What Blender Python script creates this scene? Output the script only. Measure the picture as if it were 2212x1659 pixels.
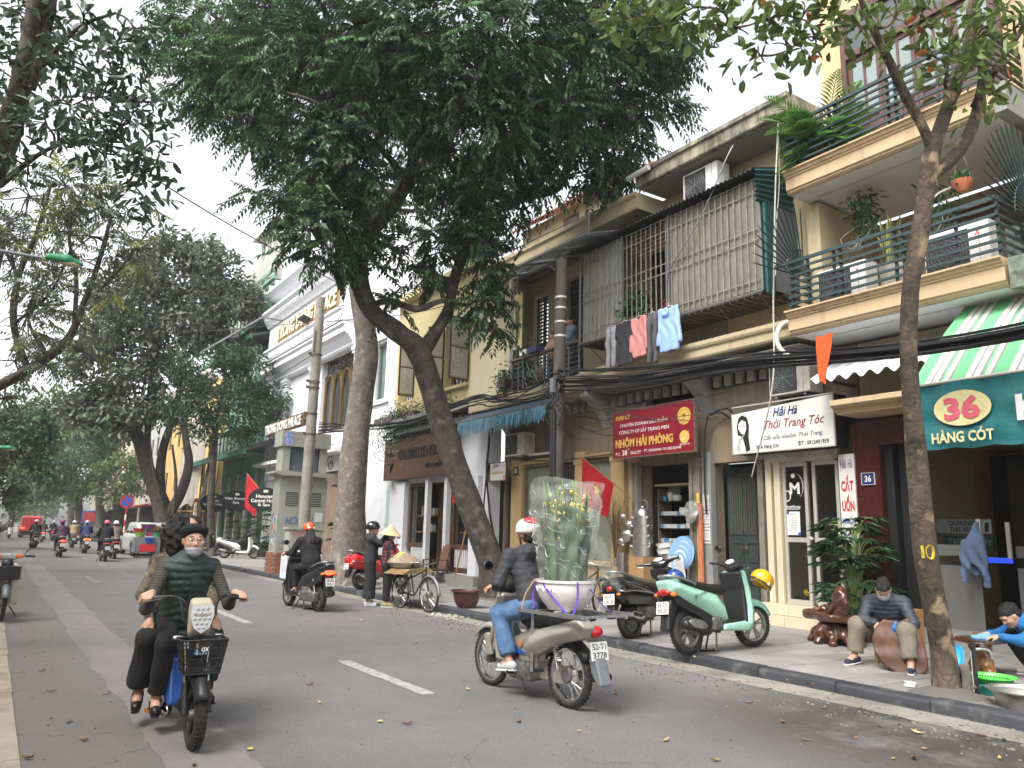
import bpy,math,random
import numpy as np
from math import sin,cos,pi,radians,sqrt,atan2
from mathutils import Vector,Matrix,Euler
random.seed(7); RNG=np.random.default_rng(7)
for o in list(bpy.data.objects):bpy.data.objects.remove(o)
SC=bpy.context.scene; COL=SC.collection
CAM_H=1.55
YAW,PITCH,ROLL,FPX,IW,IH=radians(33.5),radians(10.94),radians(1.31),1661.0,2212.0,1659.0
FW=np.array([sin(YAW)*cos(PITCH),cos(YAW)*cos(PITCH),sin(PITCH)])
_r=np.array([cos(YAW),-sin(YAW),0.0]); _u=np.cross(_r,FW)
RT=cos(ROLL)*_r+sin(ROLL)*_u; UP=-sin(ROLL)*_r+cos(ROLL)*_u
cd=bpy.data.cameras.new('camera'); cam=bpy.data.objects.new('camera',cd); COL.objects.link(cam)
cam.matrix_world=Matrix(((RT[0],UP[0],-FW[0],0),(RT[1],UP[1],-FW[1],0),(RT[2],UP[2],-FW[2],CAM_H),(0,0,0,1)))
cd.sensor_width=36; cd.lens=FPX/IW*36; cd.clip_start=0.05; cd.clip_end=3000
SC.camera=cam
world=bpy.data.worlds.new('World'); SC.world=world; world.use_nodes=True
nt=world.node_tree; nt.nodes.clear()
sky=nt.nodes.new('ShaderNodeTexSky'); sky.sky_type='NISHITA'; sky.sun_disc=False
SUN_EL,SUN_AZ=radians(52),radians(250)
sky.sun_elevation=SUN_EL; sky.sun_rotation=SUN_AZ; sky.air_density=1.0; sky.dust_density=4.0; sky.ozone_density=1.0
hsv=nt.nodes.new('ShaderNodeHueSaturation'); hsv.inputs['Saturation'].default_value=0.16
bg=nt.nodes.new('ShaderNodeBackground'); bg.inputs['Strength'].default_value=0.15
wo=nt.nodes.new('ShaderNodeOutputWorld')
nt.links.new(sky.outputs[0],hsv.inputs['Color']); nt.links.new(hsv.outputs[0],bg.inputs['Color']); nt.links.new(bg.outputs[0],wo.inputs[0])
sd=bpy.data.lights.new('sun','SUN'); sd.energy=1.0; sd.angle=radians(25); sd.color=(1.0,0.96,0.9)
sun=bpy.data.objects.new('sun',sd); COL.objects.link(sun)
_sd=Vector((sin(SUN_AZ)*cos(SUN_EL),cos(SUN_AZ)*cos(SUN_EL),sin(SUN_EL)))
sun.rotation_euler=_sd.to_track_quat('Z','Y').to_euler(); sun.location=(0,0,40)
vs=SC.view_settings; vs.view_transform='Standard'; vs.look='None'; vs.gamma=1; vs.use_curve_mapping=False
vs.exposure=1.5
SC.cycles.max_bounces=8; SC.cycles.transparent_max_bounces=24; SC.cycles.use_denoising=True
def ray(u,v):return FW*FPX+RT*(u-IW/2)+UP*(IH/2-v)
def onX(u,v,X):
 d=ray(u,v); t=X/d[0]; return np.array([X,d[1]*t,CAM_H+d[2]*t])
def onY(u,v,Y):
 d=ray(u,v); t=Y/d[1]; return np.array([d[0]*t,Y,CAM_H+d[2]*t])
def onZ(u,v,z=0.0):
 d=ray(u,v); t=(z-CAM_H)/d[2]; return np.array([d[0]*t,d[1]*t,z])
def atD(u,v,D):
 d=ray(u,v); return np.array([0,0,CAM_H])+d*(D/FPX)
MATS={}
def M(name,col,rough=0.7,metal=0.0,var=0.12,scale=2.0,bump=0.0,bscale=60.0,dirt=None,streak=None,rnd=0.0,island=0.0,coat=0.0,spec=0.5,alpha=1.0,trans=0.0,emit=0.0,col2=None,c2scale=4.0,c2edge=(0.45,0.6),wood=False,coord='pos',sss=0.0,thin=0.0):
 if name in MATS:return MATS[name]
 m=bpy.data.materials.new(name); m.use_nodes=True; MATS[name]=m
 n=m.node_tree.nodes; L=m.node_tree.links
 b=n['Principled BSDF']; out=n['Material Output']
 b.inputs['Roughness'].default_value=rough; b.inputs['Metallic'].default_value=metal
 b.inputs['Specular IOR Level'].default_value=spec
 if coat:b.inputs['Coat Weight'].default_value=coat; b.inputs['Coat Roughness'].default_value=0.08
 if sss:b.inputs['Subsurface Weight'].default_value=sss; b.inputs['Subsurface Radius'].default_value=(0.01,0.004,0.002)
 if coord=='pos':
  g=n.new('ShaderNodeNewGeometry'); P=g.outputs['Position']
 else:
  g=n.new('ShaderNodeTexCoord'); P=g.outputs['Object']
 def noise(sc,det=4,rgh=0.6,vec=None):
  t=n.new('ShaderNodeTexNoise'); t.inputs['Scale'].default_value=sc; t.inputs['Detail'].default_value=det
  t.inputs['Roughness'].default_value=rgh; L.new(vec or P,t.inputs['Vector']); return t.outputs['Fac']
 def ramp(fac,a,c):
  r=n.new('ShaderNodeMapRange'); r.inputs[1].default_value=a; r.inputs[2].default_value=c; r.clamp=True
  L.new(fac,r.inputs[0]); return r.outputs[0]
 def mix(fac,A,B,mode='MIX'):
  x=n.new('ShaderNodeMix'); x.data_type='RGBA'; x.blend_type=mode
  for s,val in((x.inputs[0],fac),(x.inputs[6],A),(x.inputs[7],B)):
   if hasattr(val,'links'):L.new(val,s)
   elif isinstance(val,(int,float)):s.default_value=val
   else:s.default_value=(*val[:3],1)
  return x.outputs[2]
 c=tuple(col)
 lo=tuple(max(0,x*(1-var))for x in c); hi=tuple(min(1,x*(1+var))for x in c)
 vec=None
 if wood:
  mp=n.new('ShaderNodeMapping'); mp.inputs['Scale'].default_value=wood if isinstance(wood,tuple)else(1,1,0.08)
  L.new(P,mp.inputs['Vector']); vec=mp.outputs[0]
 cur=mix(ramp(noise(scale,5,0.65,vec),0.3,0.7),lo,hi)
 if col2 is not None:
  cur=mix(ramp(noise(c2scale,6,0.7),*c2edge),cur,col2)
 if island:
  gi=n.new('ShaderNodeNewGeometry')
  r=n.new('ShaderNodeMapRange'); r.inputs[3].default_value=1-island; r.inputs[4].default_value=1+island
  L.new(gi.outputs['Random Per Island'],r.inputs[0])
  x=n.new('ShaderNodeHueSaturation'); L.new(r.outputs[0],x.inputs['Value']); L.new(cur,x.inputs['Color'])
  r2=n.new('ShaderNodeMapRange'); r2.inputs[3].default_value=0.5-island*0.07; r2.inputs[4].default_value=0.5+island*0.05
  L.new(gi.outputs['Random Per Island'],r2.inputs[0]); L.new(r2.outputs[0],x.inputs['Hue']); cur=x.outputs[0]
 if rnd:
  oi=n.new('ShaderNodeObjectInfo'); r=n.new('ShaderNodeMapRange'); r.inputs[3].default_value=1-rnd; r.inputs[4].default_value=1+rnd
  L.new(oi.outputs['Random'],r.inputs[0])
  x=n.new('ShaderNodeHueSaturation'); L.new(r.outputs[0],x.inputs['Value']); L.new(cur,x.inputs['Color']); cur=x.outputs[0]
 if dirt:
  cur=mix(ramp(noise(dirt[1],8,0.72),dirt[2],dirt[3]),cur,dirt[0])
 if streak:
  mp=n.new('ShaderNodeMapping'); mp.inputs['Scale'].default_value=(5,5,0.55); L.new(P,mp.inputs['Vector'])
  cur=mix(ramp(noise(1.0,8,0.7,mp.outputs[0]),streak[1],streak[2]),cur,streak[0])
 L.new(cur,b.inputs['Base Color'])
 if bump:
  bp=n.new('ShaderNodeBump'); bp.inputs['Strength'].default_value=bump; bp.inputs['Distance'].default_value=0.02
  L.new(noise(bscale,6,0.7,vec),bp.inputs['Height']); L.new(bp.outputs[0],b.inputs['Normal'])
 if trans:b.inputs['Transmission Weight'].default_value=trans
 if alpha<1:b.inputs['Alpha'].default_value=alpha
 if emit:
  b.inputs['Emission Color'].default_value=(*c,1); b.inputs['Emission Strength'].default_value=emit
 if thin:
  tr=n.new('ShaderNodeBsdfTranslucent'); L.new(cur,tr.inputs['Color'])
  ms=n.new('ShaderNodeMixShader'); ms.inputs[0].default_value=thin
  L.new(b.outputs[0],ms.inputs[1]); L.new(tr.outputs[0],ms.inputs[2]); L.new(ms.outputs[0],out.inputs['Surface'])
 return m
class MB:
 def __init__(s):s.v=[]; s.f=[]; s.m=[]; s.mi=0
 def add(s,vs,fs):
  b=len(s.v); s.v+=[tuple(float(c)for c in p)for p in vs]; s.f+=[tuple(i+b for i in f)for f in fs]; s.m+=[s.mi]*len(fs); return s
 def box(s,x0,x1,y0,y1,z0,z1):
  return s.add([(x0,y0,z0),(x1,y0,z0),(x1,y1,z0),(x0,y1,z0),(x0,y0,z1),(x1,y0,z1),(x1,y1,z1),(x0,y1,z1)],[(0,3,2,1),(4,5,6,7),(0,1,5,4),(1,2,6,5),(2,3,7,6),(3,0,4,7)])
 def obox(s,c,size,R=None):
  h=[x/2 for x in size]; R=R or Matrix.Identity(3)
  vs=[Vector(c)+R@Vector((a*h[0],b_*h[1],d*h[2]))for d in(-1,1)for a,b_ in((-1,-1),(1,-1),(1,1),(-1,1))]
  return s.add(vs,[(0,3,2,1),(4,5,6,7),(0,1,5,4),(1,2,6,5),(2,3,7,6),(3,0,4,7)])
 def quad(s,*p):return s.add(p,[tuple(range(len(p)))])
 def prism(s,poly,a,b,axis='y'):
  n=len(poly)
  def P(q,t):return{'y':(q[0],t,q[1]),'x':(t,q[0],q[1]),'z':(q[0],q[1],t)}[axis]
  vs=[P(q,a)for q in poly]+[P(q,b)for q in poly]
  return s.add(vs,[tuple(range(n))[::-1],tuple(range(n,2*n))]+[(i,(i+1)%n,n+(i+1)%n,n+i)for i in range(n)])
 def tube(s,pts,r,n=8,caps=True,flat=1.0):
  pts=[Vector(p)for p in pts]; k=len(pts); rs=r if hasattr(r,'__len__')else[r]*k
  T=[(pts[min(i+1,k-1)]-pts[max(i-1,0)]).normalized()for i in range(k)]
  ref=Vector((0,0,1))if abs(T[0].z)<0.9 else Vector((1,0,0))
  N=(ref-T[0]*ref.dot(T[0])).normalized(); vs=[]
  for i in range(k):
   N=(N-T[i]*N.dot(T[i])); N=N.normalized()if N.length>1e-6 else T[i].orthogonal().normalized(); B=T[i].cross(N)
   for j in range(n):
    a=2*pi*j/n; vs.append(pts[i]+(N*cos(a)*flat+B*sin(a))*rs[i])
  fs=[(i*n+j,i*n+(j+1)%n,(i+1)*n+(j+1)%n,(i+1)*n+j)for i in range(k-1)for j in range(n)]
  if caps:fs+=[tuple(range(n))[::-1],tuple(range((k-1)*n,k*n))]
  return s.add(vs,fs)
 def lathe(s,prof,n=20,c=(0,0,0),R=None,arc=2*pi,sx=1,sy=1):
  R=R or Matrix.Identity(3); k=len(prof); full=abs(arc-2*pi)<1e-6; m=n if full else n+1
  vs=[Vector(c)+R@Vector((r*cos(arc*j/n)*sx,r*sin(arc*j/n)*sy,z))for r,z in prof for j in range(m)]
  fs=[(i*m+j,i*m+(j+1)%m,(i+1)*m+(j+1)%m,(i+1)*m+j)for i in range(k-1)for j in range(n)]
  return s.add(vs,fs)
 def ball(s,c,r,nu=14,nv=8,R=None):
  r=r if hasattr(r,'__len__')else(r,r,r); R=R or Matrix.Identity(3)
  vs=[Vector(c)+R@Vector((r[0]*sin(pi*i/nv)*cos(2*pi*j/nu),r[1]*sin(pi*i/nv)*sin(2*pi*j/nu),r[2]*cos(pi*i/nv)))for i in range(nv+1)for j in range(nu)]
  return s.add(vs,[(i*nu+j,(i+1)*nu+j,(i+1)*nu+(j+1)%nu,i*nu+(j+1)%nu)for i in range(nv)for j in range(nu)])
 def grid(s,fn,nu,nv):
  vs=[fn(i/nu,j/nv)for j in range(nv+1)for i in range(nu+1)]
  return s.add(vs,[(j*(nu+1)+i,j*(nu+1)+i+1,(j+1)*(nu+1)+i+1,(j+1)*(nu+1)+i)for j in range(nv)for i in range(nu)])
def mesh_of(name,mb,mats,smooth=None,fix=True):
 me=bpy.data.meshes.new(name); me.from_pydata(mb.v,[],mb.f)
 mats=mats if isinstance(mats,(list,tuple))else[mats]
 for m in mats:me.materials.append(m)
 if len(mats)>1:me.polygons.foreach_set('material_index',mb.m)
 if smooth is not None:
  me.polygons.foreach_set('use_smooth',[True]*len(me.polygons))
  if smooth<180:me.set_sharp_from_angle(angle=radians(smooth))
 me.validate(); me.update(); return me
def link(name,me,parent=None,loc=None,rot=None):
 o=bpy.data.objects.new(name,me); COL.objects.link(o)
 if parent is not None:o.parent=parent
 if loc is not None:o.location=loc
 if rot is not None:o.rotation_euler=rot
 return o
def mk(name,mb,mats,parent=None,smooth=None,loc=None,rot=None):
 return link(name,mesh_of(name,mb,mats,smooth),parent,loc,rot)
def tag(o,label=None,cat=None,group=None,kind=None):
 for k,v in(('label',label),('category',cat),('group',group),('kind',kind)):
  if v:o[k]=v
 return o
def thing(name,label,cat,loc=(0,0,0),rot=0.0,group=None):
 o=bpy.data.objects.new(name,None); COL.objects.link(o); o.location=loc
 o.rotation_euler=rot if hasattr(rot,'__len__')else(0,0,rot); o.empty_display_size=0.2
 return tag(o,label,cat,group)
def wpart(name,mb,mats,root,smooth=None):
 o=mk(name,mb,mats,root,smooth)
 r=root; off=Vector((0,0,0))
 while r is not None:off+=r.location; r=r.parent
 o.location=-off; return o
def copy_tree(o,parent=None):
 c=o.copy(); COL.objects.link(c); c.parent=parent
 for ch in o.children:copy_tree(ch,c)
 return c
def rotm(ax,ang):return Matrix.Rotation(ang,3,ax)
def bez(p,n=12):
 p=[Vector(q)for q in p]; q=[p[0]*2-p[1]]+p+[p[-1]*2-p[-2]]; out=[]
 for i in range(1,len(q)-2):
  for k in range(n):
   t=k/n; a,b,c,d=q[i-1:i+3]
   out.append(0.5*((2*b)+(c-a)*t+(2*a-5*b+4*c-d)*t*t+(3*b-a-3*c+d)*t**3))
 return out+[p[-1]]
_TXT={}
def text_mesh(s,bold=0.0,shear=0.0,depth=0.0,res=2):
 key=(s,bold,shear,depth)
 if key in _TXT:return _TXT[key]
 cu=bpy.data.curves.new('txt','FONT'); cu.body=s; cu.size=1; cu.offset=bold; cu.shear=shear; cu.resolution_u=res
 cu.extrude=depth; cu.align_x='LEFT'
 ob=bpy.data.objects.new('txt',cu); me=bpy.data.meshes.new_from_object(ob); bpy.data.objects.remove(ob)
 _TXT[key]=me; return me
def text(s,mat,parent,origin,ex,ey,w=None,h=None,bold=0.0,shear=0.0,depth=0.0,align='c',name='lettering',off=0.004,world=True):
 src=text_mesh(s,bold,shear,depth); me=src.copy(); me.name=name
 n=len(me.vertices); co=np.empty(n*3); me.vertices.foreach_get('co',co); co=co.reshape(-1,3)
 mn,mx=co.min(0),co.max(0); sz=mx-mn
 sx=(w/sz[0])if w else None; sy=(h/sz[1])if h else None
 sx=sx or sy; sy=sy or sx
 cx={'c':(mn[0]+mx[0])/2,'l':mn[0],'r':mx[0]}[align]; cy=(mn[1]+mx[1])/2
 ex=np.array(Vector(ex).normalized()); ey=np.array(Vector(ey).normalized()); ez=np.cross(ex,ey)
 P=np.array(origin)[None]+((co[:,:1]-cx)*sx)*ex+((co[:,1:2]-cy)*sy)*ey+(co[:,2:3]*sx+off)*ez
 me.vertices.foreach_set('co',P.ravel()); me.materials.clear(); me.materials.append(mat); me.update()
 o=link(name,me,parent)
 if world:
  r=parent; f=Vector((0,0,0))
  while r is not None:f+=r.location; r=r.parent
  o.location=-f
 return o
STREET=((0,-1,0),(0,0,1))
def cap(a,b,ra,rb=None,k=0.02,op='u'):return('cap',np.array(a,float),np.array(b,float),ra,ra if rb is None else rb,k,op)
def ell(c,r,R=None,k=0.02,op='u'):return('ell',np.array(c,float),np.array(r,float),None if R is None else np.array(R),0,k,op)
def rbox(c,h,rd=0.01,R=None,k=0.02,op='u'):return('box',np.array(c,float),np.array(h,float),None if R is None else np.array(R),rd,k,op)
def plate(poly,y0,yh,rd=0.02,k=0.02,op='u',bulge=0.0):return('pl',np.array(poly,float),y0,yh,rd,k,op,bulge)
def chain(pts,rs,k=0.02,op='u'):return[cap(pts[i],pts[i+1],rs[i],rs[i+1],k,op)for i in range(len(pts)-1)]
def _bounds(p):
 t=p[0]
 if t=='cap':
  r=max(p[3],p[4]); return np.minimum(p[1],p[2])-r,np.maximum(p[1],p[2])+r
 if t in('ell','box'):
  r=p[2]if p[3]is None else np.full(3,np.linalg.norm(p[2])); r=r+(p[4]if t=='box' else 0); return p[1]-r,p[1]+r
 q=p[1]; rd=p[4]; w=p[3]+p[7]
 return np.array([q[:,0].min()-rd,p[2]-w-rd,q[:,1].min()-rd]),np.array([q[:,0].max()+rd,p[2]+w+rd,q[:,1].max()+rd])
def _dist(p,X,Y,Z):
 t=p[0]
 if t=='cap':
  a,b=p[1],p[2]; d=b-a; L2=d@d+1e-12
  h=np.clip(((X-a[0])*d[0]+(Y-a[1])*d[1]+(Z-a[2])*d[2])/L2,0,1)
  return np.sqrt((X-a[0]-h*d[0])**2+(Y-a[1]-h*d[1])**2+(Z-a[2]-h*d[2])**2)-(p[3]+(p[4]-p[3])*h)
 if t in('ell','box'):
  x,y,z=X-p[1][0],Y-p[1][1],Z-p[1][2]
  if p[3]is not None:
   R=p[3]; x,y,z=R[0,0]*x+R[1,0]*y+R[2,0]*z,R[0,1]*x+R[1,1]*y+R[2,1]*z,R[0,2]*x+R[1,2]*y+R[2,2]*z
  if t=='ell':
   r=p[2]; k0=np.sqrt((x/r[0])**2+(y/r[1])**2+(z/r[2])**2); k1=np.sqrt((x/r[0]**2)**2+(y/r[1]**2)**2+(z/r[2]**2)**2)+1e-9
   return k0*(k0-1)/k1
  h=p[2]; qx,qy,qz=np.abs(x)-h[0],np.abs(y)-h[1],np.abs(z)-h[2]
  return np.sqrt(np.maximum(qx,0)**2+np.maximum(qy,0)**2+np.maximum(qz,0)**2)+np.minimum(np.maximum(qx,np.maximum(qy,qz)),0)-p[4]
 q=p[1]; n=len(q); x=X[:,0,:]; z=Z[:,0,:]
 d2=np.full(x.shape,1e9); inside=np.zeros(x.shape,bool)
 for i in range(n):
  a,b=q[i],q[(i+1)%n]; e=b-a; wx,wz=x-a[0],z-a[1]
  h=np.clip((wx*e[0]+wz*e[1])/(e@e+1e-12),0,1); d2=np.minimum(d2,(wx-h*e[0])**2+(wz-h*e[1])**2)
  c=((a[1]>z)!=(b[1]>z))&(x<(b[0]-a[0])*(z-a[1])/((b[1]-a[1])if b[1]!=a[1]else 1e-9)+a[0]); inside^=c
 d=np.sqrt(d2)*np.where(inside,-1,1)
 tt=np.clip(-d/0.14,0,1); w=p[3]+p[7]*tt*(2-tt)
 qx=d[:,None,:]; qy=np.abs(Y-p[2])-w[:,None,:]
 return np.sqrt(np.maximum(qx,0)**2+np.maximum(qy,0)**2)+np.minimum(np.maximum(qx,qy),0)-p[4]
def sdf_arrays(prims,h,disp=None):
 flat=[]
 for p in prims:flat+=p if isinstance(p,list)else[p]
 U=[p for p in flat if(p[6]=='u')]
 lo=np.min([_bounds(p)[0]for p in U],0)-3*h; hi=np.max([_bounds(p)[1]for p in U],0)+3*h
 n=np.ceil((hi-lo)/h).astype(int)+1
 ax=[lo[i]+h*np.arange(n[i])for i in range(3)]
 F=np.full(n,0.3,np.float32)
 for p in flat:
  k=p[5]; op=p[6]; a,b=_bounds(p); pad=k+3*h
  i0=np.clip(np.floor((a-pad-lo)/h).astype(int),0,n-1); i1=np.clip(np.ceil((b+pad-lo)/h).astype(int)+1,1,n)
  if(i1<=i0).any():continue
  sl=tuple(slice(i0[i],i1[i])for i in range(3))
  X,Y,Z=np.meshgrid(ax[0][sl[0]],ax[1][sl[1]],ax[2][sl[2]],indexing='ij')
  d=_dist(p,X,Y,Z); f=F[sl]
  if op=='u':
   if k>0:
    hh=np.clip(0.5+0.5*(f-d)/k,0,1); F[sl]=f+(d-f)*hh-k*hh*(1-hh)
   else:F[sl]=np.minimum(f,d)
  else:
   d=-d
   if k>0:
    hh=np.clip(0.5-0.5*(f-d)/k,0,1); F[sl]=f+(d-f)*hh+k*hh*(1-hh)
   else:F[sl]=np.maximum(f,d)
 if disp is not None:
  X,Y,Z=np.meshgrid(*ax,indexing='ij'); F=F+disp(X,Y,Z)
 S=F<0; nx,ny,nz=n
 cnt=np.zeros((nx-1,ny-1,nz-1),np.int8)
 for i in(0,1):
  for j in(0,1):
   for k in(0,1):cnt+=S[i:nx-1+i,j:ny-1+j,k:nz-1+k]
 act=(cnt>0)&(cnt<8); idx=np.full(act.shape,-1,np.int64); I=np.argwhere(act); idx[act]=np.arange(len(I))
 acc=np.zeros((len(I),3)); num=np.zeros(len(I))
 cs=[(0,0,0),(1,0,0),(0,1,0),(1,1,0),(0,0,1),(1,0,1),(0,1,1),(1,1,1)]
 val=[F[I[:,0]+c[0],I[:,1]+c[1],I[:,2]+c[2]]for c in cs]
 for a,b in((0,1),(2,3),(4,5),(6,7),(0,2),(1,3),(4,6),(5,7),(0,4),(1,5),(2,6),(3,7)):
  fa,fb=val[a],val[b]; m=(fa<0)!=(fb<0); t=np.where(m,fa/np.where(m,fa-fb,1),0)
  pa,pb=np.array(cs[a],float),np.array(cs[b],float)
  acc+=np.where(m[:,None],pa+t[:,None]*(pb-pa),0); num+=m
 V=lo+h*(I+acc/num[:,None])
 Q=[]
 for axis in range(3):
  A=np.swapaxes(S,0,axis); Ix=np.swapaxes(idx,0,axis)
  e=A[:-1,1:-1,1:-1]!=A[1:,1:-1,1:-1]; E=np.argwhere(e)
  i,j,k=E[:,0],E[:,1]+1,E[:,2]+1
  q=np.stack([Ix[i,j-1,k-1],Ix[i,j,k-1],Ix[i,j,k],Ix[i,j-1,k]],1)
  fl=A[i,j,k].copy()
  if axis:fl=~fl
  q[~fl]=q[~fl][:,::-1]; Q.append(q)
 Q=np.concatenate(Q); Q=Q[(Q>=0).all(1)]
 return V,Q
def sdf(name,prims,mats,parent=None,h=0.012,disp=None,loc=None,rot=None,smooth=True,relax=3):
 V,Q=sdf_arrays(prims,h,disp)
 e=np.concatenate([Q[:,[0,1]],Q[:,[1,2]],Q[:,[2,3]],Q[:,[3,0]]]); n=len(V); deg=np.bincount(e.ravel(),minlength=n)[:,None]+1e-9
 for it in range(relax):
  for lam in(0.6,-0.45):
   A=np.stack([np.bincount(e[:,0],V[e[:,1],k],n)+np.bincount(e[:,1],V[e[:,0],k],n)for k in range(3)],1)/deg; V=V+lam*(A-V)
 return link(name,np_mesh(name,V,Q,mats,smooth),parent,loc,rot)
def np_mesh(name,V,Q,mats,smooth=True):
 me=bpy.data.meshes.new(name); me.vertices.add(len(V)); me.vertices.foreach_set('co',np.ascontiguousarray(V,np.float32).ravel())
 k=Q.shape[1]; me.loops.add(Q.size); me.loops.foreach_set('vertex_index',np.ascontiguousarray(Q,np.int32).ravel())
 me.polygons.add(len(Q)); me.polygons.foreach_set('loop_start',np.arange(len(Q),dtype=np.int32)*k)
 me.polygons.foreach_set('use_smooth',np.full(len(Q),smooth))
 for m in(mats if isinstance(mats,(list,tuple))else[mats]):me.materials.append(m)
 me.update(calc_edges=True); return me
def _norm(a):return a/(np.linalg.norm(a,axis=-1,keepdims=True)+1e-9)
def leaf_arrays(P,D,N,L,W,fold=0.25,oval=False):
 """folded leaves: base P, direction D, face normal N, length L and width W per leaf"""
 D=_norm(D); S=_norm(np.cross(D,N)); N=np.cross(S,D); n=len(P)
 L=np.broadcast_to(L,n)[:,None]; W=np.broadcast_to(W,n)[:,None]
 b=P; t=P+D*L-N*L*0.12; m=P+D*L*0.45
 if oval:
  q=[P+D*L*a+S*W*c+N*W*abs(c)*.45-N*L*d for a,c,d in((.28,.43,.0),(.72,.42,.06),(.72,-.42,.06),(.28,-.43,.0))]
  V=np.stack([b,q[0],q[1],t,q[2],q[3]],1).reshape(-1,3); i=np.arange(n)*6
  return V,np.concatenate([np.stack([i,i+x,i+y],1)for x,y in((2,1),(3,2),(4,3),(5,4))])
 l=m+S*W*0.5+N*W*fold; r=m-S*W*0.5+N*W*fold
 V=np.stack([b,l,t,r],1).reshape(-1,3); i=np.arange(n)*4
 Q=np.stack([i,i+1,i+2,i+3],1); F=np.concatenate([np.stack([i,i+2,i+1],1),np.stack([i,i+3,i+2],1)])
 return V,F
def frond_leaves(P,D,length,pairs,L,W,rng,droop=0.5,alt=True):
 """pinnate fronds: rachis from P along D, drooping; returns leaf arrays"""
 n=len(P); D=_norm(D); down=np.array([0,0,-1.0])
 s=(np.arange(pairs)+0.6)/pairs
 side=_norm(np.cross(D,down)+1e-6)
 PP,DD,NN,LL,WW=[],[],[],[],[]
 length=np.broadcast_to(length,n)[:,None]; Ls=np.broadcast_to(L,n); Ws=np.broadcast_to(W,n)
 for k,t in enumerate(s):
  q=P+D*length*t+down*length*droop*t*t*0.6
  tang=_norm(D+down*droop*t*1.2)
  for sg in(-1,1):
   d=_norm(side*sg*0.85+tang*0.55+down*(0.35+0.25*rng.random((n,1))))
   nn=_norm(-down+0.35*rng.normal(size=(n,3))+tang*0.2)
   sc=(0.75+0.5*sin(pi*min(1,t*0.85+0.1)))*(0.85+0.3*rng.random(n))
   PP.append(q); DD.append(d); NN.append(nn); LL.append(Ls*sc); WW.append(Ws*sc)
 q=P+D*length+down*length*droop*0.6; PP.append(q); DD.append(_norm(D+down*droop*1.2)); NN.append(np.tile([0,0,1.0],(n,1))); LL.append(Ls); WW.append(Ws)
 return leaf_arrays(np.concatenate(PP),np.concatenate(DD),np.concatenate(NN),np.concatenate(LL),np.concatenate(WW))
def merge_arrays(parts):
 Vs,Fs,b=[],[],0
 for V,F in parts:Vs.append(V); Fs.append(F+b); b+=len(V)
 return np.concatenate(Vs),np.concatenate(Fs)
 # ============================================================ THE SETTING: ground, road, kerb, pavement
KX0,KX1=7.45,7.64
def road_mat():
 m=M('asphalt',(0.150,0.143,0.141),rough=0.9,var=0.16,scale=0.55,bump=0.5,bscale=95,spec=0.3)
 n=m.node_tree.nodes; L=m.node_tree.links; b=n['Principled BSDF']
 cur=b.inputs['Base Color'].links[0].from_socket
 g=n.new('ShaderNodeNewGeometry'); sp=n.new('ShaderNodeSeparateXYZ'); L.new(g.outputs['Position'],sp.inputs[0])
 def noise(sc,det=6,r=0.7):
  t=n.new('ShaderNodeTexNoise'); t.inputs['Scale'].default_value=sc; t.inputs['Detail'].default_value=det; t.inputs['Roughness'].default_value=r
  L.new(g.outputs['Position'],t.inputs['Vector']); return t.outputs['Fac']
 def mr(x,a,c,lo=0.0,hi=1.0):
  r=n.new('ShaderNodeMapRange'); r.inputs[1].default_value=a; r.inputs[2].default_value=c; r.inputs[3].default_value=lo; r.inputs[4].default_value=hi
  L.new(x,r.inputs[0]); return r.outputs[0]
 def math2(op,x,y):
  r=n.new('ShaderNodeMath'); r.operation=op
  for s,q in((r.inputs[0],x),(r.inputs[1],y)):
   if hasattr(q,'links'):L.new(q,s)
   else:s.default_value=q
  return r.outputs[0]
 def mix(f,B):
  nonlocal cur
  x=n.new('ShaderNodeMix'); x.data_type='RGBA'; L.new(f,x.inputs[0]); L.new(cur,x.inputs[6]); x.inputs[7].default_value=(*B,1); cur=x.outputs[2]
 mix(mr(noise(5.0,7,.75),.50,.68,0,.28),(.095,.09,.088)); mix(mr(noise(2.2,6,.8),.56,.70,0,.35),(.21,.20,.195))
 mix(mr(noise(110,2,0.5),0.53,0.66,0,0.75),(0.27,0.26,0.25))
 mix(mr(noise(75,2,0.5),0.57,0.68,0,0.75),(0.07,0.067,0.065))
 mix(mr(sp.outputs[0],1.9,0.3,0,0.55),(0.19,0.17,0.145))
 side=math2('MULTIPLY',mr(sp.outputs[0],4.6,6.0),mr(sp.outputs[1],6.2,4.4))
 mix(math2('MULTIPLY',side,mr(noise(0.9),0.30,0.46,0,0.92)),(0.052,0.043,0.037))
 mix(math2('MULTIPLY',mr(sp.outputs[0],5.9,6.9),mr(noise(1.7),0.5,0.62,0,0.6)),(0.20,0.18,0.155))
 mix(mr(noise(0.35),0.56,0.68,0,0.35),(0.105,0.10,0.098))
 v=n.new('ShaderNodeTexVoronoi'); v.feature='DISTANCE_TO_EDGE'; v.inputs['Scale'].default_value=0.55
 w=n.new('ShaderNodeTexNoise'); w.inputs['Scale'].default_value=3; w.inputs['Detail'].default_value=5
 L.new(g.outputs['Position'],w.inputs['Vector'])
 vm=n.new('ShaderNodeVectorMath'); vm.operation='SCALE'; vm.inputs['Scale'].default_value=0.5; L.new(w.outputs['Color'],vm.inputs[0])
 va=n.new('ShaderNodeVectorMath'); va.operation='ADD'; L.new(g.outputs['Position'],va.inputs[0]); L.new(vm.outputs[0],va.inputs[1]); L.new(va.outputs[0],v.inputs['Vector'])
 crack=math2('MULTIPLY',mr(v.outputs['Distance'],0.006,0.0),mr(noise(0.22),0.47,0.56,0,0.5))
 mix(crack,(0.035,0.033,0.032))
 L.new(cur,b.inputs['Base Color']); return m
M_ROAD=road_mat()
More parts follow.
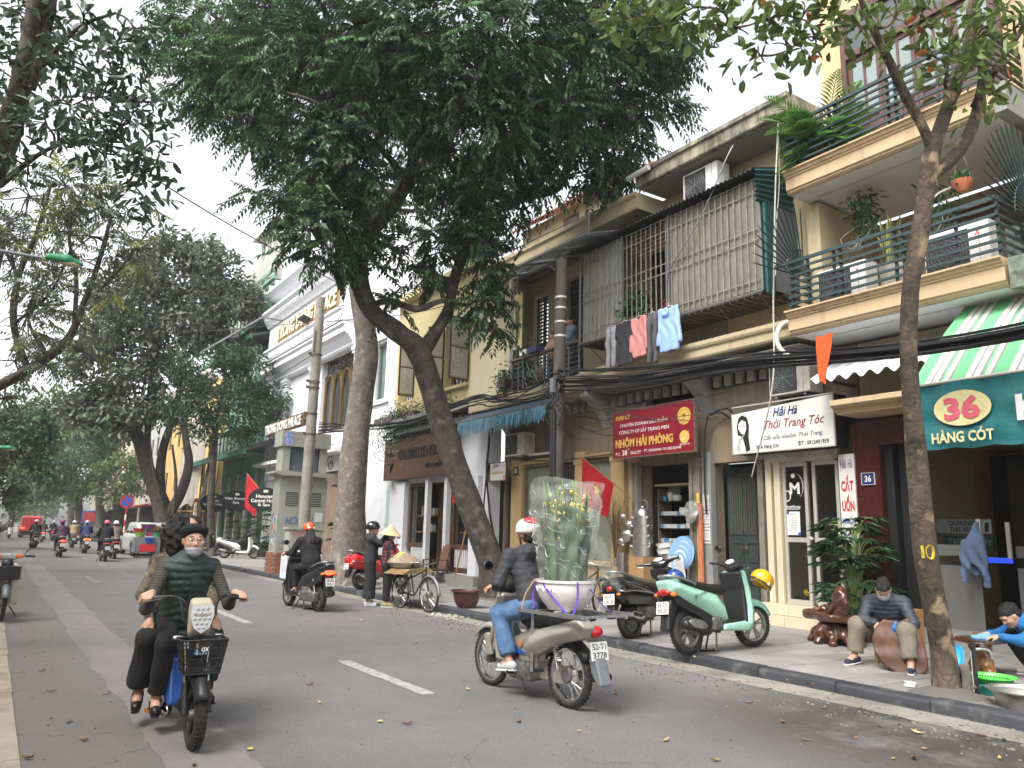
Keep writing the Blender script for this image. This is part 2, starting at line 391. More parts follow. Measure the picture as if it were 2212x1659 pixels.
M_PATCH=M('trench_patch',(0.195,0.182,0.176),rough=0.9,var=0.1,scale=1.2,bump=0.35,bscale=80,dirt=((0.16,0.15,0.142),2.5,0.5,0.8))
M_CREAM=M('gutter_concrete',(0.34,0.29,0.225),rough=0.9,var=0.15,scale=2,bump=0.3,bscale=45,dirt=((0.17,0.135,0.10),1.6,0.5,0.75))
M_GUT=M('kerbside_concrete',(0.26,0.235,0.20),rough=0.9,var=0.18,scale=1.5,bump=0.35,bscale=50,dirt=((0.10,0.085,0.07),1.2,0.45,0.68))
M_KERB=M('dark_kerb_granite',(0.040,0.043,0.050),rough=0.55,var=0.3,scale=5,bump=0.3,bscale=60,dirt=((0.16,0.152,0.14),3.0,0.54,0.74),rnd=0.3)
M_TILE=M('pavement_tile',(0.24,0.228,0.212),rough=0.85,var=0.14,scale=2.2,bump=0.2,bscale=60,dirt=((0.15,0.135,0.12),1.1,0.48,0.72),rnd=0.17)
M_JOINT=M('joint_sand',(0.055,0.048,0.042),rough=1,var=0.2,scale=8)
M_EARTH=M('street_earth',(0.12,0.11,0.095),rough=1,var=0.25,scale=0.5,bump=0.3,bscale=12)
M_LINE=M('worn_white_paint',(0.34,0.33,0.32),rough=0.85,var=0.15,scale=6,dirt=((0.19,0.18,0.175),9,0.48,0.62))
M_LINEOLD=M('worn_out_paint',(0.25,0.24,0.23),rough=0.9,var=0.15,scale=6,dirt=((0.15,0.143,0.141),6,0.42,0.55))
g=MB(); g.quad((-300,-120,-0.02),(300,-120,-0.02),(300,420,-0.02),(-300,420,-0.02)); tag(mk('ground',g,M_EARTH),kind='structure')
r=MB(); r.grid(lambda a,b:(0.3+a*(KX0-0.28),-8+b*260,0.0),1,1); ROAD=mk('road',r,M_ROAD); tag(ROAD,kind='structure')
def ragged(x0,x1,y0,y1,z,amp,step=0.12,seed=0):
 rr=random.Random(seed); n=int((y1-y0)/step); mb=MB(); vs=[]; a=b=0
 for i in range(n+1):
  a=a*0.82+rr.uniform(-amp,amp)*0.5; b=b*0.82+rr.uniform(-amp,amp)*0.5; y=y0+(y1-y0)*i/n
  vs+=[(x0+a,y,z),(x1+b,y,z)]
 return mb.add(vs,[(2*i,2*i+1,2*i+3,2*i+2)for i in range(n)])
p=ragged(1.12,1.70,4.2,21.5,0.004,0.05,seed=3); tag(mk('trench_patch',p,M_PATCH,ROAD),kind='structure')
p=ragged(1.16,1.72,21.6,34,0.004,0.05,seed=5); tag(mk('trench_patch',p,M_PATCH,ROAD),kind='structure')
p=ragged(1.12,1.7,36,52,0.004,0.05,seed=9); tag(mk('trench_patch',p,M_PATCH,ROAD),kind='structure')
for i,(y0,y1)in enumerate(((6.95,9.12),(13.25,15.55),(19.7,21.9),(26.1,28.3),(32.5,34.7),(38.9,41.1),(45.3,47.5))):
 p=ragged(3.64,3.79,y0,y1,0.0045,0.012,0.08,20+i); mk('lane_dash',p,M_LINE if i<2 else M_LINEOLD,ROAD)
for i,(x,y0,y1)in enumerate(((2.55,14.6,16.8),(2.5,23.5,26.5))):
 p=ragged(x,x+0.13,y0,y1,0.0042,0.03,0.08,40+i); mk('lane_dash',p,M_LINEOLD,ROAD)
LEFT=thing('gutter',None,None,(0,10,0)); LEFT['kind']='structure'
for i in range(46):
 b=MB(); y=1.5+i*1.2; b.box(-0.75,0.365+random.uniform(-.012,.012),y,y+1.19,-0.05,0.014+random.uniform(0,.004)); wpart('slab',b,M_CREAM,LEFT)
b=MB(); b.box(-9,-0.95,-5,120,-0.05,0.10); tag(mk('left_pavement',b,M_TILE),kind='structure')
KL=thing('left_kerb',None,None,(-0.85,10,0)); KL['kind']='structure'
for i in range(40):
 b=MB(); b.box(-0.95,-0.76,i*1.2,i*1.2+1.185,-0.05,0.12); wpart('kerb_stone',b,M_KERB,KL)
p=ragged(7.02,KX0,-2,26,0.0035,0.04,seed=11); tag(mk('gutter_strip',p,M_GUT,ROAD),kind='structure')
KR=thing('kerb',None,None,(7.55,10,0)); KR['kind']='structure'
for i in range(62):
 y=0.2+i*0.98; dz=random.uniform(-.006,.008); dx=random.uniform(-.006,.006)+(0.02*sin(i*1.7)if i>22 else 0)
 b=MB(); x0,x1=KX0+dx,KX1+dx-0.002; zt=0.115+dz
 b.prism([(x0,-0.05),(x1,-0.05),(x1,zt),(x0+0.035,zt),(x0+0.012,zt-0.012),(x0,zt-0.035)],y,y+0.968)
 wpart('kerb_stone',b,M_KERB,KR,40)
PV=thing('pavement',None,None,(9.5,10,0)); PV['kind']='structure'
b=MB(); b.box(KX1+0.002,12.6,-3,200,-0.05,0.086); wpart('paving_bed',b,M_JOINT,PV)
def tile_bm():
 b=MB(); a,c,z=0.2935,0.1935,0.0
 b.add([(-a,-c,-.03),(a,-c,-.03),(a,c,-.03),(-a,c,-.03),(-a,-c,z-.004),(a,-c,z-.004),(a,c,z-.004),(-a,c,z-.004),(-a+.006,-c+.006,z),(a-.006,-c+.006,z),(a-.006,c-.006,z),(-a+.006,c-.006,z)],[(0,1,5,4),(1,2,6,5),(2,3,7,6),(3,0,4,7),(4,5,9,8),(5,6,10,9),(6,7,11,10),(7,4,8,11),(8,9,10,11)]); return b
TM=mesh_of('tile',tile_bm(),M_TILE)
cnt=0
for r_ in range(44):
 for c_ in range(6):
  x=7.97+c_*0.602; y=2.6+r_*0.402+(0.0 if c_%2 else 0.0)
  o=link('tile',TM,PV); o.location=(x-9.5,y-10,0.099+random.uniform(-.002,.003)); o.rotation_euler=(random.uniform(-.004,.004),random.uniform(-.004,.004),0); cnt+=1
far=MB()
for r_ in range(120):
 for c_ in range(6):
  x=7.97+c_*0.602; y=2.6+(44+r_)*0.402
  far.box(x-.295,x+.295,y-.195,y+.195,0.07,0.098+random.uniform(-.002,.003))
for r_ in range(164):
 x=11.95; y=2.6+r_*0.402; far.box(x-.66,x+.65,y-.195,y+.195,0.07,0.098)
for r_ in range(14):
 for c_ in range(7):
  far.box(7.97+c_*.602-.295,7.97+c_*.602+.295,2.6-(r_+1)*.402-.195,2.6-(r_+1)*.402+.195,.07,.098)
tag(wpart('far_tiles',far,M_TILE,PV),kind='stuff')
# ============================================================ HAZE: one even box of pale air
hb=MB(); hb.box(-310,310,-130,430,-1.1,26); HZ=tag(mk('haze',hb,[]),kind='stuff')
hm=bpy.data.materials.new('haze_air'); hm.use_nodes=True; hm.node_tree.nodes.clear()
ho=hm.node_tree.nodes.new('ShaderNodeOutputMaterial'); hv=hm.node_tree.nodes.new('ShaderNodeVolumePrincipled'); hv.inputs['Color'].default_value=(0.93,0.95,0.97,1); hv.inputs['Density'].default_value=0.0009; hv.inputs['Anisotropy'].default_value=0.2
hm.node_tree.links.new(hv.outputs[0],ho.inputs['Volume']); HZ.data.materials.append(hm)
# ============================================================ BUILDINGS ON THE RIGHT-HAND SIDE
DIRT=(0.10,0.085,0.065)
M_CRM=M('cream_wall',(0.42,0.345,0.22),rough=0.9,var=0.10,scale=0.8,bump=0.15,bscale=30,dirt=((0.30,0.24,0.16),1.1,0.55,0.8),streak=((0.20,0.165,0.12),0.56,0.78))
M_CRMG=M('grimy_shaded_cream_wall',(0.22,0.172,0.112),rough=0.9,var=0.15,scale=1.0,bump=0.25,bscale=25,dirt=((0.17,0.13,0.09),1.3,0.42,0.7),streak=((0.11,0.09,0.07),0.50,0.72))  # grime, with shade under the slab also put into the base colour
M_OCH=M('ochre_wall',(0.45,0.32,0.15),rough=0.9,var=0.10,scale=1.2,bump=0.15,bscale=30,dirt=((0.30,0.20,0.10),1.6,0.56,0.8))
M_EAVE=M('weathered_eave',(0.36,0.32,0.24),rough=0.95,var=0.2,scale=1.5,bump=0.3,bscale=20,dirt=((0.045,0.042,0.036),1.4,0.44,0.62),streak=((0.06,0.055,0.045),0.46,0.66))
M_SOF=M('soffit_plaster',(0.29,0.27,0.235),rough=0.95,var=0.12,scale=0.7,dirt=((0.13,0.11,0.085),0.9,0.55,0.75))  # stained plaster, darkened to carry part of the shade under the slab
M_SOFW=M('white_soffit',(0.66,0.66,0.65),rough=0.9,var=0.05,dirt=((0.42,0.40,0.36),0.8,0.6,0.85))
M_ORG=M('orange_cream_paint',(0.50,0.365,0.22),rough=0.75,var=0.06,scale=1.5,streak=((0.24,0.14,0.08),0.55,0.8),bump=0.08)
M_ORW=M('apricot_wall',(0.54,0.42,0.24),rough=0.8,var=0.05,scale=1.0,dirt=((0.50,0.34,0.16),1.0,0.6,0.85))
M_YEL=M('yellow_wall',(0.52,0.44,0.235),rough=0.85,var=0.07,scale=1.0,streak=((0.30,0.24,0.12),0.58,0.8),dirt=((0.45,0.36,0.15),1.0,0.58,0.85))
M_PALE=M('pale_cream_wall',(0.50,0.435,0.30),rough=0.85,var=0.06,scale=0.9,streak=((0.30,0.25,0.17),0.57,0.8),dirt=((0.45,0.38,0.25),0.9,0.6,0.85))
M_WHT=M('white_stucco',(0.66,0.665,0.69),rough=0.8,var=0.04,scale=1,dirt=((0.52,0.52,0.52),0.9,0.55,0.85),streak=((0.42,0.42,0.42),0.62,0.85),bump=0.05)
M_CEM=M('bare_cement',(0.25,0.25,0.238),rough=0.95,var=0.15,scale=2,bump=0.3,bscale=30,dirt=((0.15,0.15,0.14),2,0.5,0.75))
M_MOSS=M('mossy_cement',(0.22,0.27,0.21),rough=0.95,var=0.3,scale=4,bump=0.4,bscale=30,dirt=((0.06,0.065,0.045),3,0.45,0.65))
M_GRN=M('dark_green_rail_paint',(0.010,0.036,0.037),rough=0.4,var=0.15,scale=3,coat=0.2)
M_TEAL=M('teal_sheet',(0.012,0.075,0.075),rough=0.5,var=0.15,scale=2,dirt=((0.05,0.09,0.08),3,0.5,0.7))
M_HOTEL=M('sage_green_wall',(0.16,0.32,0.23),rough=0.85,var=0.08,scale=1)
M_HOTELD=M('deep_green_trim',(0.045,0.17,0.105),rough=0.7,var=0.1)
M_PANEL=M('pale_balcony_slat',(0.55,0.54,0.49),rough=0.8,var=0.08)
M_WOOD=M('dark_red_wood',(0.085,0.030,0.024),rough=0.4,var=0.3,scale=8,wood=(6,6,0.6),coat=0.25)
M_BROWN=M('brown_timber',(0.095,0.048,0.025),rough=0.5,var=0.3,scale=6,wood=(5,0.6,5),bump=0.1)
M_PALM=M('honey_timber',(0.33,0.185,0.07),rough=0.55,var=0.2,scale=6,wood=(5,5,0.6))
M_OLDW=M('old_grey_timber',(0.20,0.175,0.14),rough=0.9,var=0.3,scale=7,wood=(8,8,0.3),bump=0.4,bscale=8,dirt=((0.10,0.08,0.06),3,0.5,0.7))
M_DGD=M('dark_green_door',(0.028,0.042,0.036),rough=0.6,var=0.25,scale=5)
M_SHUT=M('blackish_green_shutter',(0.030,0.045,0.042),rough=0.6,var=0.2,scale=5)
M_PGRN=M('pale_green_boards',(0.215,0.23,0.175),rough=0.8,var=0.12,scale=3,wood=(4,4,0.3),dirt=((0.14,0.14,0.10),1.5,0.55,0.8))
M_GRAN=M('red_granite',(0.060,0.010,0.009),rough=0.12,var=0.35,scale=45,coat=0.4)
M_GRANB=M('black_granite',(0.02,0.02,0.021),rough=0.15,var=0.3,scale=40)
M_STEPT=M('cream_step_tile',(0.62,0.53,0.38),rough=0.3,var=0.05,scale=3)
M_DARK=M('dim_interior',(0.030,0.024,0.020),rough=0.9,var=0.3,scale=1.5)  # near-black brown puts the shade of unlit rooms into the colour
M_TAN=M('tan_interior',(0.50,0.38,0.20),rough=0.8,var=0.2,scale=0.8)
M_INCR=M('cream_interior',(0.42,0.37,0.27),rough=0.9,var=0.1)
M_GLASS=M('shop_glass',(0.02,0.022,0.022),rough=0.03,alpha=0.18,spec=0.7)
M_PANE=M('window_pane',(0.05,0.06,0.06),rough=0.04,spec=0.9,var=0.1)
M_PANEG=M('grey_green_pane',(0.20,0.25,0.24),rough=0.06,spec=0.9,var=0.1)
M_FROST=M('frosted_film',(0.20,0.20,0.19),rough=0.4,alpha=0.72)
M_ALU=M('aluminium_frame',(0.50,0.47,0.42),rough=0.45,metal=0.3,var=0.08)
M_STEEL=M('grey_steel',(0.19,0.20,0.215),rough=0.5,metal=0.3,var=0.12)
M_RUST=M('rusty_bar',(0.13,0.10,0.075),rough=0.8,var=0.4,scale=10)
M_BAR=M('grey_cage_bar',(0.25,0.235,0.20),rough=0.7,var=0.25,scale=6,dirt=((0.10,0.07,0.05),5,0.5,0.7))
M_BLACK=M('black_paint',(0.012,0.012,0.013),rough=0.5,var=0.2)
M_OPAL=M('stained_plastic_sheet',(0.19,0.183,0.135),rough=0.35,var=0.2,scale=1.1,dirt=((0.13,0.12,0.09),1.2,0.45,0.75),streak=((0.60,0.60,0.56),0.62,0.75))
M_GREYSH=M('grey_corrugated_sheet',(0.26,0.26,0.245),rough=0.6,var=0.1,scale=1.5,streak=((0.18,0.17,0.15),0.5,0.75))
M_CORW=M('white_corrugated_sheet',(0.60,0.62,0.64),rough=0.5,var=0.06,streak=((0.36,0.37,0.37),0.55,0.8))
M_ROOFD=M('dark_sheet_roof',(0.05,0.048,0.045),rough=0.8,var=0.3,scale=2)
M_TERRA=M('terracotta',(0.48,0.155,0.075),rough=0.85,var=0.25,scale=4,rnd=0.15)
M_TILEG=M('grey_roof_tile',(0.075,0.078,0.075),rough=0.8,var=0.25,scale=4)
M_PLAST=M('white_plastic',(0.72,0.72,0.70),rough=0.45,var=0.04,dirt=((0.45,0.43,0.38),2.5,0.58,0.8))
M_PLASTO=M('old_ivory_plastic',(0.55,0.53,0.46),rough=0.5,var=0.06,dirt=((0.25,0.22,0.17),2.5,0.5,0.75))
M_FAN=M('dark_fan_grille',(0.035,0.035,0.036),rough=0.6,var=0.2)
M_REDP=M('red_print',(0.55,0.02,0.03),rough=0.5)
M_BLK=M('black_print',(0.015,0.015,0.017),rough=0.5)
M_BLUEP=M('blue_print',(0.02,0.09,0.42),rough=0.5)
M_NAVY=M('navy_plate',(0.015,0.028,0.13),rough=0.35)
M_WPR=M('white_print',(0.78,0.78,0.76),rough=0.5)
M_GOLD=M('gold_print',(0.62,0.40,0.09),rough=0.4,var=0.2,scale=20)
M_GOLDW=M('gilt_letter_edge',(0.45,0.27,0.06),rough=0.35,metal=0.4)
M_LTW=M('cream_letter_face',(0.74,0.68,0.52),rough=0.5)
def wall_open(mb,X0,X1,y0,y1,z0,z1,ops):
 ys=sorted({y0,y1,*[q for o in ops for q in o[:2]]}); zs=sorted({z0,z1,*[q for o in ops for q in o[2:]]})
 ys=[y for y in ys if y0<=y<=y1]; zs=[z for z in zs if z0<=z<=z1]
 for a,b in zip(ys,ys[1:]):
  for c,d in zip(zs,zs[1:]):
   ym,zm=(a+b)/2,(c+d)/2
   if not any(o[0]<ym<o[1]and o[2]<zm<o[3]for o in ops):mb.box(X0,X1,a,b,c,d)
 return mb
def room(X0,X1,y0,y1,z0,z1):
 b=MB()
 b.quad((X1,y0,z0),(X1,y1,z0),(X1,y1,z1),(X1,y0,z1)); b.quad((X0,y0,z0),(X1,y0,z0),(X1,y0,z1),(X0,y0,z1))
 b.quad((X1,y1,z0),(X0,y1,z0),(X0,y1,z1),(X1,y1,z1)); b.quad((X0,y0,z1),(X1,y0,z1),(X1,y1,z1),(X0,y1,z1)); b.quad((X0,y0,z0),(X0,y1,z0),(X1,y1,z0),(X1,y0,z0))
 return b
def box1(*a):return MB().box(*a)
def louvre(root,X,y0,y1,z0,z1,mat,n=16,name='shutter'):
 f=MB(); e=0.05
 f.box(X,X+.045,y0,y0+e,z0,z1); f.box(X,X+.045,y1-e,y1,z0,z1); f.box(X+.001,X+.044,y0+e,y1-e,z0,z0+e); f.box(X+.001,X+.044,y0+e,y1-e,z1-e,z1); f.box(X+.001,X+.044,y0+e,y1-e,(z0+z1)/2-e/2,(z0+z1)/2+e/2)
 o=wpart(name,f,mat,root); s=MB()
 for i in range(n):
  z=z0+e+(z1-z0-2*e)*(i+.5)/n
  s.obox((X+.022,(y0+y1)/2,z),(.05,y1-y0-2*e-.004,.010),rotm('Y',radians(40)))
 tag(wpart('slats',s,mat,o),kind='stuff'); return o
def corr(fn,n,amp,per,w):
 return amp*sin(2*pi*per*w)
def ac_unit(label,y0,y1,z0,z1,X0,dep=0.30,mat=None,logo=False,group='outdoor air conditioner units on the facades',fan_side=1):
 mat=mat or M_PLAST; w=y1-y0; h=z1-z0
 t=thing('air_conditioner',label,'air conditioner',(X0+dep/2,(y0+y1)/2,z0),0,group)
 b=MB(); a,d=X0,X0+dep
 e=0.015
 b.prism([(a+e,z0),(d-e,z0),(d,z0+e),(d,z1-e),(d-e,z1),(a+e,z1),(a,z1-e),(a,z0+e)],y0,y1)
 wpart('casing',b,mat,t)
 r=min(w*.32,h*.42); yc=y0+w*(.64 if fan_side>0 else.36); zc=z0+h*.5
 f=MB(); f.box(a-.012,a-.002,yc-r*1.05,yc+r*1.05,zc-r*1.02,zc+r*1.02); g_=wpart('grille',f,M_FAN,t)
 rg=MB()
 for k in range(6):
  q=r*(k+1)/6.2; rg.tube([(a-.018,yc+q*cos(2*pi*j/20),zc+q*sin(2*pi*j/20))for j in range(21)],.004,4,False)
 for k in range(8):rg.tube([(a-.017,yc,zc),(a-.017,yc+r*cos(pi*k/4),zc+r*sin(pi*k/4))],.004,4)
 tag(wpart('grille_wires',rg,M_STEEL,g_),kind='stuff')
 p=MB(); ys=y0+w*.15 if fan_side>0 else y1-w*.15; p.box(a-.004,a,min(ys,ys)-.002,ys+.004,z0+.01,z1-.01); wpart('panel_seam',p,M_STEEL,t)
 br=MB()
 for yy in(y0+.12,y1-.12):br.box(a+.02,d+.15,yy-.02,yy+.02,z0-.045,z0-.001)
 wpart('bracket',br,M_STEEL,t)
 if logo:
  l=MB(); yl,zl,q=y0+w*.17,z0+h*.76,.045
  for k in range(3):
   an=pi/2+k*2*pi/3; c=Vector((0,cos(an)*q,sin(an)*q)); u=Vector((0,cos(an+.52)*q*.58,sin(an+.52)*q*.58)); v=Vector((0,cos(an-.52)*q*.58,sin(an-.52)*q*.58))
   l.quad(*[Vector((a-.005,yl,zl))+x for x in(Vector((0,0,0)),v,c,u)])
  wpart('emblem',l,M_REDP,t)
 return t
H36=thing('house','narrow apricot house with two green railed balconies above a dark red granite shop front','house',(11.0,5.9,0))
w=MB(); wall_open(w,11.75,12.0,4.2,7.64,7.69,12.6,[(4.6,7.18,7.70,10.9)])
wpart('wall',w,M_ORW,H36)
w=MB(); w.box(11.75,11.775,7.19,7.64,7.7,7.72);
for z in(8.75,9.8,10.85):w.box(11.742,11.752,7.19,7.64,z,z+.012)
wpart('wall_groove',w,M_OCH,H36)
w=MB(); w.box(11.15,13.0,7.44,7.68,5.21,7.245); w.box(12.9,13.1,4.2,7.44,5.21,7.245); w.box(11.2,13.0,4.05,4.2,3.4,12.6)
wpart('loggia_wall',w,M_CRM,H36)
w=MB(); w.box(12.86,12.9,4.6,6.1,5.25,7.0); lw=wpart('loggia_door',w,M_WOOD,H36)
w=MB(); w.box(12.84,12.862,4.75,5.3,5.5,6.6); w.box(12.84,12.862,5.4,5.95,5.5,6.6); wpart('pane',w,M_PANE,lw)
PROF=[(x_,.06+z_*.864)for x_,z_ in[(11.7,0),(10.66,0),(10.62,.03),(10.62,.055),(10.585,.075),(10.585,.29),(10.56,.31),(10.56,.335),(10.53,.35),(10.515,.40),(10.475,.41),(10.475,.44),(11.7,.44)]]
for z0,y0,y1 in((7.25,4.36,7.66),(4.80,4.42,7.74)):
 b=MB(); b.prism([(x,z0+z)for x,z in PROF],y0,y1); b.box(11.7,12.9,y0,y1,z0+.07,z0+.437)
 wpart('balcony_slab',b,M_ORG,H36)
 b=MB(); b.box(10.70,12.9,y0+.04,y1-.03,z0+.046,z0+.058); so=wpart('soffit',b,M_SOFW,H36)
 b=MB(); b.box(11.05,11.09,y0+.5,y1-.3,z0+.034,z0+.044)
 for yy in(5.2,6.2,7.2):b.lathe([(0,z0+.03),(.06,z0+.03),(.07,z0+.046)],12,(11.07,yy,0))
 wpart('cable_duct',b,M_PLASTO,so)
b=MB(); b.box(10.62,12.0,4.2,4.355,7.27,7.69); wpart('cement_end',b,M_CEM,H36)
RAILM={}
def rail(root,name,p,q,s=0.034):
 b=MB(); p,q=Vector(p),Vector(q); d=q-p
 R=d.to_track_quat('X','Z').to_matrix(); b.obox((p+q)/2,(d.length,s,s),R); wpart(name,b,M_GRN,root)
for z0,y0,y1,nb,zt in((7.69,4.36,7.60,7,8.50),(5.24,4.42,7.66,7,6.06)):
 X=10.53
 for i in range(nb):
  z=z0+.10+(zt-z0-.10)*i/(nb-1); s_=.05 if i==nb-1 else.036
  rail(H36,'rail',(X,y0,z),(X,y1+(.28 if i==nb-1 and z0<6 else 0),z),s_)
  rail(H36,'rail',(X+.03,y0,z),(11.74,y0,z),s_-.004); rail(H36,'rail',(X+.03,y1-.02,z),(11.14 if z0<6 else 11.74,y1-.02,z),s_-.004)
 for yy in(y0+.02,y0+.55,y0+1.3,y0+1.42,y0+2.3,y0+2.42,y1-.35,y1-.04):rail(H36,'post',(X+.045,yy,z0-.02),(X+.045,yy,zt-.02),.038)
for yy,zc,r in((7.78,5.98,1.35),(4.32,5.95,1.35)):
 xb=11.12 if yy>6 else 11.3
 for i in range(13):
  a=radians(90+i*7.6); rr=r*(1 if i else.95)
  b=MB(); b.tube([(xb+cos(a)*.10,yy,zc+sin(a)*.10),(xb+cos(a)*rr*.9,yy,zc+sin(a)*rr*.9),(xb+cos(a)*rr,yy,zc+sin(a)*rr)],[.014,.012,.002],5); wpart('spike',b,M_GRN,H36)
 b=MB(); b.tube([(xb+cos(radians(90+i*6))*.48,yy,zc+sin(radians(90+i*6))*.48)for i in range(17)],.013,5); wpart('spike_hoop',b,M_GRN,H36)
b=MB(); b.box(11.66,11.80,7.09,7.18,7.7,10.88); b.box(11.66,11.80,4.6,4.69,7.7,10.88); b.box(11.66,11.80,4.69,7.09,10.74,10.88); b.box(11.66,11.80,4.69,7.09,9.95,10.07)
FR=wpart('door_frame',b,M_WOOD,H36)
for k in range(4):
 a0=4.70+k*.598; a1=a0+.588; b=MB()
 b.box(11.72,11.77,a0,a0+.07,7.72,9.94); b.box(11.72,11.77,a1-.07,a1,7.72,9.94)
 for z in(7.72,8.38,8.72,9.86):b.box(11.722,11.768,a0+.07,a1-.07,z,z+.08)
 b.box(11.722,11.768,(a0+a1)/2-.02,(a0+a1)/2+.02,7.80,9.86); b.box(11.724,11.766,a0+.07,a1-.07,9.3,9.34)
 b.box(11.74,11.76,a0+.07,a1-.07,7.8,8.72)
 lf=wpart('door_leaf',b,M_WOOD,H36)
 b=MB(); b.box(11.745,11.755,a0+.07,a1-.07,8.80,9.86); wpart('pane',b,M_PANEG,lf)
for k in range(4):
 a0=4.72+k*.598; b=MB(); b.box(11.74,11.75,a0,a0+.56,10.09,10.73); wpart('transom_pane',b,M_PANE,H36)
 b=MB(); b.box(11.70,11.76,a0+.56,a0+.60,10.07,10.74); wpart('mullion',b,M_WOOD,H36)
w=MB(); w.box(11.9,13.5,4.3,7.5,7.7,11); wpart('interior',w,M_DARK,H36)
b=MB()
b.box(11.5,12.0,6.86,7.27,0.10,3.45); wpart('granite_pier',b,M_GRAN,H36)
b=MB(); b.box(11.5,12.0,3.2,6.857,3.03,3.45); wpart('granite_lintel',b,M_GRAN,H36)
b=MB(); b.box(11.75,12.3,3.2,7.5,3.452,4.79); wpart('fascia_wall',b,M_CRM,H36)
b=MB(); b.box(11.62,11.9,6.72,6.855,0.10,3.03); b.box(11.75,11.95,6.55,6.70,.1,3.03); wpart('door_jamb',b,M_BLACK,H36)
wpart('shop_interior',room(12.1,15.5,3.0,6.84,0.12,3.2),M_TAN,H36)
for q in((14.9,15.4,5.9,6.8,.12,3.1),):wpart('dark_curtain',box1(*q),M_DARK,H36)
b=MB()
for z in(1.0,1.5,2.0,2.45):b.box(14.6,15.0,4.2,5.6,z,z+.04)
b.box(14.6,15.0,4.16,4.2,.12,2.6); SH=wpart('shelf',b,M_BROWN,H36)
b=MB()
for i in range(26):
 zz=random.choice((1.04,1.54,2.04)); yy=4.25+random.random()*1.3; b.lathe([(0,zz),(.04,zz),(.05,zz+.1),(.02,zz+.2),(.025,zz+.26),(0,zz+.26)],8,(14.75,yy,0))
tag(wpart('ornaments',b,M_BLACK,SH),kind='stuff')
b=MB(); b.box(12.02,12.03,5.72,6.54,.14,3.02); wpart('glass_panel',b,M_GLASS,H36)
b=MB(); b.box(12.05,12.06,3.2,5.28,.14,3.02); wpart('glass_panel',b,M_GLASS,H36)
for y0,y1,X in((5.72,6.54,12.012),(3.2,5.28,12.042)):
 b=MB(); b.box(X,X+.006,y0+.02,y1-.02,.3,1.22); b.box(X,X+.006,y0+.02,y1-.02,1.36,1.52); wpart('frosted_band',b,M_FROST,H36)
b=MB(); b.box(11.95,11.99,5.66,5.72,1.1,1.9); b.box(11.95,11.99,5.28,5.33,1.35,1.85); wpart('door_handle',b,M_ALU,H36)
b=MB(); b.box(11.6,12.3,3.0,6.55,.10,.30); wpart('door_step',b,M_CEM,H36)
b=MB(); b.prism([(10.75,3.62),(10.80,3.58),(10.86,3.58),(10.88,3.52),(11.75,3.52),(11.75,3.70),(10.75,3.70)],5.3,7.18); b.box(10.9,11.74,5.32,7.16,3.49,3.519); wpart('canopy_moulding',b,M_ORG,H36)
NB=thing('house','grey plastered house corner with mossy slab end at the right edge of the photo','house',(11.3,3.4,0))
b=MB(); b.box(11.35,12.5,1.0,4.04,3.5,12.6); wpart('wall',b,M_CEM,NB)
b=MB(); b.box(10.55,11.34,1.0,4.36,4.78,5.20); wpart('slab_end',b,M_MOSS,NB)
b=MB(); b.box(11.45,12.4,1.0,3.0,.1,3.45); wpart('shop_wall',b,M_DARK,NB)
MH=thing('house','long old cream house with caged balcony, stained eave and four small shop bays below','house',(11.7,12.5,0))
g1=MB(); wall_open(g1,11.7,12.0,7.66,17.9,.10,4.92,[(7.75,9.15,.44,2.95),(9.33,10.44,.12,2.98),(10.95,12.45,.12,3.05),(13.42,14.32,.98,3.24),(14.75,15.35,0.9,3.3),(15.55,16.95,.12,3.26),(17.5,17.86,.12,3.05),(10.9,12.3,4.2,4.75)])
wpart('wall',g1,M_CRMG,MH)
wpart('dark_infill',box1(11.9,11.98,10.9,12.3,4.2,4.75),M_BLACK,MH); wpart('party_wall',box1(11.72,12.6,7.275,7.655,.1,4.79),M_CRMG,MH); wpart('party_wall',box1(11.72,12.6,17.905,17.995,.1,4.97),M_CRMG,MH)  # first box: black fill standing in for the dark behind the opening
for y0,y1 in((16.98,17.48),(14.35,14.72),(12.95,13.40),(12.47,12.80)):
 b=MB(); b.box(11.62,11.70,y0,y1,.10,3.5 if y0>14 else 3.2); b.box(11.60,11.70,y0-.03,y1+.03,3.20,3.32); wpart('pilaster',b,M_OCH,MH)
for q in((11.60,11.698,13.41,14.34,3.33,3.42),(11.62,11.698,15.5,17.0,3.33,3.45),(11.55,11.7,13.36,14.38,.86,.97)):wpart('sill_moulding',box1(*q),M_OCH,MH)
b=MB(); b.box(11.655,11.70,12.95,14.7,.10,.855); wpart('plinth',b,M_OCH,MH)
for i in range(6):
 b=MB(); y=13.43+i*.148; b.box(11.78,11.81+.004*(i%2),y,y+.143,.99,3.23); wpart('shutter_board',b,M_PGRN,MH)
for i in range(8):
 b=MB(); y=15.56+i*.174; b.box(11.80,11.83+.004*(i%2),y,y+.168,.13,3.25); wpart('shutter_board',b,M_PGRN,MH)
b=MB(); b.box(11.80,11.9,14.76,15.34,.91,3.29); dk=wpart('window',b,M_BLACK,MH)
b=MB()
for i in range(5):b.tube([(11.72,14.8+i*.12,.92),(11.72,14.8+i*.12,3.28)],.008,5)
for i in range(6):b.tube([(11.72,14.77,1.2+i*.38),(11.72,15.33,1.2+i*.38)],.008,5)
tag(wpart('window_bars',b,M_RUST,dk),kind='stuff')
b=MB(); b.box(11.8,12.0,17.5,17.86,.12,3.04); wpart('side_door',b,M_BLACK,MH)
wpart('pot_shop_interior',room(12.0,13.6,10.9,12.5,.12,3.06),M_DARK,MH)
b=MB(); b.box(12.05,13.3,10.96,12.44,2.62,2.66); wpart('mezzanine',b,M_INCR,MH)
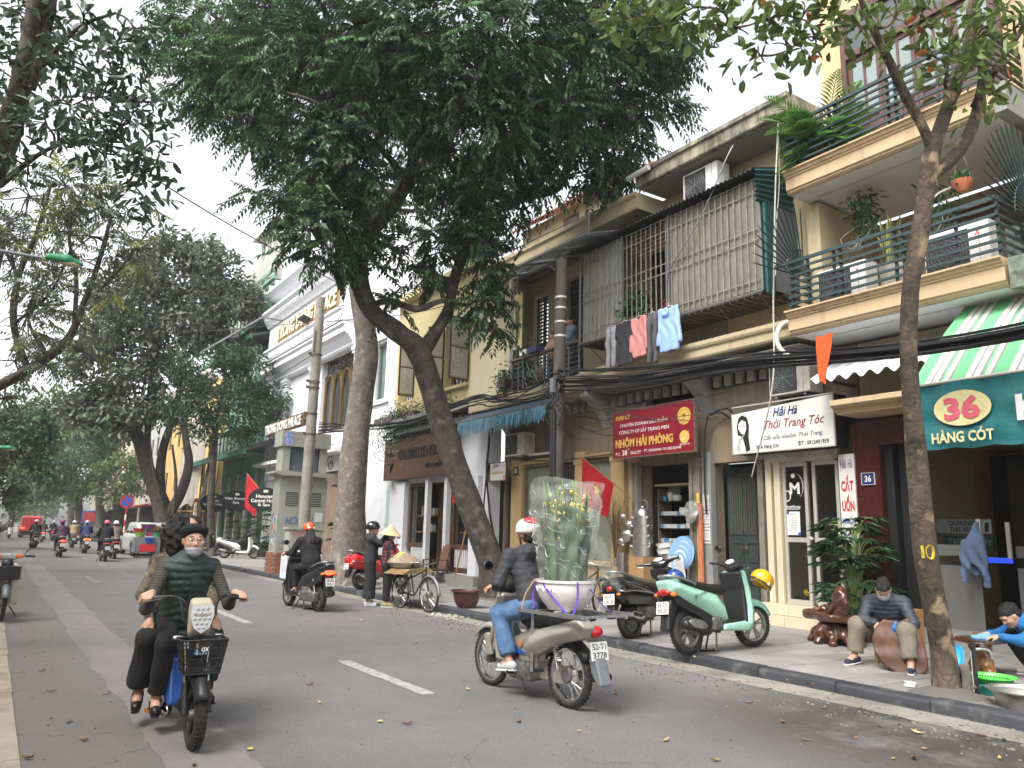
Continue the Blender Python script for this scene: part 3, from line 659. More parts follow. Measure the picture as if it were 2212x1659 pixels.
for y0,y1 in((12.45,12.62),(10.66,10.95)):
 for k in range(3):
  b=MB(); yy=y0+(y1-y0)*k/3; b.box(11.54+.02*(k%2),11.72,yy,yy+(y1-y0)/3-.01,.12,3.1); wpart('folded_shutter',b,M_OLDW,MH)
b=MB(); b.tube([(11.50,10.60,.1),(11.50,10.62,2.2)],.05,8); wpart('drain_pipe',b,M_TERRA,MH,40)
b=MB(); b.tube([(11.52,10.67,.1),(11.52,10.68,2.4)],.035,8); wpart('drain_pipe',b,M_GOLD,MH,40)
wpart('hall',room(12.25,14,9.3,10.46,.12,3.0),M_DARK,MH)
b=MB(); b.box(12.05,12.10,9.62,10.40,.12,2.9); dd=wpart('door',b,M_DGD,MH)
b=MB()
for z0,z1 in((.25,.95),(1.1,1.5),(1.6,2.8)):
 for a,c in((9.70,9.98),(10.04,10.32)):
  b.box(12.035,12.05,a,c,z0,z0+.05); b.box(12.035,12.05,a,c,z1-.05,z1); b.box(12.035,12.05,a,a+.05,z0+.05,z1-.05); b.box(12.035,12.05,c-.05,c,z0+.05,z1-.05)
wpart('door_panel',b,M_SHUT,dd)
b=MB()
for i in range(12):b.tube([(12.02,9.70+i*.055,1.62),(12.02,9.70+i*.055,2.78)],.007,4)
tag(wpart('door_bars',b,M_RUST,dd),kind='stuff')
b=MB(); b.box(11.60,11.74,10.42,10.64,.12,3.2); wpart('door_pier',b,M_CEM,MH)
wpart('salon_interior',room(12.0,15.0,7.7,9.2,.45,2.98),M_INCR,MH)
b=MB(); b.box(14.4,14.95,7.72,8.5,.46,2.5); b.box(13.2,13.7,8.6,9.15,.46,1.3); b.box(12.4,12.9,7.75,8.2,.46,1.0); wpart('salon_furniture',b,M_BLACK,MH)
b=MB(); b.lathe([(0,0),(.30,0),(.30,.03),(0,.03)],24,(14.3,8.35,2.0),rotm('Y',-pi/2)); wpart('round_mirror',b,M_PANEG,MH,40)
for y0,y1 in((8.26,8.76),(7.66,8.16)):
 X=11.60
 b=MB(); e=.06
 b.box(X,X+.05,y0,y0+e,.46,2.86); b.box(X,X+.05,y1-e,y1,.46,2.86)
 for z in(.46,1.50,2.80):b.box(X+.001,X+.049,y0+e,y1-e,z,z+.08)
 fr=wpart('glazed_door',b,M_ALU,MH); b=MB(); b.box(X+.02,X+.028,y0+e,y1-e,.54,1.50); b.box(X+.02,X+.028,y0+e,y1-e,1.58,2.80); wpart('pane',b,M_GLASS,fr)
b=MB(); b.ball((11.56,8.20,1.56),.035); b.tube([(11.56,8.2,1.56),(11.62,8.2,1.56)],.02,8); wpart('door_knob',b,M_ALU,MH,60)
for y in(9.20,9.02,8.84):
 b=MB(); b.box(11.54,11.68,y-.06,y+.06,.46,2.95); wpart('post',b,M_OLDW if y>9.1 else M_STEPT,MH)
b=MB(); b.box(11.55,11.698,7.64,9.1,2.88,3.10); b.box(11.50,11.56,7.6,9.2,2.96,3.04); wpart('shutter_box',b,M_PLASTO,MH)
b=MB()
for k in range(3):b.box(11.36,11.698,7.34+.62*k,7.34+.62*k+.615,.28,.455)
for k in range(3):b.box(11.28,11.355,7.36+.62*k,7.36+.62*k+.615,.10,.275)
wpart('step',b,M_STEPT,MH)
b=MB(); b.prism([(11.9,4.90),(10.86,4.90),(10.84,4.93),(10.84,5.06),(10.80,5.09),(10.78,5.13),(10.78,5.20),(11.9,5.20)],7.76,13.5); wpart('balcony_slab',b,M_CRM,MH)
b=MB(); b.prism([(11.9,4.80),(10.82,4.80),(10.80,4.83),(10.80,5.15),(11.9,5.15)],13.502,18.5); wpart('balcony_slab',b,M_CRM,MH)
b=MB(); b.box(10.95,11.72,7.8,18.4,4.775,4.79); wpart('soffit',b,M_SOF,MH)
for y in(13.6,17.6,10.55):
 b=MB(); b.prism([(11.7,4.77),(10.95,4.77),(10.98,4.66),(11.25,4.52),(11.5,4.30),(11.7,4.0)],y-.14,y+.14); wpart('bracket',b,M_CEM,MH)
for i in range(34):wpart('vent_block',box1(11.60,11.70,7.9+i*.28,8.05+i*.28,4.46,4.68),M_SOF,MH)
b=MB(); b.box(11.685,11.7,7.8,17.4,4.45,4.69); wpart('dark_vent_strip',b,M_BLACK,MH)  # flat black strip stands in for the shade inside the vent slots
u=MB(); wall_open(u,11.7,12.0,7.70,13.6,5.20,8.96,[(8.6,10.2,6.0,7.9),(10.7,12.1,6.0,7.9)]); wpart('upper_wall',u,M_CRM,MH)
u=MB(); wall_open(u,11.9,12.2,13.6,17.35,5.16,8.52,[(16.27,16.95,5.2,8.05),(14.75,15.5,5.2,8.15)]); u.box(11.7,11.9,13.55,13.7,5.16,8.5); wpart('upper_wall',u,M_PALE,MH)
louvre(MH,12.02,16.28,16.61,5.25,8.0,M_SHUT,26); louvre(MH,12.02,16.62,16.94,5.25,8.0,M_SHUT,26)
b=MB(); b.box(12.05,12.1,14.76,15.49,5.22,8.14); dr=wpart('loggia_door',b,M_BLACK,MH)
b=MB()
for(a,c,d,e)in((0,0,.7,0),(0,.6,.7,.6),(0,0,0,.6),(.7,0,.7,.6),(.15,.1,.15,.45),(.15,.1,.45,.1),(.3,.25,.55,.25),(.55,.25,.55,.55),(.3,.25,.3,.5),(.4,.4,.6,.4)):
 b.tube([(12.03,14.77+a,7.4+c),(12.03,14.77+d,7.4+e)],.012,4)
wpart('fretwork',b,M_STEEL,dr)
w=MB(); wall_open(w,10.86,11.1,16.55,18.56,5.16,9.0,[]); wpart('front_wall',w,M_PALE,MH)
w=MB(); w.box(11.1,12.2,17.35,17.5,5.16,8.5); wpart('loggia_side_wall',w,M_PALE,MH)
w=MB(); w.box(10.84,10.9,16.38,16.53,5.2,8.0); wpart('corner_post',w,M_STEEL,MH)
for i in range(9):
 a=radians(20+i*17); b=MB(); b.tube([(10.84,16.2,6.35),(10.84,16.2+cos(a)*.18,6.35+sin(a)*1.2)],.008,4); wpart('sunburst_bar',b,M_RUST,MH)
b=MB(); b.box(10.85,10.862,15.98,16.42,6.25,7.75); wpart('yellow_pane',b,M_YEL,MH)
b=MB()
b.prism([(12.2,8.97),(10.82,8.975),(10.80,9.0),(10.80,9.22),(10.75,9.25),(10.75,9.33),(12.2,9.33)],7.68,11.6); wpart('eave',b,M_EAVE,MH)
b=MB(); b.prism([(12.4,8.53),(10.84,8.53),(10.82,8.56),(10.82,8.78),(10.76,8.82),(10.76,8.90),(12.4,8.90)],11.602,18.56); wpart('eave',b,M_CRM,MH)
b=MB(); b.box(10.9,11.9,7.7,11.58,8.955,8.966); wpart('eave_soffit',b,M_SOF,MH)
b=MB(); b.tube([(10.70,11.75,9.22),(10.70,11.1,9.24)],.06,10); wpart('gutter_pipe',b,M_PLAST,MH,40)
w=MB(); w.box(11.95,12.9,7.72,13.5,5.2,8.8); wpart('upper_interior',w,M_DARK,MH)
b=MB(); b.box(11.66,11.70,9.95,10.65,5.24,5.80); lt=wpart('vent_lattice',b,M_CEM,MH); b=MB()
for i in range(3):
 for k in range(3):
  y,z=10.0+i*.21,5.27+k*.175
  b.box(11.635,11.66,y,y+.17,z,z+.03); b.box(11.635,11.66,y,y+.03,z+.031,z+.14); b.box(11.635,11.66,y+.08,y+.11,z+.06,z+.14); b.box(11.635,11.66,y+.14,y+.17,z+.031,z+.10)
wpart('lattice_pattern',b,M_SOF,lt)
DM=thing('roof_house','small orange tiled roof with cream wall rising behind the cream eave','house',(14,17,8.9))
b=MB(); b.box(13.2,16,15.4,19.5,8.9,11.1); wpart('wall',b,M_PALE,DM)
b=MB(); b.box(13.16,13.2,16.6,17.3,9.6,10.8); wpart('window',b,M_WOOD,DM)
tl=mesh_of('roof_tile',MB().prism([(-.17,0),(.17,.0),(.17,.03),(.05,.055),(-.05,.055),(-.17,.03)],-.12,.12),M_TERRA)
for r_ in range(8):
 for c_ in range(19):
  o=link('roof_tile',tl,DM); o.location=(12.9+r_*.27-14,15.3+c_*.235-17,11.05+r_*.17-8.9); o.rotation_euler=(0,radians(-32),0)
CG=thing('balcony_cage','rusty barred balcony cage with corrugated roof and stained plastic panels','balcony cage',(11.2,11,5.85))
YA,YB,XF=8.38,13.52,10.80
for i in range(36):
 y=YA+(YB-YA)*i/35
 b=MB(); b.box(XF-.008,XF+.008,y-.009,y+.009,5.86,8.0); wpart('bar',b,M_BAR,CG)
for z in(5.86,6.06,6.82,7.02,7.72,7.98):
 b=MB(); b.box(XF+.009,XF+.025,YA,YB,z-.009,z+.009); wpart('cross_bar',b,M_BAR,CG)
for y in(YB,12.06,10.66,YA):
 b=MB(); b.box(XF-.02,XF+.02,y-.02,y+.02,5.84,8.02); wpart('cage_post',b,M_STEEL,CG)
b=MB(); b.box(XF-.02,11.69,YA,YB,5.80,5.84); wpart('cage_floor',b,M_ROOFD,CG)
b=MB()
for i in range(30):b.box(XF-.01,11.6,YA+.05+i*.17,YA+.08+i*.17,5.77,5.80)
wpart('floor_joist',b,M_RUST,CG)
for y in(8.5,9.45,13.3,10.75):
 b=MB(); b.tube([(10.85,y,5.8),(11.68,y,5.25)],.014,5); wpart('strut',b,M_RUST,CG)
def corr_sheet(y0,y1,z0,z1,X,n,amp):
 b=MB(); b.grid(lambda a,c:(X+amp*cos(2*pi*n*a),y0+(y1-y0)*a,z0+(z1-z0)*c),n*6,1); return b
for z0,z1 in((5.86,6.55),(6.56,7.26),(7.27,7.98)):wpart('plastic_sheet',corr_sheet(12.08,13.5,z0,z1,XF+.06,16,.012),M_GREYSH,CG,60)
for y0,y1 in((9.9,10.64),(9.14,9.89),(8.4,9.13)):
 b=MB(); b.box(XF+.05,XF+.056,y0,y1,5.9,7.98); wpart('panel',b,M_OPAL,CG)
b=MB(); b.grid(lambda a,c:(XF+.07+.02*sin(c*40),10.68+1.2*a,7.35+.62*c),24,40); wpart('bamboo_blind',b,M_BROWN,CG)
b=MB(); b.box(11.66,11.69,10.66,12.06,5.9,7.95); wpart('dark_opening_sheet',b,M_DARK,CG)  # flat near-black sheet painted as the shade of the opening
b=MB(); b.grid(lambda a,c:(10.58+1.15*c,YA-.05+(YB+.35-YA)*a,8.06+.34*c+.022*cos(2*pi*52*a)),52*6,1); wpart('corrugated_roof',b,M_ROOFD,CG,60)
b=MB(); b.grid(lambda a,c:(10.62+1.1*a,YA-.06+.02*cos(2*pi*7*c),7.45+.62*c+.34*a*c),8,42); wpart('end_sheet',b,M_TEAL,CG,60)
b=MB(); b.box(10.78,10.98,YA-.13,YA-.07,5.78,7.45); wpart('end_post',b,M_TEAL,CG)
b=MB(); b.box(11.0,11.69,YA-.11,YA-.08,5.85,7.44); wpart('end_wall',b,M_STEEL,CG)
CN=thing('glass_canopy','grey steel canopy with glass panes above the loggia','canopy',(10.9,14.8,8.0))
def cz(x):return 7.95+(x-10.0)*.31
for y in(12.3,13.5,14.7,15.9,17.1):
 b=MB(); b.tube([(10.0,y,cz(10.0)),(11.88,y,cz(11.88))],.045,4); wpart('rafter',b,M_STEEL,CN)
for x in(10.0,10.95,11.85):
 b=MB(); b.tube([(x,12.25,cz(x)),(x,17.15,cz(x))],.045,4); wpart('purlin',b,M_STEEL,CN)
for i in range(4):
 b=MB(); y=12.33+i*1.2; b.add([(10.02,y,cz(10.02)+.05),(11.86,y,cz(11.86)+.05),(11.86,y+1.14,cz(11.86)+.05),(10.02,y+1.14,cz(10.02)+.05),(10.02,y,cz(10.02)+.058),(11.86,y,cz(11.86)+.058),(11.86,y+1.14,cz(11.86)+.058),(10.02,y+1.14,cz(10.02)+.058)],[(0,3,2,1),(4,5,6,7),(0,1,5,4),(1,2,6,5),(2,3,7,6),(3,0,4,7)]); wpart('pane',b,M('canopy_glass',(0.42,0.48,0.46),rough=0.15,alpha=0.5,dirt=((0.25,0.26,0.22),1.5,0.5,0.8)),CN)
b=MB(); b.box(10.0,10.05,12.26,12.31,cz(10)-.02,8.45); wpart('stub_post',b,M_STEEL,CN)
BL=thing('balcony_railing','grey wrought iron balcony railing with scrolls behind the utility pole','railing',(10.9,15,5.16))
b=MB(); b.box(10.80,10.90,13.56,16.45,5.93,5.98); wpart('handrail',b,M_WOOD,BL)
for y in(13.6,14.0,14.85,15.0,15.9,16.1,16.42):
 b=MB(); b.box(10.835,10.865,y-.012,y+.012,5.16,5.93); wpart('post',b,M_STEEL,BL)
for y0,y1 in((13.6,14.85),(15.9,16.42)):
 for k in range(6):
  b=MB(); b.tube([(10.85,y0,5.25+k*.12),(10.85,y1,5.25+k*.12)],.010,5); wpart('rail',b,M_STEEL,BL)
for yc,s in((15.2,1),(15.45,-1),(15.7,1)):
 b=MB(); b.tube([(10.85,yc+s*(.02+.012*t)*cos(t*.5),5.5+(.02+.012*t)*sin(t*.5))for t in range(0,16)],.012,5)
 b.tube([(10.85,yc,5.2),(10.85,yc+s*.12,5.35),(10.85,yc-s*.08,5.6),(10.85,yc+s*.05,5.8),(10.85,yc,5.92)],.012,5); wpart('scroll',b,M_STEEL,BL)
YH=thing('house','yellow house with open brown shutters above a white pillared gallery shop','house',(11.4,21.4,0))
u=MB(); wall_open(u,11.2,11.5,18.58,24.25,5.16,9.3,[(19.3,20.75,5.85,7.85),(22.9,24.0,5.85,7.85)]); wpart('upper_wall',u,M_YEL,YH)
for y0,y1 in((19.3,20.75),(22.9,24.0)):
 b=MB(); b.box(11.46,11.52,y0,y0+.1,5.85,7.85); b.box(11.46,11.52,y1-.1,y1,5.85,7.85); b.box(11.46,11.52,y0,y1,7.3,7.38); fr=wpart('window',b,M_WOOD,YH)
 b=MB(); b.box(11.53,11.56,y0,y1,5.85,7.85); wpart('pane',b,M_PANE,fr)
 b=MB()
 for k in range(6):
  yy=y0+.15+k*(y1-y0-.3)/5; b.tube(bez([(11.47,yy,5.9),(11.47,yy+.06,6.2),(11.47,yy-.06,6.6),(11.47,yy+.06,7.0),(11.47,yy,7.28)],4),.010,4)
 for k in range(5):b.tube([(11.47,y0+.1,7.42+k*.09),(11.47,y1-.1,7.42+k*.09)],.008,4)
 tag(wpart('grille',b,M_WPR,fr),kind='stuff')
M_BRSH=M('brown_shutter',(0.075,0.035,0.025),rough=0.6,var=0.2)
def perp_louvre(root,Y,x0,x1,z0,z1,mat,n=30):
 f=MB(); e=.05; f.box(x0,x0+e,Y,Y+.04,z0,z1); f.box(x1-e,x1,Y,Y+.04,z0,z1)
 for z in(z0,(z0+z1)/2,z1-e):f.box(x0+e,x1-e,Y+.001,Y+.039,z,z+e)
 o=wpart('shutter',f,mat,root); s=MB()
 for i in range(n):s.obox(((x0+x1)/2,Y+.02,z0+e+(z1-z0-2*e)*(i+.5)/n),(x1-x0-2*e-.004,.05,.012),rotm('X',radians(-40)))
 tag(wpart('slats',s,M_PANEL,o),kind='stuff')
perp_louvre(YH,19.22,10.52,11.19,5.9,7.8,M_BRSH); perp_louvre(YH,20.79,10.62,11.19,5.9,7.8,M_BRSH); perp_louvre(YH,22.82,10.62,11.19,5.9,7.8,M_BRSH)
b=MB(); b.box(11.05,11.2,19.2,20.85,5.76,5.85); wpart('sill',b,M_YEL,YH)
b=MB(); b.tube(bez([(11.1,22.3,7.3),(10.7,22.3,7.7),(10.9,22.3,7.9),(11.18,22.3,7.5)],6),.03,6); wpart('pipe',b,M_PLASTO,YH,40)
b=MB(); b.box(10.9,11.3,18.58,24.25,9.3,9.5); wpart('cornice',b,M_YEL,YH)
b=MB(); b.box(10.78,11.5,18.56,24.6,4.98,5.16); wpart('balcony_slab',b,M_CEM,YH)
g1=MB(); wall_open(g1,11.25,11.6,18.0,24.4,.10,4.98,[(18.75,23.0,.38,3.05)]); wpart('shop_wall',g1,M_WHT,YH)
for y0,y1 in((22.98,23.3),(21.35,21.52),(20.12,20.3),(18.35,18.8)):
 b=MB(); b.box(11.10,11.25,y0,y1,.30,3.1); wpart('pillar',b,M_WHT,YH)
b=MB(); b.prism([(23.3,3.1),(23.3,2.5),(23.42,2.7),(23.6,2.9),(23.9,3.1)],11.1,11.25,'x'); wpart('arch_bracket',b,M_WHT,YH)
b=MB(); b.box(10.95,11.6,18.2,24.3,.10,.36); wpart('plinth',b,M_CEM,YH)
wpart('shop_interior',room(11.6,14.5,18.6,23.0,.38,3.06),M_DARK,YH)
for y0,y1 in((21.55,22.95),(18.82,20.1)):
 b=MB(); b.box(11.28,11.36,y0,y0+.12,.38,3.05); b.box(11.28,11.36,y1-.12,y1,.38,3.05); b.box(11.28,11.36,y0+.12,y1-.12,2.93,3.05); b.box(11.28,11.36,y0+.12,y1-.12,1.05,1.18); b.box(11.28,11.36,y0+.12,y1-.12,.38,.52); f=wpart('display_window',b,M_BROWN,YH)
 b=MB(); b.box(11.31,11.32,y0+.12,y1-.12,1.18,2.93); wpart('pane',b,M_GLASS,f)
 for k in range(9):
  b=MB(); yy=y0+.16+k*(y1-y0-.32)/9; b.box(11.30,11.335,yy,yy+.055,.53,1.04); wpart('baluster',b,M_WHT,f)
 b=MB(); b.box(12.3,12.4,y0+.1,y1-.1,.5,3.0); wpart('honey_backboard',b,M_PALM,f)  # board in one plain honey timber colour
 b=MB()
 for z in(1.5,2.0):b.box(11.5,11.9,y0+.15,y1-.15,z,z+.04)
 wpart('display_shelf',b,M_PALM,f); b=MB()
 for k in range(7):
  yy=y0+.25+k*.13; zz=1.54 if k%2 else 2.04; b.box(11.6,11.75,yy,yy+.08,zz,zz+.2+.1*random.random())
 tag(wpart('display_goods',b,M_PLASTO,f),kind='stuff')
b=MB()
for i in range(18):
 y=18.5+i*.33
 for k in range(3):b.prism([(y-.16,4.62+k*.11),(y+.16,4.62+k*.11),(y+.13,4.68+k*.11),(y,4.71+k*.11),(y-.13,4.68+k*.11)],10.78+k*.14,10.96+k*.14,'x')
wpart('pent_roof_tiles',b,M_TILEG,YH); YH.children[-1]['kind']='stuff'
PL=thing('banquet_hall','white banquet hall with ornate cornices and gilt lettering behind the grey pole','building',(12,33,0))
p=MB(); wall_open(p,11.7,12.1,24.4,40.7,.1,14.6,[(29.2,33.3,5.7,9.0),(26.0,28.3,6.4,8.6),(29.5,39.5,.1,3.9)]); wpart('wall',p,M_WHT,PL)
def cornice(z,prof,y0,y1,name='cornice'):
 b=MB(); b.prism([(11.7-d,z+h)for d,h in prof],y0,y1); wpart(name,b,M_WHT,PL)
cornice(8.9,[(0,0),(.25,.0),(.32,.08),(.32,.16),(.55,.45),(.72,.55),(.72,.80),(.82,.86),(.82,.96),(0,.98)],29.0,41.0)
cornice(9.90,[(0,0),(.86,0),(.86,.42),(.95,.5),(.95,.6),(0,.62)],29.0,41.1)
cornice(12.05,[(0,0),(.5,.0),(.55,.1),(.75,.4),(.75,.5),(.9,.62),(.9,.75),(0,.78)],29.0,41.0)
cornice(13.6,[(0,0),(.5,.0),(.6,.15),(.8,.3),(.8,.4),(0,.42)],29.0,41.0)
for i in range(48):
 b=MB(); y=29.1+i*.245; b.obox((10.82,y,10.11),(.05,.16,.30),rotm('X',radians(25))); wpart('scroll_block',b,M_WHT,PL)
for i in range(44):
 b=MB(); y=29.1+i*.265; b.ball((11.05,y+.1,12.45),(.10,.10,.17),8,5); wpart('egg_moulding',b,M_WHT,PL,60)
b=MB(); b.box(11.3,11.7,29.0,40.9,10.52,12.05); wpart('sign_band',b,M_WHT,PL)
b=MB(); b.box(11.27,11.30,30.6,39.3,10.95,11.8); wpart('name_board',b,M('dull_gilt_board',(.30,.20,.08),rough=.5,var=.2),PL)
text('TRONG DONG PALACE',M_LTW,PL,(11.2,34.95,11.38),*STREET,w=8.3,h=.70,bold=.03,depth=.01)
for y0,y1 in((40.1,40.7),(37.8,38.5),(33.6,34.3),(28.4,29.1),(24.5,25.1)):
 b=MB(); b.box(11.5,11.7,y0,y1,4.6,8.6); b.box(11.44,11.7,y0-.06,y1+.06,8.6,8.72); b.box(11.40,11.7,y0-.1,y1+.1,8.72,8.88)
 for k in range(4):b.box(11.47,11.50,y0+.06+k*(y1-y0-.12)/4,y0+.06+k*(y1-y0-.12)/4+.07,4.8,8.5)
 wpart('pilaster',b,M_WHT,PL)
b=MB(); b.box(11.95,12.0,29.2,33.3,5.7,9.0); wn=wpart('great_window',b,M_PANE,PL)
M_BRZ=M('bronze_frame',(0.20,0.125,0.045),rough=0.4,metal=0.4,var=0.2)
for k in range(5):
 y=29.2+k*1.0; b=MB(); b.box(11.84,11.94,y-.05,y+.07,5.7,8.3); wpart('mullion',b,M_BRZ,wn)
for k in range(4):
 yc=29.74+k*1.0; b=MB(); b.tube([(11.88,yc+.42*cos(a),7.55+.75*sin(a))for a in[pi*j/12 for j in range(13)]],.045,5); wpart('arch',b,M_BRZ,wn)
b=MB()
for k in range(40):
 b.obox((11.9,29.3+random.random()*3.9,8.35+random.random()*.6),(.03,.18,.05),rotm('X',random.random()*3))
tag(wpart('fretwork',b,M_BRZ,wn),kind='stuff')
b=MB(); b.box(11.9,11.95,26.0,28.3,6.4,8.6); w2=wpart('window',b,M_PANEG,PL)
b=MB()
for a in(26.0,27.1,28.2):b.box(11.62,11.7,a-.06,a+.16,6.3,8.7)
b.box(11.6,11.7,25.9,28.4,6.2,6.3); b.box(11.6,11.7,25.9,28.4,8.7,8.85); b.box(11.64,11.7,25.7,28.6,5.5,5.62); wpart('window_frame',b,M_WHT,w2)
b=MB(); b.tube([(11.55,24.5,.2),(11.55,24.5,9)],.06,8); wpart('drain_pipe',b,M_PLASTO,PL,40)
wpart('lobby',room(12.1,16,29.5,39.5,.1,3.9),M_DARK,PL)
b=MB(); b.box(11.72,11.76,29.6,34.3,.1,3.85); wpart('lobby_wall',b,M('brown_marble',(0.24,0.17,0.125),rough=0.4,var=0.2),PL)
b=MB(); b.box(10.9,11.7,29.0,40.5,4.55,4.7); b.box(11.55,11.7,29.0,40.5,3.9,4.55); wpart('entrance_canopy',b,M_WHT,PL)
for y in(33.5,31.0,36.5):
 b=MB(); b.tube([(11.5,y-.1+(.05+.02*t)*cos(t*.5),4.2+(.05+.02*t)*sin(t*.5))for t in range(14)],.02,5); b.tube(bez([(11.5,y-.3,4.5),(11.4,y,4.45),(11.45,y+.3,4.1)],5),.02,5); wpart('iron_scroll',b,M_BLACK,PL)
for y in(33.0,40.5):
 b=MB(); b.obox((10.6,y,10.75),(.4,.7,.12),rotm('Y',.3)); b.tube([(10.6,y,10.6),(10.9,y,10.5)],.03,5); wpart('flood_lamp',b,M_BLACK,PL)
b=MB(); b.box(11.66,11.7,24.9,25.6,.2,4.2); wpart('marble_slab',b,M('green_white_marble',(0.42,0.52,0.48),rough=0.3,var=0.3,scale=2),PL)
GH=thing('hotel','sage green hotel with stepped balconies and tiled canopy beyond the white hall','building',(12,46,0))
p=MB(); wall_open(p,12.2,12.6,41.1,52.5,.1,15.2,[(42+k*2.6,43.2+k*2.6,z,z+1.7)for k in range(4)for z in(5.9,9.6)]+[(41.8,51.8,.15,3.6)]); wpart('wall',p,M_HOTEL,GH)
for k in range(4):
 for z in(5.9,9.6):
  b=MB(); y=42+k*2.6; b.box(12.36,12.4,y,y+1.2,z,z+1.7); f=wpart('window',b,M_PANE,GH); b=MB()
  for q in range(4):b.box(12.30,12.36,y+q*.37,y+q*.37+.08,z,z+1.7)
  wpart('window_frame',b,M_PANEL,f)
for z,y0,y1 in((9.2,41.2,46.5),(5.6,43.5,51),(12.6,41.2,52)):
 b=MB(); b.box(10.9,12.2,y0,y1,z,z+.2); b.box(10.9,11.0,y0,y1,z+.2,z+1.25); b.box(11.0,12.2,y0,y0+.1,z+.2,z+1.25); bl=wpart('balcony',b,M_HOTEL,GH)
 n=int((y1-y0)/.85)
 for k in range(n):
  for q in range(3):
   b=MB(); y=y0+.35+k*.85+q*.15; b.box(10.86,10.9,y,y+.09,z+.3,z+1.1); wpart('slat',b,M_PANEL,bl)
 for k in range(n):
  b=MB(); y=y0+.1+k*.85; b.box(10.84,11.02,y,y+.14,z+.1,z+1.4); wpart('pier',b,M_HOTELD,bl)
b=MB(); b.prism([(12.2,12.3),(10.4,11.75),(10.4,11.62),(12.2,12.1)],41.2,52.5); wpart('tiled_pent',b,M_TILEG,GH); b=MB(); b.box(10.32,10.42,41.1,52.5,11.5,11.75); wpart('fascia',b,M_HOTELD,GH)
for y in(42,45,48,51):
 b=MB(); b.tube([(10.6,y,11.6),(12.2,y,10.9)],.05,5); wpart('strut',b,M_HOTELD,GH)
for k,y in enumerate((41.6,42.8,44.0,45.2)):
 b=MB(); b.box(11.6,11.9,y,y+.3,15.2,18.6); wpart('pergola_post',b,M_PANEL,GH)
b=MB(); b.box(11.2,13,41.4,46,18.6,18.8); wpart('pergola_beam',b,M_PANEL,GH)
for z in(13.85,14.3):
 b=MB(); b.box(11.3,11.5,41.2,47.0,z+1.2,z+1.4); wpart('parapet_rail',b,M_HOTEL,GH)
for k in range(22):
 b=MB(); b.box(11.34,11.44,41.4+k*.25,41.5+k*.25,15.2,16.8); wpart('parapet_slat',b,M_PANEL,GH)
b=MB(); b.prism([(12.2,6.3),(9.9,5.35),(9.9,5.2),(12.2,5.9)],38.5,52.4); wpart('entrance_roof',b,M_TILEG,GH); b=MB(); b.box(9.82,9.95,38.4,52.4,5.05,5.3); wpart('entrance_fascia',b,M_HOTELD,GH)
wpart('lobby',room(12.6,15,41.8,51.8,.15,3.6),M_DARK,GH)
for k in range(6):
 b=MB(); y=41.9+k*2; b.box(12.1,12.3,y,y+.35,.15,4.6); wpart('column',b,M_PANEL,GH)
for k in range(5):
 b=MB(); y=42.4+k*2; b.box(12.3,12.34,y,y+1.4,.3,3.4); wpart('glass_door',b,M_PANE,GH)
ac_unit('old ivory air conditioner unit on the green hotel parapet',41.6,42.8,13.9,14.8,10.5,.4,M_PLASTO); ac_unit('ivory air conditioner unit hung lower on the green hotel balcony',45.6,46.8,12.2,13.0,10.4,.4,M_PLASTO)
def far_house(label,y0,y1,h,col,X=12.0,name='house',fl=3.6,gcol=None):
 t=thing(name,label,'house',(X+2,(y0+y1)/2,0))
 m=M('far_wall_%d'%int(y0),col,rough=0.9,var=0.1,scale=0.6,streak=(tuple(c*.6 for c in col),.55,.8))
 ops=[]; z=fl+.6
 nw=max(2,int((y1-y0)/2.6))
 while z+1.9<h:
  for k in range(nw):
   yy=y0+(y1-y0)*(k+.5)/nw; ops.append((yy-.55,yy+.55,z,z+1.7))
  z+=fl
 ops.append((y0+.5,y1-.5,.12,3.1))
 b=MB(); wall_open(b,X,X+.35,y0,y1,.05,h,ops); wpart('wall',b,m,t)
 b=MB(); b.box(X+.36,X+8,y0+.01,y1-.01,.05,h-.05); wpart('block',b,m,t)
 for o in ops[:-1]:
  b=MB(); b.box(X+.15,X+.2,o[0],o[1],o[2],o[3]); f=wpart('window',b,M_PANE,t); b=MB(); b.box(X+.10,X+.15,o[0],o[0]+.08,o[2],o[3]); b.box(X+.10,X+.15,o[1]-.08,o[1],o[2],o[3]); b.box(X+.10,X+.15,(o[0]+o[1])/2-.04,(o[0]+o[1])/2+.04,o[2],o[3]); wpart('frame',b,M_BRSH,f)
 o=ops[-1]; b=MB(); b.box(X+.25,X+.3,o[0],o[1],o[2],o[3]); wpart('shop_front',b,M_DARK,t)
 b=MB(); b.box(X-.9,X+.1,y0+.2,y1-.2,3.15,3.3); wpart('awning',b,M(('red_awning' if int(y0)%2 else 'grey_awning'),((0.42,0.06,0.05)if int(y0)%2 else(0.25,0.27,0.28)),rough=0.8),t)
 b=MB(); b.box(X-.25,X+.4,y0,y1,h,h+.3); wpart('cornice',b,m,t)
 return t
far_house('yellow house behind the scaffold netting',53,58.5,11,(0.55,0.40,0.15))
far_house('pale house beyond the yellow one, mostly behind the fig tree',58.7,65,12.5,(0.50,0.47,0.40))
far_house('ochre house far along the right side, behind the no parking sign',65.3,73,10,(0.50,0.33,0.13))
far_house('grey far house past the ochre one',73.3,84,13,(0.36,0.36,0.34))
far_house('cream house at the far end of the row on the right',84.3,100,12,(0.5,0.44,0.3))
far_house('brownish house closing the far right end of the street',100.4,130,11,(0.34,0.28,0.2))
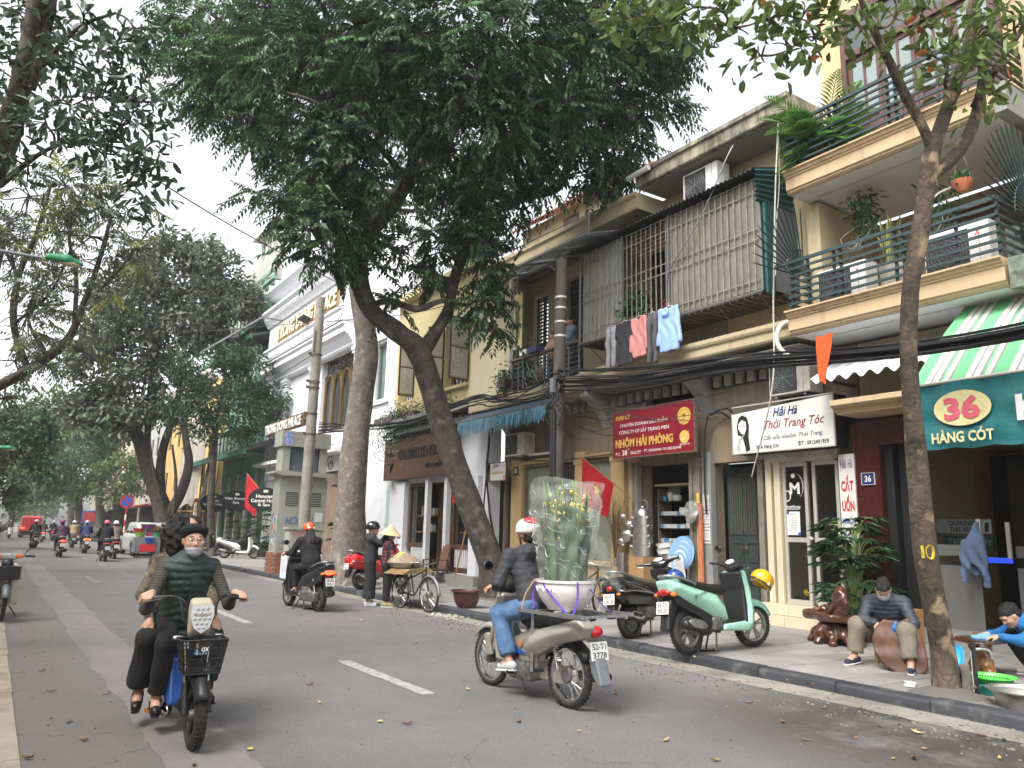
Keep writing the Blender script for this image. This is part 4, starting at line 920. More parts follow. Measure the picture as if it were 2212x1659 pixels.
def left_house(label,y0,y1,h,col):
 t=thing('house',label,'house',(-7,(y0+y1)/2,0)); m=M('left_wall_%d'%int(y0),col,rough=0.9,var=0.1,scale=.6,streak=(tuple(c*.6 for c in col),.55,.8))
 ops=[]; nw=int((y1-y0)/2.8)
 for z in(4.2,7.8):
  for k in range(nw):
   yy=y0+(y1-y0)*(k+.5)/nw; ops.append((yy-.6,yy+.6,z,z+1.8))
 b=MB(); wall_open(b,-6.35,-6.0,y0,y1,0,h,ops); wpart('wall',b,m,t); b=MB(); b.box(-14,-6.36,y0,y1,0,h-.1); wpart('block',b,m,t)
 for o in ops:b=MB(); b.box(-6.2,-6.15,*o); wpart('window',b,M_PANE,t)
for args in(('ochre row house standing nearest behind the left kerb',-6,14,9.5,(0.5,0.36,0.16)),('grey row house in the middle of the left side',14.2,36,11,(0.38,0.37,0.34)),('cream row house further along the left side',36.2,70,10,(0.48,0.42,0.3)),('tan row house at the far end of the left side',70.3,130,11,(0.4,0.33,0.22))):left_house(*args)
# ============================================================ TREES
def leafmat(name,col,rough=0.45,isl=0.35,thin=0.25,var=0.25,spec=0.4,dirt=None,sc=1.2):
 return M(name,col,rough=rough,var=var,scale=sc,island=isl,thin=thin,spec=spec,dirt=dirt)
def barkmat(name,col,dark,pale=None,bs=14,vscale=9.0):
 m=M(name,col,rough=0.95,var=0.25,scale=5,bump=0.9,bscale=bs,dirt=(dark,3.5,0.45,0.65))
 n=m.node_tree.nodes; L=m.node_tree.links; b=n['Principled BSDF']; g=n.new('ShaderNodeNewGeometry')
 v=n.new('ShaderNodeTexVoronoi'); v.feature='DISTANCE_TO_EDGE'; v.inputs['Scale'].default_value=vscale
 mp=n.new('ShaderNodeMapping'); mp.inputs['Scale'].default_value=(1,1,0.45)
 w=n.new('ShaderNodeTexNoise'); w.inputs['Scale'].default_value=6; w.inputs['Detail'].default_value=5
 L.new(g.outputs['Position'],w.inputs['Vector'])
 vm=n.new('ShaderNodeVectorMath'); vm.operation='SCALE'; vm.inputs['Scale'].default_value=0.25; L.new(w.outputs['Color'],vm.inputs[0])
 va=n.new('ShaderNodeVectorMath'); va.operation='ADD'; L.new(g.outputs['Position'],va.inputs[0]); L.new(vm.outputs[0],va.inputs[1])
 L.new(va.outputs[0],mp.inputs['Vector']); L.new(mp.outputs[0],v.inputs['Vector'])
 r=n.new('ShaderNodeMapRange'); r.inputs[1].default_value=0.0; r.inputs[2].default_value=0.09; r.inputs[3].default_value=0.55; r.inputs[4].default_value=0.0; L.new(v.outputs['Distance'],r.inputs[0])
 x=n.new('ShaderNodeMix'); x.data_type='RGBA'; L.new(r.outputs[0],x.inputs[0]); L.new(b.inputs['Base Color'].links[0].from_socket,x.inputs[6]); x.inputs[7].default_value=(*[c*.35 for c in col],1)
 cur=x.outputs[2]
 if pale:
  t=n.new('ShaderNodeTexNoise'); t.inputs['Scale'].default_value=4.2; t.inputs['Detail'].default_value=7; L.new(g.outputs['Position'],t.inputs['Vector'])
  q=n.new('ShaderNodeMapRange'); q.inputs[1].default_value=0.56; q.inputs[2].default_value=0.66; L.new(t.outputs['Fac'],q.inputs[0])
  y=n.new('ShaderNodeMix'); y.data_type='RGBA'; L.new(q.outputs[0],y.inputs[0]); L.new(cur,y.inputs[6]); y.inputs[7].default_value=(*pale,1); cur=y.outputs[2]
 L.new(cur,b.inputs['Base Color'])
 bp=n.new('ShaderNodeBump'); bp.inputs['Strength'].default_value=0.7; bp.inputs['Distance'].default_value=0.03
 L.new(v.outputs['Distance'],bp.inputs['Height'])
 ob=b.inputs['Normal'].links[0].from_node; L.new(ob.outputs[0],bp.inputs['Normal']); L.new(bp.outputs[0],b.inputs['Normal'])
 return m
B_MAIN=barkmat('dark_bark',(0.080,0.066,0.054),(0.030,0.025,0.021),(0.125,0.11,0.092))
B_PALE=barkmat('mottled_grey_bark',(0.25,0.215,0.185),(0.14,0.115,0.095),(0.34,0.31,0.275),bs=18,vscale=13)
B_NEAR=barkmat('flaky_brown_bark',(0.105,0.078,0.054),(0.028,0.023,0.018),(0.30,0.225,0.135),bs=26,vscale=10)
B_FAR=barkmat('grey_brown_bark',(0.10,0.085,0.07),(0.04,0.034,0.03))
L_MAIN=leafmat('dark_glossy_leaf',(0.046,0.088,0.036),rough=0.38,thin=0.14)
L_MAIN2=leafmat('fresh_green_leaf',(0.085,0.175,0.062),thin=0.35)
L_NEAR=leafmat('oval_leaf',(0.10,0.145,0.035),thin=0.3)
L_OLD=leafmat('orange_old_leaf',(0.36,0.11,0.03),thin=0.3)
L_LEFT=leafmat('left_tree_leaf',(0.065,0.11,0.065),thin=0.25)
L_ACA=leafmat('yellow_green_leaf',(0.20,0.215,0.045),thin=0.35)
L_ACA2=leafmat('grey_green_leaf',(0.12,0.145,0.085),thin=0.3)
L_FIG=leafmat('dusty_fig_leaf',(0.14,0.15,0.105),thin=0.15,rough=0.5)
L_DEEP=leafmat('deep_green_leaf',(0.036,0.090,0.034),thin=0.15)
L_FARL=leafmat('light_green_leaf',(0.115,0.170,0.055),thin=0.25)
L_FARD=leafmat('mid_green_leaf',(0.08,0.135,0.06),thin=0.2)
def bark_tube(pts,rs,n=14,sub=6,lump=0.10,seed=0,flare=None):
 """trunk or limb with uneven girth"""
 rr=random.Random(seed); P=bez(pts,sub); k=len(P); t=np.linspace(0,len(rs)-1,k); R=np.interp(t,range(len(rs)),rs)
 mb=MB(); ph=[rr.uniform(0,6.28)for _ in range(8)]
 T=[(P[min(i+1,k-1)]-P[max(i-1,0)]).normalized()for i in range(k)]
 ref=Vector((1,0,0)); N=(ref-T[0]*ref.dot(T[0])).normalized(); vs=[]
 for i in range(k):
  N=(N-T[i]*N.dot(T[i])).normalized(); B=T[i].cross(N); s=i*0.9/sub
  for j in range(n):
   a=2*pi*j/n
   q=1+lump*(0.5*sin(2*a+ph[0]+s*1.3)+0.35*sin(3*a+ph[1]-s*1.7)+0.4*sin(5*a+ph[2]+s*3.1)*0.5+0.5*sin(s*4+ph[3])*0.5+0.25*sin(4*a+s*6+ph[4]))
   if flare and i<flare[0]:q+=flare[1]*(1-i/flare[0])**2*(0.55+0.6*max(0,sin(a*flare[2]+ph[5])))
   vs.append(P[i]+(N*cos(a)+B*sin(a))*R[i]*q)
 mb.add(vs,[(i*n+j,i*n+(j+1)%n,(i+1)*n+(j+1)%n,(i+1)*n+j)for i in range(k-1)for j in range(n)]+[tuple((k-1)*n+j for j in range(n))])
 return mb,P,R
def tree(name,label,limbs,blobs,bark,leaf,mode='frond',group=None,seed=1,dens=1.0,L=0.2,W=0.075,fl=0.65,pairs=6,droop=0.5,twig=True,twr=0.012,oval=False,bsc=1.0,extra=None,base=None,flare=None,lump=0.10,ws=1.0,nlimb=12,leaf2=None,leaf2f=0.0):
 rng=np.random.default_rng(seed); rr=random.Random(seed)
 P0=[atD(u,v,D)for u,v,D,w in limbs[0]]
 t=thing(name,label,'tree',tuple(base if base is not None else(P0[0][0],P0[0][1],0.0)),0,group)
 nodes=[]; trunk=None
 for i,lb in enumerate(limbs):
  pts=[atD(u,v,D)for u,v,D,w in lb]; rs=[w*ws/2*D/FPX for u,v,D,w in lb]
  if i==0 and base is not None:pts=[np.array([base[0]+(base[0]-pts[0][0])*.3,base[1]+(base[1]-pts[0][1])*.3,-.35])]+pts; rs=[rs[0]*1.2]+rs
  mb,P,R=bark_tube(pts,rs,18 if i==0 else nlimb,7,lump,seed+i,flare if i==0 else None)
  o=wpart('trunk' if i==0 else 'limb',mb,bark,t,180)
  nodes+=[(np.array(p),r)for p,r in zip(P[2:],R[2:])]
 C=[(atD(u,v,D),r*bsc*D/FPX)for u,v,r,D in blobs]
 tw=MB(); NP=np.array([p for p,r in nodes]); NR=[r for p,r in nodes]
 order=sorted(range(len(C)),key=lambda i:np.min(np.linalg.norm(NP-C[i][0],axis=1)))
 tips=[]
 for i in order:
  c,r=C[i]; d=np.linalg.norm(NP-c,axis=1)+np.maximum(0,NP[:,2]-c[2])*0.8; j=int(np.argmin(d)); a=NP[j]
  mid=(a+c)/2+rng.normal(size=3)*0.12*np.linalg.norm(c-a)+np.array([0,0,0.06*np.linalg.norm(c-a)])
  r0=min(NR[j]*0.7,0.03+0.022*np.linalg.norm(c-a)+0.02*r); r1=max(0.012,r0*0.35)
  pp=bez([a,mid,c],5); tw.tube(pp,list(np.linspace(r0,r1,len(pp))),6)
  NP=np.vstack([NP,[np.array(q)for q in pp[2:]]]); NR+=list(np.linspace(r0,r1,len(pp)))[2:]
  for k in range(int(4+r*5)if twig else 0):
   dv=_norm(rng.normal(size=3)); e=c+dv*r*rng.uniform(.55,.95); m2=(c+e)/2+rng.normal(size=3)*.12*r
   s0=c+(np.array(pp[-3])-c)*rng.random(); tw.tube(bez([s0,m2,e],3),[twr*1.6]*3+[twr*1.2]*3+[twr*.5],4); tips.append((e,dv))
 if tw.v:tag(wpart('branches',tw,bark,t,180),kind='stuff')
 PP,DD=[],[]
 for c,r in C:
  n=max(6,int(dens*28*r**2.2+dens*14*r)); v=_norm(rng.normal(size=(n,3))); s=rng.random(n)**0.38
  nc=max(5,n//(9 if mode=='frond' else 13)); cc=(v*(r*s)[:,None])[:nc]*np.array([1,1,.88]); q=rng.integers(0,nc,n); of=rng.normal(size=(n,3))*np.array([1,1,.7])*min(.16*r+.05,.34); PP.append(c+cc[q]+of*.8); DD.append(v[q]*.7+_norm(of)*.8+0.35*rng.normal(size=(n,3))+np.array([0,0,-.15]))
 P=np.concatenate(PP); D=_norm(np.concatenate(DD)); n=len(P)
 sel=rng.random(n)<leaf2f if leaf2 is not None else np.zeros(n,bool)
 for mask,mt,nm in((~sel,leaf,'crown'),(sel,leaf2,'crown')):
  if not mask.any():continue
  p,d=P[mask],D[mask]; m=len(p)
  if mode=='frond':V,F=frond_leaves(p,d,fl*(.7+.6*rng.random(m)),pairs,L,W,rng,droop)
  else:
   k=pairs; p=np.repeat(p,k,0)+rng.normal(size=(m*k,3))*L*.75; d=_norm(np.repeat(d,k,0)+.9*rng.normal(size=(m*k,3))+np.array([0,0,-.3]))
   V,F=leaf_arrays(p,d,_norm(rng.normal(size=(m*k,3))*.7+np.array([0,0,1.0])),L*(.6+.7*rng.random(m*k)),W*(.7+.5*rng.random(m*k)),oval=oval)
  o=link(nm,np_mesh(nm,V,F,mt,False),t,tuple(-x for x in t.location)); tag(o,kind='stuff')
 return t
D1=17.3
T1L=[[(1078,1300,17.2,135),(1062,1215,17.2,92),(1030,1130,17.2,82),(985,1010,17.3,76),(950,900,17.4,72),(925,815,17.4,70),(900,752,17.4,74),(858,718,17.3,66),(806,676,17.2,58),(780,620,17.1,54),(778,560,17,50),(800,505,17,47),(850,445,17,43),(885,380,17,40),(893,320,17,36),(880,240,17,30),(870,150,17,24),(880,40,17,18)],[(905,770,17.4,50),(942,715,17.5,42),(968,672,17.6,38),(978,620,17.6,36),(994,565,17.7,34),(1010,515,17.7,34),(1060,462,17.8,32),(1130,428,17.9,30),(1205,405,18,30),(1228,345,18,26),(1248,270,18,22),(1280,190,18,17),(1330,110,18,12)],[(796,662,17.1,22),(842,650,17,20),(900,668,17,20),(955,650,17.2,16),(1010,660,17.2,9)],[(890,400,17,22),(830,330,16.4,20),(760,270,15.8,16),(680,220,15.4,12),(620,200,15.4,7)],[(886,300,17,22),(980,230,16.2,18),(1080,170,15.8,14),(1180,110,15.8,9)],[(790,540,17,16),(750,512,16.8,17)]]
T1B=[(760,60,150,16),(900,70,160,15.5),(1050,70,165,15.5),(1200,70,165,16),(1340,70,130,17),(1420,120,75,17.5),(1310,190,130,17),(1390,230,62,17.5),(1180,220,150,16.5),(1040,210,150,16),(900,180,110,16.5),(780,190,120,16),(650,120,120,16.5),(700,270,90,16.5),(680,370,72,16.5),(740,370,90,16.3),(660,465,55,16.5),(705,480,92,16.3),(775,425,62,16.5),(640,515,36,16.5),(690,535,46,16.5),(740,300,80,16),(985,330,92,16.6),(1110,330,115,17),(1250,300,95,17.3),(1350,300,62,17.5),(1340,365,38,17.5),(1260,372,42,17.5),(1010,430,72,17),(1065,540,78,17.2),(950,520,48,17.6),(1080,580,42,17.2),(1050,650,46,17.2),(1062,702,32,17.2),(1140,450,42,17.5),(930,590,42,17.5),(870,540,36,17.6),(730,565,30,16.6),(800,580,22,16.9),(850,655,20,17),(980,380,70,17.4),(1440,180,50,17.5),(1440,60,70,17.5)]
tree('street_tree','great dark leafed tree with a forked leaning trunk rising beside the brown bicycle seller',T1L,T1B,B_MAIN,L_MAIN,seed=11,ws=.68,bsc=.86,dens=3.3,L=.165,W=.064,fl=.56,pairs=7,droop=.38,base=(9.75,14.95,.06),flare=(9,.5,3),lump=.12,leaf2=L_MAIN2,leaf2f=.2)
T2L=[[(752,1190,20.6,104),(757,1100,20.6,90),(766,980,20.7,84),(780,860,20.8,78),(792,760,20.9,70),(786,690,20.9,62),(774,620,20.9,54),(780,540,20.9,46),(770,430,20.9,38),(740,300,20.8,30),(690,180,20.6,22),(650,60,20.5,14)],[(772,600,20.9,32),(690,420,20.4,22),(600,260,20,16),(520,140,19.8,10)],[(775,500,20.9,26),(880,380,21,18),(960,300,21.4,10)]]
T2B=[(400,70,70,19.8),(480,40,100,19.6),(430,150,70,19.8),(520,150,95,19.8),(600,60,100,20),(560,250,75,20.2),(620,200,90,20.4),(500,230,60,20),(640,330,70,20.6),(700,240,80,21),(850,420,60,21.5),(900,300,70,22),(690,90,100,20.5),(600,420,50,20.8),(800,150,90,21.5),(1000,500,60,21.5),(440,200,40,19.8)]
tree('street_tree','tall tree with a thick pale mottled trunk and lighter green upper left crown',T2L,T2B,B_PALE,L_MAIN2,seed=21,ws=.70,dens=3.2,L=.15,W=.062,fl=.6,pairs=7,base=(8.12,20.0,.05),flare=(8,.55,5),lump=.07,leaf2=L_MAIN,leaf2f=.2)
T3L=[[(2040,1440,7.62,92),(2022,1330,7.62,82),(1998,1180,7.6,80),(1985,1040,7.6,76),(1972,900,7.6,66),(1962,760,7.62,62),(1968,620,7.65,60),(1985,520,7.7,62),(1998,430,7.75,60),(2010,340,7.8,62),(2030,280,7.85,52),(2062,190,7.9,44),(2092,90,8,36),(2100,-40,8.1,28)],[(2018,340,7.8,34),(1996,280,7.8,36),(1952,120+80,7.75,34),(1920,130,7.7,30),(1885,60,7.6,26),(1850,-20,7.5,20),(1800,-80,7.4,14)],[(2010,380,7.8,46),(2060,340,7.85,48),(2098,280,7.9,44),(2120,190,8,36),(2120,130,8,26),(2110,60,8.1,18),(2090,-20,8.1,12)],[(2105,230,7.95,30),(2150,150,8,26),(2190,90,8,22),(2240,10,8,16)]]
T3B=[(1330,40,34,7.2),(1400,20,50,7.1),(1390,75,26,7.1),(1440,60,40,7.1),(1500,15,55,7.1),(1590,60,45,7.2),(1660,40,60,7.2),(1730,40,55,7.2),(1640,120,30,7.2),(1700,110,45,7.2),(1850,40,50,7.4),(1880,90,25,7.4),(1940,30,60,7.5),(2000,110,30,7.6),(2060,120,45,7.7),(2120,60,50,7.7),(2170,150,40,7.8),(2190,60,50,7.8),(2040,180,25,7.7),(2110,210,30,7.8),(1800,15,45,7.3),(1560,20,40,7.2),(1760,80,30,7.2),(1310,25,20,7.2),(2000,20,50,7.6),(2160,20,60,7.8)]
tree('street_tree','slim brown barked tree with a yellow painted number on the kerb beside the green basket',T3L,T3B,B_NEAR,L_NEAR,mode='leaf',seed=31,ws=.58,dens=4.6,L=.15,W=.078,pairs=2,oval=True,base=(7.93,4.22,.07),flare=(5,.25,5),lump=.07,twr=.006,leaf2=L_OLD,leaf2f=.02)
TLL=[[(-150,1050,9.2,86),(-110,760,9,84),(-50,470,8.8,84),(10,300,8.7,80),(48,170,8.6,66),(72,40,8.5,54),(80,-80,8.4,40)],[(60,190,8.6,50),(88,110,8.6,48),(105,20,8.6,40),(125,-60,8.6,30)],[(30,260,8.7,22),(-20,170,8.8,16),(-60,120,9,10)],[(84,150,8.6,20),(170,60,8.4,14),(250,28,8.3,9)],[(0,400,8.8,22),(90,330,8.5,14),(190,290,8.3,8)]]
TLB=[(250,95,45,8.2),(180,40,45,8.3),(310,105,40,8.2),(290,60,30,8.2),(130,130,55,8.3),(60,60,60,8.6),(20,130,60,8.7),(180,140,45,8.2),(250,160,45,8.1),(220,210,50,8.1),(150,230,55,8.2),(290,220,45,8),(260,270,50,8),(330,225,28,8),(190,290,45,8.2),(300,330,45,8),(100,270,55,8.4),(40,230,55,8.6),(280,390,35,8),(325,370,28,8),(320,440,25,8.1),(230,340,40,8.1),(60,360,50,8.5),(20,30,50,8.8),(120,30,40,8.5),(345,305,20,8)]
tree('street_tree','dark trunked tree leaning in at the top left corner of the photo',TLL,TLB,B_MAIN,L_LEFT,mode='leaf',seed=41,ws=.62,dens=4.6,L=.14,W=.058,pairs=3,oval=True,base=(-1.9,9.1,.1),twr=.006,leaf2=L_OLD,leaf2f=.015)
TAL=[[(-160,1120,24,60),(-110,960,24,56),(-40,860,23.5,50),(60,800,23,42),(140,740,22.5,34),(180,660,22.5,26),(215,560,22,20),(240,470,22,13)],[(60,800,23,30),(30,700,23,28),(40,600,23,24),(80,500,23,18),(110,400,23,12)],[(160,710,22.5,20),(165,600,22.5,18),(150,500,22.5,14),(190,400,22.5,9)],[(-60,880,23.5,36),(-40,760,24,32),(-20,640,24,26),(10,520,24,18)],[(180,660,22.5,14),(260,580,22,10),(320,500,22,6)],[(30,700,23,16),(110,630,22.6,12),(160,520,22.4,7)],[(40,600,23,14),(-10,500,23,10)],[(100,770,22.7,16),(60,680,22.5,12),(100,590,22.3,8)]]
TAB=[(60,420,80,22.5),(140,400,80,22),(210,420,70,22),(270,470,55,22),(100,500,80,22.5),(190,510,75,22),(30,560,80,23),(120,600,75,22.5),(220,580,60,22),(60,680,70,23),(160,680,60,22.3),(30,780,55,23),(100,760,50,22.6),(240,640,45,22),(300,540,40,22),(10,860,40,23),(180,760,36,22.4),(310,440,30,22),(20,480,60,23)]
tree('street_tree','thin branched yellow green tree on the left, behind the green street lamp',TAL,TAB,B_FAR,L_ACA2,seed=51,ws=.5,dens=1.3,L=.15,W=.05,fl=.6,pairs=7,base=(-2.3,22.5,.1),twr=.014,leaf2=L_ACA,leaf2f=.35)
tree('street_tree','dense dark tree further along the left kerb, its crown hanging low over the street',[[(-60,1110,44,30),(-40,1000,44,28),(-10,930,43,20),(30,900,42,12)]],[(20,900,60,42),(70,930,50,42),(20,980,60,42),(70,1010,40,42),(15,1060,40,43),(100,890,36,42),(-20,940,60,43)],B_FAR,L_FARD,mode='leaf',seed=61,dens=1.3,L=.36,W=.17,pairs=5,base=(-1.6,45,.1),twr=.03)
TFL=[[(362,1150,41,62),(345,1080,41,44),(318,1010,41,38),(300,950,41,32),(270,890,41,24),(235,840,40.5,16)],[(360,1120,41,30),(392,1060,41,26),(408,1000,41,22),(400,940,41,18),(390,860,41,12)],[(345,1080,41,28),(350,980,41.5,22),(380,880,42,16),(400,760,42,11)],[(318,1010,41,20),(320,900,41.5,16),(330,780,41.5,12)],[(352,1090,40.6,10),(330,1010,40.4,8),(322,940,40.4,7)],[(372,1130,40.6,9),(380,1040,40.4,8),(372,960,40.4,6)]]
TFB=[(390,545,48,42),(330,560,50,42),(450,580,55,42),(300,620,75,41.5),(400,630,85,42),(480,640,62,42),(380,710,80,41.5),(280,700,70,41),(470,700,60,42),(230,770,55,40.5),(320,800,70,41),(200,840,45,40.5),(290,870,55,40.5),(250,880,40,40.3),(250,640,50,41),(510,660,36,42),(160,800,30,40.5),(350,880,45,41),(220,700,45,41),(520,610,25,42),(200,900,40,40.5),(140,880,34,40.5),(270,930,32,40.3),(560,680,30,42),(170,740,34,41),(350,520,24,42),(440,530,26,42),(545,640,22,42)]
tree('fig_tree','big dusty grey green fig tree with hanging roots behind the silver car',TFL,TFB,B_FAR,L_FIG,mode='leaf',seed=71,ws=.8,dens=1.7,L=.36,W=.19,pairs=5,oval=True,base=(8.3,44.0,.1),twr=.03,leaf2=L_FARD,leaf2f=.3)
tree('young_tree','slender trunked tree with a dark green crown near the white parked motorbike',[[(456,1150,38,24),(457,1060,38,20),(462,980,38,19),(470,900,38,14),(485,830,38,9)]],[(480,800,62,38),(430,850,58,38),(540,800,48,38.3),(560,860,48,38.3),(495,880,60,37.7),(410,800,42,38),(595,890,24,38),(440,920,38,37.7),(560,915,32,38),(380,880,34,38),(520,940,26,37.8),(610,865,14,38)],B_FAR,L_DEEP,mode='leaf',seed=81,ws=.75,dens=2.8,L=.27,W=.11,pairs=5,base=(9.15,39.9,.1),twr=.025)
tree('street_tree','bright pale green tree low between the fig tree and the far traffic',[[(255,1150,66,26),(255,1090,66,20),(245,1040,66,12)]],[(215,1040,36,66),(255,1020,40,66),(290,1050,26,66),(180,1055,26,66),(240,1065,30,65),(285,1010,28,67)],B_FAR,L_FARL,mode='leaf',seed=91,dens=.9,L=.42,W=.22,pairs=5,base=(8.4,70,.1),twr=.04)
tree('street_tree','dark green tree over the far traffic, left of the pale one',[[(172,1150,92,20),(170,1090,92,15),(165,1030,92,9)]],[(150,1000,48,92),(200,980,46,92),(110,1010,36,92),(180,1060,36,92),(130,1060,34,92),(215,1020,26,91),(90,1060,24,92)],B_FAR,L_FARD,mode='leaf',seed=101,dens=.5,L=.6,W=.32,pairs=5,base=(8.3,104,.1),twr=.06)
tree('street_tree','tall pale tree behind the dark far one',[[(150,1140,120,14),(150,1040,120,10),(145,960,120,7)]],[(140,930,45,120),(200,920,50,118),(100,960,40,120),(240,950,40,116),(170,890,36,120),(230,900,30,118)],B_FAR,L_FARL,mode='leaf',seed=111,dens=.35,L=.8,W=.4,pairs=5,base=(8.3,138,.1),twr=.08)
tree('street_tree','tree closing the left far end of the street',[[(22,1130,105,12),(25,1070,105,9),(30,1020,105,6)]],[(30,1060,32,105),(60,1040,32,105),(10,1020,36,105),(70,1080,24,105),(30,990,30,105),(45,1100,18,110)],B_FAR,L_FARL,mode='leaf',seed=121,dens=.45,L=.7,W=.36,pairs=5,base=(0.0,126,.0),twr=.06)
tree('street_tree','hazy tree at the very end of the street, over the red truck',[[(75,1122,170,9),(76,1080,170,7),(78,1040,170,5)]],[(60,1050,26,170),(95,1040,30,170),(80,1080,26,170),(120,1060,24,170),(55,1090,18,170),(100,1090,20,170)],B_FAR,L_FARL,mode='leaf',seed=131,dens=.3,L=1.1,W=.6,pairs=5,base=(7.6,205,.0),twr=.08)
tree('street_tree','fresh green tree over the left lane far down the street',[[(-40,1128,66,18),(-20,1060,66,14),(20,980,66,9)]],[(10,930,50,66),(60,890,46,66),(100,940,44,64),(40,980,40,64),(130,880,36,66),(-10,1000,44,66)],B_FAR,L_FARL,mode='leaf',seed=141,dens=.7,L=.5,W=.28,pairs=5,base=(-1.6,68,.1),twr=.04,oval=True)
tree('street_tree','tall dark tree behind the fig tree on the right pavement',[[(215,1140,78,20),(215,1060,78,15),(222,960,78,9)]],[(225,920,50,78),(180,930,44,78),(265,930,40,78),(200,870,44,80),(240,980,40,78)],B_FAR,L_FARD,mode='leaf',seed=151,dens=.6,L=.5,W=.28,pairs=5,base=(8.4,88,.1),twr=.05,oval=True)
# ============================================================ TWO-WHEELERS (local frame: x forward, y left, z up, ground at 0)
M_TYRE=M('tyre_rubber',(0.022,0.021,0.020),rough=0.85,var=0.3,scale=12,dirt=((0.085,0.078,0.068),6,0.55,0.75),coord='obj')
M_CHROME=M('chrome',(0.62,0.62,0.62),rough=0.18,metal=1.0,var=0.05)
M_ALLOY=M('cast_alloy',(0.42,0.42,0.42),rough=0.4,metal=0.8,var=0.1,dirt=((0.16,0.145,0.125),14,0.5,0.7),coord='obj')
M_ENG=M('grimy_engine',(0.20,0.195,0.185),rough=0.55,metal=0.6,var=0.3,scale=15,dirt=((0.06,0.052,0.045),12,0.45,0.65),coord='obj')
M_BPL=M('black_plastic',(0.018,0.018,0.019),rough=0.45,var=0.2,scale=10,coord='obj')
M_BGL=M('black_gloss_paint',(0.010,0.010,0.011),rough=0.12,coat=0.6,var=0.1)
M_SEAT=M('black_seat_vinyl',(0.016,0.016,0.016),rough=0.5,var=0.2,bump=0.1,bscale=200)
M_SEATO=M('olive_seat_vinyl',(0.095,0.082,0.055),rough=0.6,var=0.15,bump=0.1,bscale=150)
M_MINT=M('mint_paint',(0.33,0.60,0.48),rough=0.22,coat=0.5,var=0.03)
M_BEIGE=M('champagne_paint',(0.35,0.32,0.275),rough=0.32,metal=0.3,var=0.1,coat=0.3,dirt=((0.20,0.175,0.145),5,0.55,0.8),coord='obj')
M_REDB=M('red_gloss_paint',(0.50,0.018,0.025),rough=0.15,coat=0.6,var=0.05)
M_WHB=M('white_gloss_paint',(0.74,0.74,0.72),rough=0.2,coat=0.4,var=0.03)
M_IVB=M('ivory_paint',(0.62,0.56,0.42),rough=0.35,coat=0.3,var=0.06,dirt=((0.40,0.34,0.24),4,0.55,0.8))
M_BLUB=M('blue_paint',(0.02,0.08,0.32),rough=0.25,coat=0.4)
M_LRED=M('tail_lens',(0.42,0.012,0.015),rough=0.12,coat=0.5)
M_LLIT=M('lit_tail_lens',(1.0,0.05,0.02),rough=0.2,emit=2.5)
M_LORG=M('amber_lens',(0.62,0.17,0.02),rough=0.15,coat=0.4)
M_LORL=M('lit_amber_lens',(1.0,0.35,0.03),rough=0.2,emit=2.0)
M_LCLR=M('clear_lens',(0.62,0.63,0.62),rough=0.08,coat=0.5,var=0.05)
M_PLATE=M('number_plate_white',(0.70,0.70,0.67),rough=0.4,var=0.04,dirt=((0.5,0.48,0.43),30,0.55,0.8),coord='obj')
M_MIR=M('mirror_glass',(0.75,0.77,0.80),rough=0.03,metal=1.0,var=0.02)
def wheel(root,name,x,R,tw,style='alloy',rim=None,mat=None,S=None,disc=True):
 rim=rim or M_ALLOY; rt=tw*.52; Rr=R-rt*1.55
 RX=rotm('X',pi/2)
 h=MB(); h.lathe([(0,-.045),(.028,-.045),(.035,-.02),(.035,.02),(.028,.045),(0,.045)],14,(x,0,R),RX)
 o=mk(name,h,M_ENG,root,40)
 b=MB(); pr=[(Rr,-tw*.36),(Rr+rt*.25,-tw*.49),(Rr+rt*.7,-tw*.5),(R-rt*.35,-tw*.40),(R-rt*.06,-tw*.2),(R,0),(R-rt*.06,tw*.2),(R-rt*.35,tw*.40),(Rr+rt*.7,tw*.5),(Rr+rt*.25,tw*.49),(Rr,tw*.36)]
 b.lathe(pr,40,(x,0,R),RX)
 for k in range(40):
  a=2*pi*k/40;
  for s in(-1,1):b.obox((x+cos(a)*(R-.004),s*tw*.22,R+sin(a)*(R-.004)),(.012,tw*.26,.010),rotm('Y',-a))
 mk('tyre',b,M_TYRE,o,50)
 b=MB(); b.lathe([(Rr-.02,-tw*.33),(Rr+.004,-tw*.37),(Rr+.004,-tw*.30),(Rr-.012,-tw*.2),(Rr-.012,tw*.2),(Rr+.004,tw*.30),(Rr+.004,tw*.37),(Rr-.02,tw*.33),(Rr-.026,0),(Rr-.02,-tw*.33)],36,(x,0,R),RX)
 mk('rim',b,rim,o,50)
 b=MB()
 if style=='spoke':
  for k in range(36):
   a=2*pi*k/36; s=1 if k%2 else-1; a2=a+s*.55*(1 if k%4<2 else-1)
   b.tube([(x+.034*cos(a2),s*.035,R+.034*sin(a2)),(x+(Rr-.012)*cos(a),0,R+(Rr-.012)*sin(a))],.0022,4,False)
  b2=mk('spokes',b,M_CHROME,o); tag(b2,kind='stuff')
  b=MB(); b.lathe([(0,-.05),(.062,-.05),(.07,-.035),(.07,.03),(.055,.045),(0,.05)],20,(x,0,R),RX); mk('brake_drum',b,M_ENG,o,40)
 else:
  for k in range(5):
   a=2*pi*k/5+.3
   for da in(-.16,.16):
    p0=Vector((x+.03*cos(a),0,R+.03*sin(a))); p1=Vector((x+(Rr-.012)*cos(a+da),0,R+(Rr-.012)*sin(a+da))); d=p1-p0
    b.obox((p0+p1)/2,(d.length,tw*.30,.020),rotm('Y',-atan2(d.z,d.x)))
  mk('alloy_spokes',b,rim,o)
 if S is not None:o.matrix_local=S
 return o
